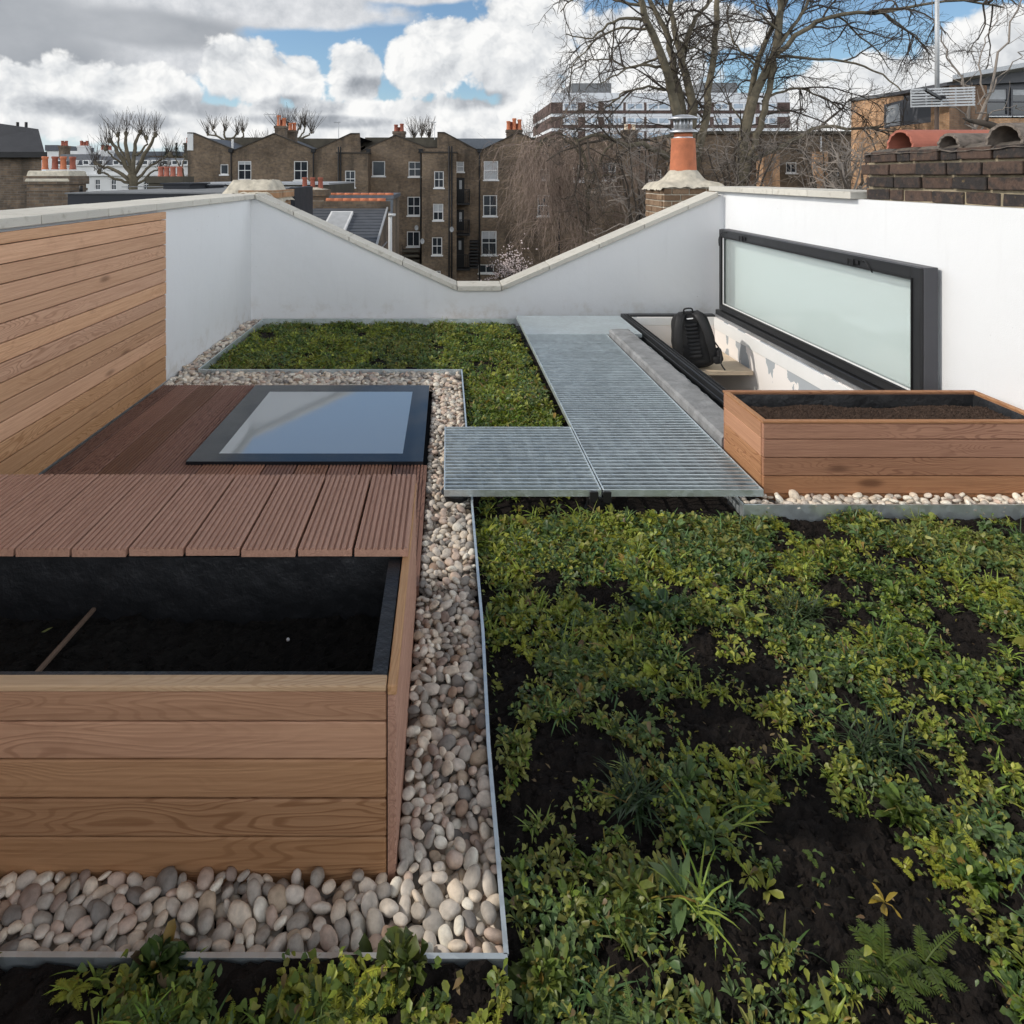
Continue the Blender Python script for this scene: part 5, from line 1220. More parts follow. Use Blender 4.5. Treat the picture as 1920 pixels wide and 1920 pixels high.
b.hexa([(ra.x, 26.6, ra.z), (rb.x, 26.6, rb.z), (rb.x * 1.24, 33, rb.z), (ra.x * 1.24, 33, ra.z), (ra.x, 26.6, ra.z + .18), (rb.x, 26.6, rb.z + .18), (rb.x * 1.24, 33, rb.z + .18), (ra.x * 1.24, 33, ra.z + .18)]); b.build('roof', M['pole'], h)
b = MB(); b.prism([(QX(1782, BY), QZ(159.5, BY)), (QX(1995, BY), QZ(149.5, BY)), (QX(1995, BY), QZ(118, BY)), (QX(1782, BY), QZ(153, BY))], 1, BY + .2, BY + 4); b.build('gable_panel', M['dgrey'], h)

# ---- far left: dark mansard block
MY = 22.0
h = empty('brick_house', (QX(20, MY), MY + 4, GZ), 'tall brick block with a dark slate mansard roof at the far left', 'house')
xr = QX(78, MY); xl = QX(-160, MY)
b = MB(); kk = (MY + 7) / MY * 1.02; b.hexa([(xl, MY, GZ), (xr, MY, GZ), (xr * kk, MY + 7, GZ), (xl * kk, MY + 7, GZ), (xl, MY, QZ(293, MY)), (xr, MY, QZ(293, MY)), (xr * kk, MY + 7, QZ(293, MY)), (xl * kk, MY + 7, QZ(293, MY))]); b.build('wall', M['brick2'], h)
b = MB(); zt_, ze = QZ(238, MY), QZ(290, MY)
b.hexa([(xl, MY - .3, ze), (QX(95, MY), MY - .3, ze), (QX(95, MY) * kk, MY + 7.3, ze), (xl * kk, MY + 7.3, ze), (xl, MY + 1.3, zt_ + .5), (QX(72, MY + 1), MY + 1.0, zt_), (QX(68, MY + 1) * kk, MY + 6, zt_), (xl * kk, MY + 6, zt_ + .5)]); rf = b.build('roof', M['asphalt'], h)
for px in (33, 49):
    b = MB(); b.tube([(QX(px, MY + 2), MY + 2, zt_ - .1), (QX(px, MY + 2), MY + 2, QZ(229, MY + 2))], .05, 8); b.build('vent_pipe', M['iron'], rf, smooth=True)
b = MB(); b.box(xl, QX(99, MY), MY - .35, MY - .305, ze - .1, ze + .08); b.build('gutter', M['iron'], h)

# ---- neighbour's chimney with four pots, black flat roof
S4 = 16.0
t = stack('brick chimney with pale cap and four terracotta pots above the cedar wall', QX(50, S4), QX(130, S4), S4, S4 + .75, GZ, QZ(330, S4), 'brick2', over=.05, group=None)
pots(t, [(QX(px, S4), S4 + .35, k) for px, k in ((68, 1), (87, 1), (103, 1), (121, .98))], QZ(330, S4) + .16, .075, .32, ('terra', 'terra_old', 'terra', 'terra_old'))
b = MB(); x0, x1 = QX(48, S4), QX(133, S4); zc = QZ(341, S4)
b.hexa([(x0, S4 - .07, zc), (x1, S4 - .07, zc), (x1, S4 + .85, zc), (x0, S4 + .85, zc), (x0 + .05, S4, zc + .27), (x1 - .05, S4, zc + .27), (x1 - .05, S4 + .75, zc + .27), (x0 + .05, S4 + .75, zc + .27)]); b.build('stone_cap', M['flaunch'], t, bevel=.03, seg=2)
NYa, NYb = 11.5, 18.0
h = empty('neighbour_house', (-4.4, 14, GZ), 'neighbouring house with a black felt flat roof and black roof hatches beyond the left wall', 'house')
b = MB(); b.box(QX(127, NYa), QX(430, NYa), NYa, NYb, GZ, QZ(364, NYa)); b.build('wall', M['asphalt'], h)
b = MB(); b.box(QX(127, NYa) - .03, QX(430, NYa), NYa - .04, NYb, QZ(363.8, NYa), QZ(361, NYa)); b.build('flat_roof', M['roofgrey'], h)
for (a, c, yt, yb, Y) in ((306, 355, 343, 357, 14.5), (350, 390, 347, 356, 15.5)):
    b = MB(); z0_ = QZ(360.8, NYa); b.box(QX(a, Y), QX(c, Y), Y, Y + 1.1, z0_, QZ(yt + 3, Y)); b.box(QX(a, Y) - .05, QX(c, Y) + .05, Y - .05, Y + 1.15, QZ(yt + 3, Y) + .002, QZ(yt, Y)); b.build('roof_hatch', M['asphalt'], h)
b = MB(); b.tube([(QX(152, 12), 12, QZ(361, NYa)), (QX(152, 12), 12, QZ(348, 12))], .03, 8); b.build('vent_pipe', M['iron'], h, smooth=True)
b = MB(); b.box(QX(228, 17), QX(305, 17), 17, 17.6, QZ(361, NYa), QZ(350, 17)); b.build('upstand', M['roofgrey'], h)
t = stack('dark low chimney with four red pots beyond the black flat roof', QX(278, 20), QX(340, 20), 20, 20.8, QZ(372, 20), QZ(331, 20), 'parapet')
pots(t, [(QX(px, 20), 20.4, 1) for px in (291, 302, 314, 327)], QZ(331, 20) + .005, .085, .30, ('tile_red',))
# ---- pale lumpy chimney base just behind the corner of the white walls
LY = 8.2; x0, x1 = QX(402, LY), QX(524, LY)
t = empty('chimney_stump', ((x0 + x1) / 2, LY + .4, GZ), 'capped chimney stump with lumpy pale mortar behind the corner of the white walls', 'chimney')
b = MB(); b.box(x0 + .05, x1 - .05, LY, LY + .8, GZ, QZ(372, LY)); b.box(x0 + .30, x1 - .005, LY - .02, LY + .82, QZ(371.8, LY), QZ(357, LY)); b.build('brickwork', M['orange'], t)
v = []; nu, nv = 30, 16; zb_, zt_ = QZ(378, LY), QZ(338, LY)
for j in range(nv):
    for i in range(nu):
        u, w_ = i / (nu - 1), j / (nv - 1); e = min(1, 5.0 * min(u, (1 - u) * 1.2)) ** .8 * min(1, 3.2 * min(w_ + .06, 1 - w_)) ** .6
        v.append((x0 + (x1 - x0) * u + .02 * mnoise.noise((i * .4, j * .5, 1)), LY - .04 + .9 * w_, zb_ + (zt_ - zb_) * max(0, e) + .02 * mnoise.noise((i * .5, j * .6, 4))))
b = MB(); b.add(v, [(j * nu + i, j * nu + i + 1, (j + 1) * nu + i + 1, (j + 1) * nu + i) for j in range(nv - 1) for i in range(nu - 1)]); b.build('mortar_cap', M['flaunch'], t, smooth=True)

# ---- chimney with three red pots and the slate roofed house
CY = 21.0
t = stack('striped brick chimney with three slim red pots above the white coping', QX(552, CY), QX(607, CY), CY, CY + .9, GZ, QZ(356, CY), 'brick', cap=.10)
pots(t, [(QX(px, CY), CY + .35, 1) for px in (567, 582, 597)], QZ(354, CY), .085, .36, ('terra_old',))
b = MB()
for py in (363, 377): b.box(QX(550, CY), QX(608, CY), CY - .05, CY - .001, QZ(py + 1, CY), QZ(py - .8, CY))
b.build('pale_course', M['flaunch'], t)
h = empty('slate_roofed_house', (QX(650, 19), 19, GZ), 'low house with grey slate roof, white framed rooflight and terracotta ridge tiles', 'house')
ra, rb = (20.6, QZ(391, 20.6)), (17.2, QZ(468, 17.2)); xl, xr_t, xr_b = QX(560, 19), QX(712, 20.6), QX(702, 17.2)
b = MB(); b.prism([(rb[0], GZ), (ra[0] + .9, GZ), (ra[0] + .9, ra[1] - .05), (ra[0], ra[1] - .05), (rb[0], rb[1] - .05)], 0, xl, xr_b - .02); b.build('wall', M['brick2'], h)
b = MB(); n = 13
for k in range(n):
    u0, u1 = k / n, (k + 1) / n; f_ = lambda u: (ra[0] + (rb[0] - ra[0]) * u, ra[1] + (rb[1] - ra[1]) * u); (ya, za), (yb, zb) = f_(u0), f_(u1)
    xe = xr_t + (xr_b - xr_t) * 0
    b.hexa([(xl, yb, zb - .03), (xr_b, yb, zb - .03), (xr_b, ya, za - .03), (xl, ya, za - .03), (xl, yb, zb + .025), (xr_b, yb, zb + .025), (xr_b, ya, za + .004), (xl, ya, za + .004)])
rf = b.build('roof', M['slate'], h)
sl = (rb[1] - ra[1]) / (rb[0] - ra[0])
b = MB(); wa, wb = 20.0, 18.35; xa_, xb_ = QX(612, 19.2), QX(655, 19.2)
zf = lambda y: ra[1] + sl * (y - ra[0])
def slant(mb, x0, x1, y0, y1, lo, hi): mb.hexa([(x0, y0, zf(y0) + lo), (x1, y0, zf(y0) + lo), (x1, y1, zf(y1) + lo), (x0, y1, zf(y1) + lo), (x0, y0, zf(y0) + hi), (x1, y0, zf(y0) + hi), (x1, y1, zf(y1) + hi), (x0, y1, zf(y1) + hi)])
slant(b, xa_, xb_, wb, wa, .02, .11); rl = b.build('rooflight', M['wframe'], rf)
b = MB(); slant(b, xa_ + .06, xb_ - .06, wb + .08, wa - .08, .111, .116); b.build('pane', M['curtain'], rl)
b = MB(); b.box(xl, xr_b + .1, ra[0] + .02, ra[0] + .30, ra[1] - .1, QZ(377, 20.8)); b.build('back_wall', M['brick'], h)
for k in range(7):
    b = MB(); xa = QX(612, 20.8) + k * .265; b.tube([(xa, 20.76, QZ(377, 20.8) + .02), (xa + .26, 20.76, QZ(377, 20.8) + .02)], .075, 10); b.build('ridge_tile', M['terra'], h, smooth=True)
b = MB(); b.box(xr_b + .002, xr_b + .04, rb[0], ra[0], zf(rb[0]) - .14, zf(rb[0]) - .13); b.bar((xr_b + .03, rb[0] - .02, zf(rb[0]) + .02), (xr_b + .03, ra[0], zf(ra[0]) + .02), .05, .06); b.build('verge', M['pole'], h)
h2 = empty('slate_roofed_house', (QX(640, 23), 24, GZ), 'second low house behind with a grey gable slope and a thin terracotta ridge', 'house')
b = MB(); b.box(QX(600, 23), QX(733, 23), 23, 27, GZ, QZ(373, 23)); b.build('wall', M['brick'], h2)
b = MB(); b.hexa([(QX(600, 23), 22.95, QZ(373, 23)), (QX(738, 23), 22.95, QZ(373, 23)), (QX(738, 23), 26.5, QZ(373, 23)), (QX(600, 23), 26.5, QZ(373, 23)), (QX(600, 23), 23.0, QZ(366, 23)), (QX(738, 23), 23.0, QZ(366, 23)), (QX(738, 23), 26.5, QZ(366, 23)), (QX(600, 23), 26.5, QZ(366, 23))]); b.build('roof', M['slate'], h2)
b = MB(); b.prism([(QX(716, 23), QZ(374, 23)), (QX(738, 23), QZ(374, 23)), (QX(736, 23), QZ(414, 23)), (QX(722, 23), QZ(412, 23))], 1, 22.7, 22.93); b.build('lead_slope', M['lead'], h2)
for k in range(9):
    b = MB(); xa = QX(600, 23) + k * .281; b.tube([(xa, 23.1, QZ(365, 23)), (xa + .276, 23.1, QZ(365, 23))], .06, 8); b.build('ridge_tile', M['terra'], h2, smooth=True)
b = MB(); b.tube([(QX(731, 22.5), 22.5, GZ), (QX(731, 22.5), 22.5, QZ(405, 22.5))], .075, 10); b.box(QX(727, 22.5), QX(741, 22.5), 22.4, 22.8, QZ(405, 22.5), QZ(401, 22.5)); b.build('drainpipe', M['stucco'], h2, smooth=True)
t = empty('dormer', (QX(536, 15), 15, GZ), 'black lead covered dormer side beside the striped chimney', 'dormer')
b = MB(); b.prism([(QX(524, 15), GZ), (QX(553, 15), GZ), (QX(553, 15), QZ(352, 15)), (QX(545, 15), QZ(351, 15)), (QX(524, 15), QZ(360, 15))], 1, 15, 17); b.build('cheek', M['asphalt'], t)
h3 = empty('white_gutter_roof', (QX(560, 30), 32, GZ), 'flat grey roof with a pale front edge in front of the brick terrace', 'roof')
b = MB(); b.box(QX(330, 30), QX(618, 30), 30, 38, GZ, QZ(347, 30)); b.build('wall', M['parapet'], h3); b = MB(); b.box(QX(330, 30), QX(618, 30), 29.9, 38, QZ(346.5, 30), QZ(343, 30)); b.build('roof_edge', M['pole'], h3)

# ---- white stucco terrace on the left, grey mansards and chimneys
WY_ = 62.0
spec = [(96, 168, 'white stucco house with a dark mansard and two small dormers, far left', 280), (168, 258, 'white stucco house directly behind the pollarded tree', 284), (258, 352, 'white stucco house with a row of grey framed dormers, left of the brick terrace', 288)]
for i, (a, c, lb, zt__) in enumerate(spec):
    h = empty('stucco_house', (QX((a + c) / 2, WY_), WY_ + 5, GZ), lb, 'house', 'white stucco houses on the left')
    x0, x1 = QX(a, WY_), QX(c, WY_); wins = [(a + (c - a) * (k + .5) / 3 - 5, a + (c - a) * (k + .5) / 3 + 5, 336, 356) for k in range(3)]
    b = MB(); facade(b, x0, x1, GZ, QZ(312, WY_), WY_, [(QX(r[0], WY_), QX(r[1], WY_), QZ(r[3], WY_), QZ(r[2], WY_)) for r in wins]); b.box(x0, x1, WY_ + .14, WY_ + 9, GZ, QZ(312.4, WY_)); b.build('wall', M['stucco'], h)
    for r in wins: pxwin(h, r, WY_, nx=2, nz=2)
    b = MB(); b.box(x0, x1, WY_ - .35, WY_ - .002, QZ(330, WY_), QZ(327, WY_)); b.box(x0, x1, WY_ - .2, WY_ + .3, QZ(311.9, WY_), QZ(309.5, WY_)); b.build('cornice', M['stucco'], h)
    b = MB(); b.hexa([(x0, WY_ + .5, QZ(312, WY_)), (x1, WY_ + .5, QZ(312, WY_)), (x1, WY_ + 9, QZ(312, WY_)), (x0, WY_ + 9, QZ(312, WY_)), (x0, WY_ + 1.6, QZ(zt__ + 8, WY_)), (x1, WY_ + 1.6, QZ(zt__ + 8, WY_)), (x1, WY_ + 8, QZ(zt__ + 8, WY_)), (x0, WY_ + 8, QZ(zt__ + 8, WY_))]); rf = b.build('mansard_roof', M['lead'] if i == 2 else M['slate'], h)
    for k in range(3 if i < 2 else 5):
        n = 3 if i < 2 else 5; px = a + (c - a) * (k + .5) / n; b = MB(); b.box(QX(px - 6, WY_), QX(px + 6, WY_), WY_ + .45, WY_ + 2.5, QZ(309, WY_), QZ(300, WY_)); d = b.build('dormer', M['wframe'], rf)
        b = MB(); b.box(QX(px - 4.3, WY_), QX(px + 4.3, WY_), WY_ + .43, WY_ + .448, QZ(307.6, WY_), QZ(301.5, WY_)); b.build('pane', M['pane'], d)
def fstack(label, px0, px1, pyt, Y, n, brick='brick2', pyb=300, pm=('terra_old',)):
    t = stack(label, QX(px0, Y), QX(px1, Y), Y, Y + 1.0, QZ(pyb, Y), QZ(pyt, Y), brick, group='chimneys of the white stucco houses')
    pots(t, [(QX(px0 + (px1 - px0) * (k + .5) / n, Y), Y + .5, 1 - .2 * (k % 2)) for k in range(n)], QZ(pyt, Y) + .004, .15, .5, pm)
fstack('buff distant chimney with red pots nearest the dark mansard', 110, 121, 273, 66, 3, 'brick2')
fstack('white rendered distant chimney with red pots right of the buff one', 145, 161, 273, 66, 3, 'stucco')
fstack('broad grey distant chimney with red pots, left of the pollarded tree', 185, 204, 281, 64, 4, 'stucco')
fstack('narrow distant chimney with one red pot against the brick terrace end', 345, 352, 268, 62, 1, 'parapet')
b = MB(); h = empty('distant_house', (QX(125, 80), 84, GZ), 'distant white house with a grey roof between the mansard and the chimneys', 'house')
b.box(QX(86, 80), QX(150, 80), 80, 88, GZ, QZ(283, 80)); b.build('wall', M['stucco'], h); b = MB(); b.box(QX(86, 80), QX(110, 80), 79.8, 88, QZ(282.8, 80), QZ(272, 80)); b.build('roof', M['slate'], h)
h = empty('distant_house', (QX(300, 110), 112, GZ), 'low distant roofs on the skyline behind the pollarded tree', 'house')
b = MB(); b.box(QX(180, 110), QX(350, 110), 110, 120, GZ, QZ(292, 110)); b.build('wall', M['brick2'], h)
b = MB(); b.prism([(QX(178, 110), QZ(292, 110)), (QX(352, 110), QZ(292, 110)), (QX(335, 110), QZ(284, 110)), (QX(230, 110), QZ(284, 110))], 1, 109.8, 121); b.build('roof', M['slate'], h)

# ---- chimney with the orange pot and metal cowl behind the far wall
KY = 8.3; kx = QX(1297, KY)
t = empty('chimney_stack', (kx, KY + .4, GZ), 'brick chimney with a big orange pot under a shiny metal cowl, behind the white wall', 'chimney')
def brick_block(mb, x0, x1, y0, y1, z0, courses, h=.068, gap=.012, L=.215, jit=.004, off=0.0):
    for k in range(courses):
        z = z0 + k * (h + gap); sh = (k % 2) * L / 2 + off
        for (pa, pb, fx) in (((x0, y0), (x1, y0), 0), ((x0, y0), (x0, y1), 1), ((x1, y0), (x1, y1), 2)):
            ln = math.hypot(pb[0] - pa[0], pb[1] - pa[1]); u = -sh
            while u < ln:
                ua, ub = max(u, 0) + gap / 2, min(u + L, ln) - gap / 2
                if ub - ua > .03:
                    j = random.uniform(-jit, jit); th = .05
                    if fx == 0: mb.box(x0 + ua, x0 + ub, y0 - .004 + j, y0 + th, z, z + h)
                    elif fx == 1: mb.box(x0 - .004 + j, x0 + th, y0 + ua + .05, min(y0 + ub + .05, y1), z, z + h)
                    else: mb.box(x1 - th, x1 + .004 + j, y0 + ua + .05, min(y0 + ub + .05, y1), z, z + h)
                u += L
bx0, bx1 = QX(1244, KY), QX(1352, KY)
b = MB(); b.box(bx0 + .01, bx1 - .01, KY + .01, KY + .75, GZ, QZ(345, KY)); b.build('mortar', M['flaunch'], t)
b = MB(); brick_block(b, bx0, bx1, KY, KY + .75, QZ(352, KY) - 8 * .08, 8); b.build('brickwork', M['brickc'] if 'brickc' in M else M['brick2'], t, bevel=.006)
v = []; nu, nv = 40, 20
for j in range(nv):
    for i in range(nu):
        u, w_ = i / (nu - 1), j / (nv - 1); x = bx0 - .05 + (bx1 - bx0 + .12) * u; y = KY - .06 + .86 * w_
        ed = min(u, 1 - u, w_ * .9 + .02, 1 - w_); z = QZ(352, KY) + .07 * min(1, ed * 9) ** .7
        d_ = math.hypot(x - kx, y - KY - .3); z += .17 * math.exp(-max(0, d_ - .13) ** 2 / .012)
        v.append((x, y, z + .022 * mnoise.noise((x * 9, y * 9, 3)) - .10 * max(0, .06 - ed) * 8 * (0.4 + abs(mnoise.noise((x * 12, 4, y * 12))))))
b = MB(); b.add(v, [(j * nu + i, j * nu + i + 1, (j + 1) * nu + i + 1, (j + 1) * nu + i) for j in range(nv - 1) for i in range(nu - 1)]); b.build('mortar_cap', M['flaunch'], t, smooth=True)
py_ = KY + .3; Z = lambda y: QZ(y, py_)
b = MB(); k_ = py_ / 1250
b.lathe([(24.5 * k_, Z(326)), (24.0 * k_, Z(318)), (21.5 * k_, Z(263)), (22 * k_, Z(261)), (20 * k_, Z(259.5))], kx, py_, 28); pot = b.build('chimney_pot', M['terra'], t, smooth=True)
b = MB(); b.lathe([(16.5 * k_, Z(260)), (16.5 * k_, Z(248))], kx, py_, 24); b.build('collar', M['terra'], pot, smooth=True)
b = MB(); b.lathe([(17.2 * k_, Z(260)), (17.6 * k_, Z(259)), (17.6 * k_, Z(257.5)), (17.0 * k_, Z(257))], kx, py_, 24); b.build('strap', M['alu'], pot, smooth=True)
b = MB(); b.lathe([(10 * k_, Z(249)), (26 * k_, Z(249.5)), (26.5 * k_, Z(247)), (20 * k_, Z(243)), (15 * k_, Z(242)), (14 * k_, Z(243))], kx, py_, 28); cw = b.build('cowl', M['alu'], t, smooth=True)
b = MB(); b.lathe([(27 * k_, Z(224)), (27.4 * k_, Z(222.5)), (22 * k_, Z(219)), (12 * k_, Z(216)), (3 * k_, Z(215))], kx, py_, 28); b.build('cowl_cap', M['alu'], cw, smooth=True)
for k in range(14):
    a = 2 * math.pi * k / 14; b = MB(); b.tube([(kx + 15.5 * k_ * math.cos(a), py_ + 15.5 * k_ * math.sin(a), Z(243)), (kx + 15.5 * k_ * math.cos(a), py_ + 15.5 * k_ * math.sin(a), Z(223))], .006 if k % 3 else .013, 6); b.build('cowl_bar', M['alu'], cw, smooth=True)
b = MB(); b.tube([(kx, py_, Z(248)), (kx, py_, Z(222))], 7 * k_, 12); b.build('flue', M['pole'], cw, smooth=True)

# ---- old sooty brick stack on the right wall with half round tiles
t = empty('brick_parapet', (2.95, 3.4, 1.25), 'old sooty brick parapet with crumbling corbelled courses on the right white wall', 'parapet')
y0, y1 = 2.2, 4.34; zb = 1.248
b = MB(); b.box(2.735, 3.35, y0, y1 - .02, zb, 1.545); b.build('mortar', M['mortar'] if 'mortar' in M else M['flaunch'], t)
b = MB(); offs = (0.0, 0.012, 0.032, 0.020)
for k in range(4):
    z = zb + .004 + k * .078; L = .235; u = y1 - (.0, .10, .035, .13)[k] * .6
    x = 2.727 - offs[k]; yy = u + random.uniform(-.02, .01); full = True
    while yy > y0:
        ln = L if random.random() < .75 else L * .5; ln += random.uniform(-.008, .008); ya = max(y0, yy - ln + .010)
        j = random.uniform(-.006, .006)
        p = [(x + j, ya), (x + .12, ya), (x + .12, yy - .002), (x + j, yy - .002)]
        zj = [random.uniform(-.003, .003) for _ in range(8)]
        b.hexa([(px_ + random.uniform(-.003, .003), py2, z + zj[i]) for i, (px_, py2) in enumerate(p)] + [(px_ + random.uniform(-.003, .003), py2, z + .064 + zj[i + 4]) for i, (px_, py2) in enumerate(p)])
        yy -= ln
    for q in range(2): b.box(x + .02 + q * .24, x + .24 + q * .24, y1 - .06 - offs[k] * -1, y1 + offs[k], z, z + .064)
b.build('brickwork', M['sootbrick'], t, bevel=.006, seg=2)
v = []; nu, nv = 60, 12
for j in range(nv):
    for i in range(nu):
        yy = y0 + (y1 - y0) * i / (nu - 1); xx = 2.70 + .62 * j / (nv - 1); e = min(1, 6 * min((j + .15) / (nv - 1), (nu - 1 - i + .3) / (nu - 1) * 2.5))
        v.append((xx, yy, 1.552 + .022 * e + .012 * mnoise.noise((xx * 12, yy * 12, 2)) - (.02 if j == 0 else 0)))
b = MB(); b.add(v, [(j * nu + i, (j + 1) * nu + i, (j + 1) * nu + i + 1, j * nu + i + 1) for j in range(nv - 1) for i in range(nu - 1)]); b.build('mortar_top', M['soottop'], t, smooth=True)
def half_tile(label, y, r, x0, x1, z, m_, th=.016, tilt=0.0):
    mb = MB(); n = 18; v = []
    for (x, dz) in ((x0, 0), (x1, tilt)):
        for rr in (r, r - th):
            for i in range(n + 1):
                a = math.pi * i / n; v.append((x + .004 * math.sin(i * 2.3) * (x == x0), y + rr * math.cos(a), z + dz + rr * math.sin(a) * .92))
    k = n + 1; f = []
    for i in range(n): f += [(i, i + 1, 2 * k + i + 1, 2 * k + i), (k + i + 1, k + i, 3 * k + i, 3 * k + i + 1), (i + 1, i, k + i, k + i + 1), (2 * k + i, 2 * k + i + 1, 3 * k + i + 1, 3 * k + i)]
    f += [(0, 2 * k, 3 * k, k), (n, k + n, 3 * k + n, 2 * k + n)]
    mb.add(v, f); o = mb.build('half_round_tile', M[m_]); return tag(o, label, 'roof tile', 'half round tiles on the brick parapet')
half_tile('red half round clay tile on the old brick parapet', 3.985, .118, 2.705, 3.30, 1.568, 'tile_red')
half_tile('small lichened half round tile between the red and the large grey tile', 3.60, .082, 2.705, 3.32, 1.556, 'tile_grey')
half_tile('large lichened half round tile at the right end of the brick parapet', 3.235, .112, 2.70, 3.30, 1.556, 'tile_grey')

# ---- aerial mast with a slotted panel
PYm = 6.2; xm = QX(1757, PYm)
t = empty('aerial_mast', (xm, PYm, 1.2), 'tall grey mast carrying a slotted flat aerial panel, right of the trees', 'mast')
b = MB(); b.tube([(xm, PYm, QZ(200, PYm)), (xm, PYm, QZ(-60, PYm))], .019, 12); b.build('pole', M['pole'], t, smooth=True)
b = MB(); b.tube([(xm - .004, PYm, 0.6), (xm - .004, PYm, QZ(199, PYm))], .018, 12); b.build('lower_pole', M['rust'], t, smooth=True)
b = MB(); pw0, pw1 = QX(1717, PYm - .1), QX(1812, PYm - .1); pz0, pz1 = QZ(200, PYm - .1), QZ(163, PYm - .1)
yp = lambda x: PYm - .04 - (x - pw0) * .35
def pb(xa, xb, za, zb_): b.hexa([(xa, yp(xa), za), (xb, yp(xb), za), (xb, yp(xb) + .006, za), (xa, yp(xa) + .006, za), (xa, yp(xa), zb_), (xb, yp(xb), zb_), (xb, yp(xb) + .006, zb_), (xa, yp(xa) + .006, zb_)])
for k in range(7): pb(pw0, pw1, pz0 + (pz1 - pz0) * k / 7, pz0 + (pz1 - pz0) * (k + .62) / 7)
for u in (0, .24, .48, .70, .97): xq = pw0 + (pw1 - pw0) * u; b.hexa([(xq, yp(xq) + .0065, pz0), (xq + .014, yp(xq) + .0065, pz0), (xq + .014, yp(xq) + .011, pz0), (xq, yp(xq) + .011, pz0), (xq, yp(xq) + .0065, pz1 - .02), (xq + .014, yp(xq) + .0065, pz1 - .02), (xq + .014, yp(xq) + .011, pz1 - .02), (xq, yp(xq) + .011, pz1 - .02)])
b.build('slotted_panel', M['pole'], t)
b = MB(); b.bar((QX(1735, PYm - .5), PYm - .5, QZ(168, PYm - .5)), (QX(1770, PYm - .1), PYm - .08, QZ(186, PYm - .1)), .02, .025); b.bar((QX(1764, PYm - .1), PYm - .12, QZ(180, PYm - .1)), (QX(1768, PYm - .1), PYm - .02, QZ(192, PYm - .1)), .05, .05); b.build('bracket', M['iron'], t)
b = MB()
for k in range(5): b.tube([(QX(1735, PYm - .5), PYm - .5, QZ(168, PYm - .5) + .004 * k), (QX(1712 + 6 * k, PYm - .6), PYm - .6, QZ(176 - 5 * k, PYm - .6))], .0025, 4)
b.build('aerial_rods', M['pole'], t)
# ---- TV aerials on the terrace roofs
def aerial(label, px, pyb, pyt, Y, arm=14):
    t = empty('tv_aerial', (QX(px, Y), Y, QZ(pyb, Y)), label, 'aerial', 'television aerials on the brick terrace')
    b = MB(); b.tube([(QX(px, Y), Y, QZ(pyb, Y)), (QX(px, Y), Y, QZ(pyt, Y))], .03, 6); b.build('pole', M['pole'], t)
    b = MB(); z = QZ(pyt + 1, Y); xa, xb = QX(px - arm, Y), QX(px + arm * .35, Y); b.tube([(xa, Y, z), (xb, Y, z)], .022, 6); n = 8
    for k in range(n): x = xa + (xb - xa) * k / (n - 1); b.tube([(x, Y - .3, z), (x, Y + .3, z + .12)], .012, 4)
    b.build('rods', M['pole'], t)
aerial('television aerial on the tall orange pot chimney', 524, 236, 214, TY + 2.2, 28)
aerial('television aerial on a thin pole above the second roof valley', 635, 262, 229, TY + 6, 9)
aerial('television aerial beside the raised party wall right of the rounded gable', 815, 262, 229, TY + 5, 8)
aerial('television aerial among the pollard twigs right of the tall chimney', 557, 262, 227, TY + 6, 16)

# ================================================================ TREES
class Branches:
    """collects polylines and turns them into tubes, vectorised over polylines of equal length"""
    def __init__(s): s.g = {}
    def add(s, pts, rad, n): s.g.setdefault((len(pts), n), []).append((pts, rad))
    def build(s, name, m_, parent, smooth=True):
        VV, LL, base = [], [], 0
        for (m, n), lst in s.g.items():
            Pn = np.array([a for a, _ in lst]); Rn = np.array([b for _, b in lst]); N = len(lst)
            tg = np.gradient(Pn, axis=1); tg /= np.linalg.norm(tg, axis=2, keepdims=True) + 1e-9
            ref = np.tile(np.array((0.31, 0.2, 0.93)), (N, 1)); ref[np.abs((tg[:, 0] * ref).sum(1)) > .9] = (1, 0, 0)
            A = np.cross(tg, ref[:, None, :]); A /= np.linalg.norm(A, axis=2, keepdims=True) + 1e-9; B = np.cross(tg, A)
            an = np.arange(n) * 2 * math.pi / n
            V = Pn[:, :, None, :] + Rn[:, :, None, None] * (np.cos(an)[None, None, :, None] * A[:, :, None, :] + np.sin(an)[None, None, :, None] * B[:, :, None, :])
            q = np.array([(i * n + j, i * n + (j + 1) % n, (i + 1) * n + (j + 1) % n, (i + 1) * n + j) for i in range(m - 1) for j in range(n)])
            LL.append((q[None] + (np.arange(N) * m * n)[:, None, None] + base).reshape(-1, 4)); VV.append(V.reshape(-1, 3)); base += N * m * n
        L = np.concatenate(LL)
        return link_mesh(name, np.concatenate(VV), None, m_, parent, smooth, tri=(L, np.full(len(L), 4)))
def walk(p, d, L, n, wig, droop, curl=0.0):
    pts = [p]; s = L / (n - 1)
    for i in range(n - 1):
        d = d + RNG.normal(0, wig, 3) + np.array((0, 0, -droop * (i + 1) / n)); d = d / (np.linalg.norm(d) + 1e-9); p = p + d * s; pts.append(p)
    return np.array(pts), d
def side_dir(d, spread):
    r = RNG.normal(0, 1, 3); r -= d * (r @ d); r /= np.linalg.norm(r) + 1e-9
    return d * math.cos(spread) + r * math.sin(spread)
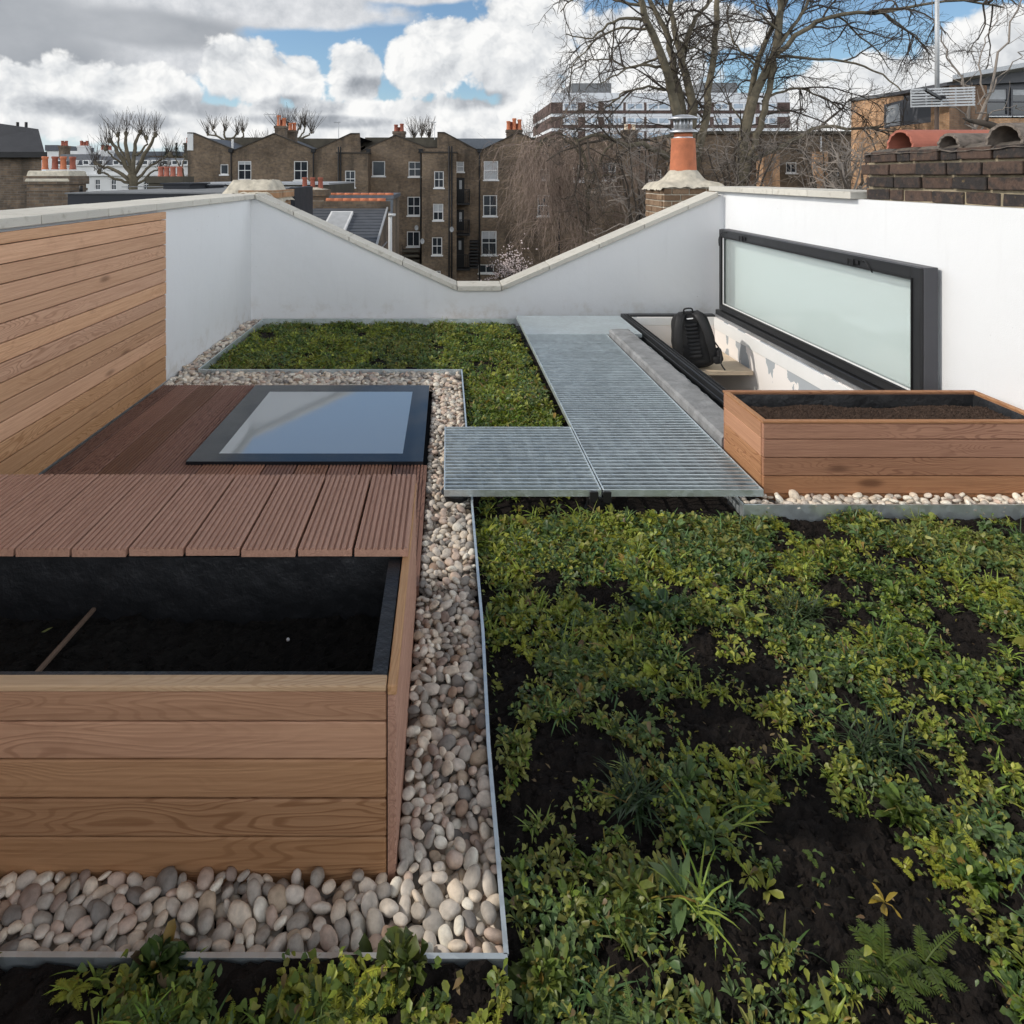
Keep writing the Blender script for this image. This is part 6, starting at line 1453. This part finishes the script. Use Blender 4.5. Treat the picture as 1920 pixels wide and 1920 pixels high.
def ramify(Br, pts, rad, lv, cfg):
    """grow children of level lv from a parent polyline"""
    c = cfg[lv]; seg = np.linalg.norm(np.diff(pts, axis=0), axis=1); tot = seg.sum(); cum = np.concatenate(([0], np.cumsum(seg)))
    k = RNG.poisson(max(0.3, tot * c['den']))
    for _ in range(k):
        u = tot * (c['t0'] + (1 - c['t0']) * RNG.random() ** .8); i = min(len(seg) - 1, np.searchsorted(cum, u) - 1); f = (u - cum[i]) / (seg[i] + 1e-9)
        p = pts[i] + (pts[i + 1] - pts[i]) * f; d = (pts[i + 1] - pts[i]) / (seg[i] + 1e-9); r0 = min(c['r'] * RNG.uniform(.7, 1.3), rad[i] * .7)
        dd = side_dir(d, RNG.uniform(*c['ang'])); dd[2] += c.get('up', 0); dd[1] *= c.get('flat', 1.0)
        L = c['len'] * RNG.uniform(.55, 1.3); n = c['n']
        q, _ = walk(p, dd / np.linalg.norm(dd), L, n, c['wig'], c['droop']); rr = np.linspace(r0, r0 * c.get('tip', .45), n)
        Br.add(q, rr, c['sides'])
        if lv + 1 < len(cfg): ramify(Br, q, rr, lv + 1, cfg)
def limb(Y, pl, r0, r1, dy=0.0, n=14):
    """a limb given where it stands: pixel polyline at depth Y, drifting dy metres in depth"""
    pts = np.array([list(Q(px, py, Y + dy * i / max(1, len(pl) - 1))) for i, (px, py) in enumerate(pl)])
    q = curve(pts, n) if len(pts) > 2 else np.linspace(pts[0], pts[1], n)
    q = q + RNG.normal(0, .035, q.shape); t = np.linspace(0, 1, n); return q, (r0 + (r1 - r0) * t ** .9)
def tree(name, label, cat, base, limbs, cfg, bark='bark', twig='twig', group=None, sides=9):
    t = empty(name, base, label, cat, group); tr = Branches(); cr = Branches()
    for q, r in limbs: tr.add(q, r * (.78 if sides == 9 else 1), sides)
    tr.build('trunk', M[bark], t)
    for q, r in limbs: ramify(cr, q, r, 0, cfg)
    cr.build('crown', M[twig], t, smooth=False)
    return t
PLANE = [dict(den=0.95, t0=.14, r=.050, ang=(.5, 1.25), len=3.0, n=9, wig=.17, droop=.10, sides=5, up=.05, tip=.35),
         dict(den=2.5, t0=.12, r=.022, ang=(.5, 1.3), len=1.45, n=7, wig=.26, droop=.13, sides=3, tip=.5),
         dict(den=3.9, t0=.1, r=.0115, ang=(.4, 1.2), len=.72, n=6, wig=.36, droop=.12, sides=3, tip=.6)]
Y1 = 30.0
L1 = [limb(Y1, [(1290, 420), (1288, 330), (1272, 234), (1256, 161), (1240, 104), (1212, 34), (1201, 0), (1185, -70)], .34, .14, -1.0, 18),
      limb(Y1 + .3, [(1288, 330), (1279, 208), (1266, 146), (1259, 99), (1251, 65), (1227, 21), (1214, -10), (1200, -60)], .27, .09, .8),
      limb(Y1 + .1, [(1292, 330), (1298, 203), (1287, 146), (1277, 104), (1269, 73), (1264, 31), (1260, -10), (1258, -70)], .28, .10, .5),
      limb(Y1 + .4, [(1277, 104), (1295, 52), (1308, 29), (1329, 5), (1350, -30)], .15, .09, 1.0),
      limb(Y1 + .6, [(1300, 330), (1324, 221), (1329, 167), (1337, 109), (1342, 52), (1347, -10), (1352, -60)], .24, .14, 1.5),
      limb(Y1 - .3, [(1246, 128), (1201, 122), (1162, 138), (1126, 154)], .10, .03, -1.2), limb(Y1 - .6, [(1206, 39), (1173, 34), (1136, 49), (1105, 73), (1063, 65)], .11, .03, -1.0),
      limb(Y1 - .4, [(1214, 55), (1162, 52), (1126, 68), (1088, 104), (1070, 130)], .09, .025, 1.2), limb(Y1, [(1253, 169), (1214, 164), (1183, 169), (1160, 182), (1140, 200)], .09, .03, -1.0),
      limb(Y1 - .5, [(1203, 10), (1150, 0), (1090, -8), (1050, 20)], .10, .03, .8), limb(Y1 - .5, [(1272, 312), (1240, 286), (1201, 273), (1162, 268), (1120, 252), (1085, 262)], .21, .07, -1.5),
      limb(Y1 + .2, [(1240, 104), (1185, 128), (1140, 110), (1095, 120), (1060, 150)], .08, .025, 1.4), limb(Y1, [(1269, 73), (1300, 90), (1320, 70), (1360, 75)], .07, .03, 1.2)]
tree('plane_tree', 'tall bare plane tree with several stems rising behind the orange chimney pot', 'tree', (Q(1290, 330, Y1).x, Y1, GZ), L1, PLANE, group='bare plane trees on the right')
Y2 = 32.0
L2 = [limb(Y2, [(1385, 430), (1390, 320), (1398, 245), (1420, 166), (1450, 108), (1464, 29), (1462, -10), (1466, -70)], .36, .15, .5, 18), limb(Y2 - .2, [(1395, 340), (1416, 264), (1435, 196), (1452, 112)], .22, .18, .3),
      limb(Y2 + .4, [(1388, 300), (1397, 234), (1417, 125), (1433, 86), (1462, 26), (1477, -10), (1490, -50)], .22, .10, 1.0), limb(Y2, [(1458, 98), (1513, 54), (1567, 29), (1655, 24), (1714, 10), (1812, 2), (1880, 14)], .17, .05, -1.5, 18),
      limb(Y2, [(1456, 106), (1543, 110), (1611, 122), (1665, 147), (1700, 190)], .10, .03, -1.0), limb(Y2, [(1455, 100), (1490, 45), (1515, 0), (1530, -40)], .13, .07, .6), limb(Y2, [(1430, 190), (1489, 166), (1548, 186), (1590, 215)], .09, .03, 1.0),
      limb(Y2 - .8, [(1400, 300), (1472, 273), (1532, 240), (1602, 242), (1654, 237)], .17, .06, -1.0), limb(Y2, [(1417, 125), (1385, 90), (1370, 60), (1365, 10)], .08, .03, 1.2), limb(Y2, [(1655, 24), (1700, 55), (1735, 90), (1745, 130)], .06, .02, .4),
      limb(Y2 + .4, [(1397, 234), (1370, 200), (1350, 190), (1335, 200)], .06, .02, 1.0), limb(Y2, [(1567, 29), (1610, 65), (1650, 100), (1670, 140)], .07, .02, .8), limb(Y2, [(1464, 60), (1420, 20), (1400, -20)], .08, .04, .8)]
tree('plane_tree', 'tall bare plane tree with a long limb reaching right towards the mast', 'tree', (Q(1388, 330, Y2).x, Y2, GZ), L2, PLANE, group='bare plane trees on the right')
# weeping tree in front of the terrace
WEEP = [dict(den=3.4, t0=.1, r=.028, ang=(.7, 1.5), len=1.8, n=8, wig=.20, droop=.45, sides=3, tip=.5),
        dict(den=5.2, t0=.1, r=.0145, ang=(.3, 1.0), len=2.1, n=9, wig=.20, droop=.65, sides=3, tip=.6),
        dict(den=1.9, t0=.2, r=.012, ang=(.3, .9), len=.8, n=5, wig=.28, droop=.4, sides=3, tip=.7)]
Y3 = 34.0
L3 = [limb(Y3, [(1100, 560), (1098, 450), (1102, 360), (1095, 290), (1075, 258)], .20, .08), limb(Y3, [(1102, 370), (1125, 300), (1150, 268), (1180, 258), (1215, 268)], .12, .04, 1.0), limb(Y3, [(1095, 300), (1060, 262), (1030, 262), (1008, 280), (1000, 310)], .09, .03, -1.0),
      limb(Y3 - .5, [(1085, 275), (1050, 250), (1020, 258), (1002, 300)], .07, .02, -1.4), limb(Y3, [(1100, 340), (1140, 330), (1180, 330), (1215, 350)], .07, .03, -1.0), limb(Y3, [(1098, 330), (1060, 330), (1030, 345), (1012, 380)], .07, .02, -.8),
      limb(Y3, [(1098, 420), (1060, 400), (1035, 420), (1020, 450)], .06, .02, -1.0), limb(Y3, [(1099, 430), (1135, 400), (1170, 400), (1200, 420)], .06, .02, -1.0)]
tree('weeping_tree', 'bare weeping tree with a curtain of pinkish hanging twigs in front of the brick terrace', 'tree', (Q(1100, 560, Y3).x, Y3, GZ), L3, WEEP, 'bark', 'weep')
# tangled bare shrubs under the plane trees
BUSH = [dict(den=1.6, t0=.1, r=.03, ang=(.5, 1.3), len=1.7, n=7, wig=.25, droop=.08, sides=3, tip=.5), dict(den=3.0, t0=.1, r=.015, ang=(.4, 1.3), len=.95, n=6, wig=.3, droop=.1, sides=3, tip=.6), dict(den=2.6, t0=.1, r=.010, ang=(.4, 1.2), len=.5, n=5, wig=.35, droop=.1, sides=3, tip=.7)]
def bush(label, Y, cx, pyb, pyt, wpx, n, cfg=BUSH, twig='pale_twig', name='bare_shrub', cat='shrub', group='tangled bare shrubs under the plane trees'):
    ls = []
    for k in range(n):
        u = RNG.uniform(-1, 1); ls.append(limb(Y + RNG.uniform(-.6, .6), [(cx + u * wpx * .25, pyb), (cx + u * wpx * .6, pyb + (pyt - pyb) * .5), (cx + u * wpx, pyt + RNG.uniform(0, 20))], .07, .02, RNG.uniform(-1, 1), 8))
    return tree(name, label, cat, (Q(cx, pyb, Y).x, Y, GZ), ls, cfg, 'twig', twig, group, 5)
bush('tangle of bare grey twigs left of the orange chimney pot', 29, 1205, 470, 262, 60, 7)
bush('tangle of bare twigs between the orange chimney pot and the old brick parapet', 28.5, 1390, 420, 270, 70, 8)
bush('tangle of bare pale twigs in front of the long dark brick building', 27, 1560, 420, 280, 80, 7)
bush('small bare shrub just left of the old brick parapet', 20, 1600, 400, 300, 30, 5)
# pollarded planes: knuckled limbs crowned with straight shoots
def pollard(label, Y, trunk, arms, shoot, nsh, name='pollarded_tree', group=None, rs=.5, up=1.0):
    ls = [limb(Y, p, a, b, RNG.uniform(-.8, .8), 10) for p, a, b in [trunk] + arms]
    t = empty(name, (ls[0][0][0][0], Y, GZ), label, 'tree', group); tr = Branches(); cr = Branches()
    for q, r in ls: tr.add(q, r * .62, 7)
    for q, r in ls[1:]:
        e = q[-1]; kn = np.array([e + (0, 0, -.16), e + (0, 0, 0), e + (.02, 0, .14)]); tr.add(kn, np.array((.07, .13, .04)) * rs * 2, 7)
        for _ in range(int(nsh * 1.8)):
            d = np.array((RNG.normal(0, .40), RNG.normal(0, .40), up)); d /= np.linalg.norm(d); pts, _ = walk(e + RNG.normal(0, .1, 3), d, shoot * RNG.uniform(.6, 1.35), 6, .06, -.05); cr.add(pts, np.linspace(.014, .007, 6) * (Y / 45), 3)
        ramify(cr, q, r, 0, [dict(den=1.3, t0=.3, r=.012, ang=(.4, 1.2), len=shoot * .6, n=6, wig=.14, droop=-.05, sides=3, up=.3, tip=.5)])
    tr.build('trunk', M['bark'], t); cr.build('crown', M['twig'], t, smooth=False); return t
pollard('large pollarded tree with knobbly limbs and upright shoots on the left skyline', 38, ([(250, 420), (249, 340), (247, 322)], .42, .34),
        [([(247, 330), (232, 300), (215, 275), (205, 262)], .24, .12), ([(249, 330), (240, 290), (236, 262), (236, 249)], .22, .11), ([(250, 328), (252, 290), (256, 262), (265, 247)], .22, .11), ([(250, 330), (272, 290), (285, 265), (292, 252)], .22, .10),
         ([(246, 340), (222, 322), (195, 312), (178, 305)], .20, .09), ([(248, 345), (225, 338), (200, 326), (185, 322)], .16, .07), ([(251, 340), (275, 318), (300, 300), (318, 290)], .15, .06), ([(251, 345), (268, 338), (285, 322), (300, 316)], .14, .06),
         ([(236, 300), (222, 272), (222, 255)], .12, .08), ([(256, 290), (272, 275), (276, 258)], .12, .07), ([(228, 306), (212, 296), (198, 278)], .10, .06)], 1.1, 16)
G_ = 'pollarded trees behind the brick terrace'
pollard('broad pollarded tree above the roof of the end terrace house', 66, ([(425, 330), (425, 290), (424, 262)], .5, .3), [([(424, 266), (405, 255), (390, 252)], .2, .1), ([(424, 266), (420, 250), (422, 244)], .2, .12), ([(424, 268), (440, 255), (445, 250)], .2, .12), ([(426, 270), (455, 258), (455, 246)], .18, .1), ([(424, 268), (400, 246), (400, 240)], .15, .08)], 1.3, 16, group=G_)
pollard('dense pollarded tree behind the tall terrace chimney', 66, ([(550, 330), (550, 290), (551, 264)], .5, .3), [([(551, 266), (535, 252), (522, 246)], .2, .1), ([(551, 266), (556, 250), (562, 240)], .22, .13), ([(551, 266), (575, 255), (583, 248)], .2, .1), ([(551, 262), (540, 246), (541, 236)], .18, .1), ([(552, 268), (568, 250), (572, 238)], .16, .1)], 1.7, 20, group=G_)
pollard('upright twiggy tree top behind the rounded terrace gable', 66, ([(790, 330), (790, 290), (790, 270)], .4, .25), [([(790, 272), (778, 262), (775, 256)], .15, .08), ([(790, 272), (790, 258), (790, 252)], .15, .08), ([(790, 272), (803, 262), (806, 256)], .15, .08)], 1.6, 26, group=G_)
pollard('thin twiggy tree top behind the valley of the end terrace house', 70, ([(490, 330), (490, 285)], .3, .2), [([(490, 285), (480, 268)], .1, .06), ([(490, 285), (500, 268)], .1, .06)], 1.2, 12, group=G_)
pollard('sparse twiggy tree left of the apartment block', 70, ([(1000, 330), (1000, 285)], .3, .2), [([(1000, 285), (990, 258)], .1, .06), ([(1000, 285), (1006, 240)], .1, .06)], 1.8, 12, group=G_)
pollard('bare tree by the end of the brick terrace above the white houses', 58, ([(345, 400), (342, 330), (340, 315)], .25, .2), [([(340, 316), (330, 300), (322, 292)], .1, .05), ([(340, 316), (345, 300), (346, 288)], .1, .05), ([(340, 330), (325, 325), (312, 318)], .08, .04)], 1.1, 10)
# dark conifers on the skyline
for lb, px, pyb, pyt, Y in (('dark pointed conifer on the left skyline beside the brick terrace', 331, 300, 268, 100), ('low dark conifer on the left skyline behind the grey dormers', 312, 300, 278, 105)):
    t = empty('conifer', (QX(px, Y), Y, GZ), lb, 'tree', 'dark conifers on the left skyline'); b = MB(); b.tube([(QX(px, Y), Y, GZ), (QX(px, Y), Y, QZ(pyt, Y))], [.25, .04], 6); b.build('trunk', M['bark'], t)
    b = MB(); z0, z1 = QZ(pyb + 8, Y), QZ(pyt, Y)
    for k in range(420):
        u = random.random() ** .8; z = z0 + (z1 - z0) * u; a = random.random() * 6.28; r = (1 - u) * 1.5 * random.uniform(.5, 1.1); c = Vector((QX(px, Y) + r * math.cos(a), Y + r * math.sin(a), z - r * .25)); d = Vector((math.cos(a), math.sin(a), -.2)) * .3; s_ = Vector((-math.sin(a), math.cos(a), 0)) * .1
        b.add([c - d - s_, c - d + s_, c + d], [(0, 1, 2)])
    b.build('crown', M['conifer'], t)
# blossom shrub just beyond the dip of the V
Y4 = 26.0
t = bush('shrub with pale blossom seen through the dip of the white end wall', Y4, 960, 560, 492, 45, 8, [dict(den=2.0, t0=.2, r=.02, ang=(.3, 1.0), len=.8, n=6, wig=.2, droop=.0, sides=3, up=.3, tip=.5), dict(den=3.5, t0=.1, r=.010, ang=(.3, 1.0), len=.4, n=5, wig=.25, droop=0, sides=3, tip=.6)], 'twig', 'blossom_shrub', 'shrub', None)
b = MB()
for k in range(520):
    u = RNG.normal(0, .5); q = Q(958 + u * 42, 525 - abs(RNG.normal(0, 24)) - 8 * (1 - abs(u)), Y4 + RNG.uniform(-.8, .8)); r = RNG.uniform(.018, .045)
    b.add(np.array([(1, 0, 0), (-1, 0, 0), (0, 1, 0), (0, -1, 0), (0, 0, 1), (0, 0, -1)]) * r * RNG.uniform(.6, 1.3, (6, 1)) + np.array(q), [(0, 2, 4), (2, 1, 4), (1, 3, 4), (3, 0, 4), (2, 0, 5), (1, 2, 5), (3, 1, 5), (0, 3, 5)])
b.build('blossom', M['blossom'], t)
# slim young tree with cut stubs in front of the modern building
Y5 = 11.0
L5 = [limb(Y5, [(1832, 330), (1830, 250), (1846, 190), (1872, 110), (1905, 30), (1920, -20)], .035, .008, .3), limb(Y5, [(1832, 262), (1812, 190), (1790, 120), (1762, 60), (1748, 20)], .022, .006, -.3), limb(Y5, [(1838, 215), (1800, 150), (1772, 118)], .012, .005, .2),
      limb(Y5, [(1846, 190), (1838, 120), (1852, 60), (1880, 10)], .014, .005, .4), limb(Y5, [(1848, 180), (1890, 130), (1930, 90)], .014, .006, .2), limb(Y5, [(1830, 250), (1880, 200), (1930, 215)], .013, .006, .2), limb(Y5, [(1828, 245), (1780, 200), (1765, 186)], .012, .005, -.2)]
tree('young_tree', 'slim bare young tree with crossing shoots in front of the modern brick building', 'tree', (Q(1832, 330, Y5).x, Y5, GZ), L5, [dict(den=1.7, t0=.2, r=.006, ang=(.3, .9), len=.55, n=6, wig=.10, droop=-.03, sides=3, up=.15, tip=.5), dict(den=1.6, t0=.2, r=.0035, ang=(.3, .9), len=.3, n=5, wig=.12, droop=0, sides=3, tip=.6)], 'pale_twig', 'pale_twig', None, 6)
b = MB(); b.tube([Q(1885, 246, 5.8), Q(1850, 232, 5.8), Q(1818, 226, 5.8)], [.045, .03, .02], 8); b.tube([Q(1850, 232, 5.8), Q(1852, 214, 5.75)], [.014, .010], 6); b.tube([Q(1822, 228, 5.8), Q(1806, 222, 5.75)], [.016, .008], 6)
tag(b.build('cut_branch', M['twig'], smooth=True), 'sawn off dark branch stub rising behind the half round tiles', 'branch')
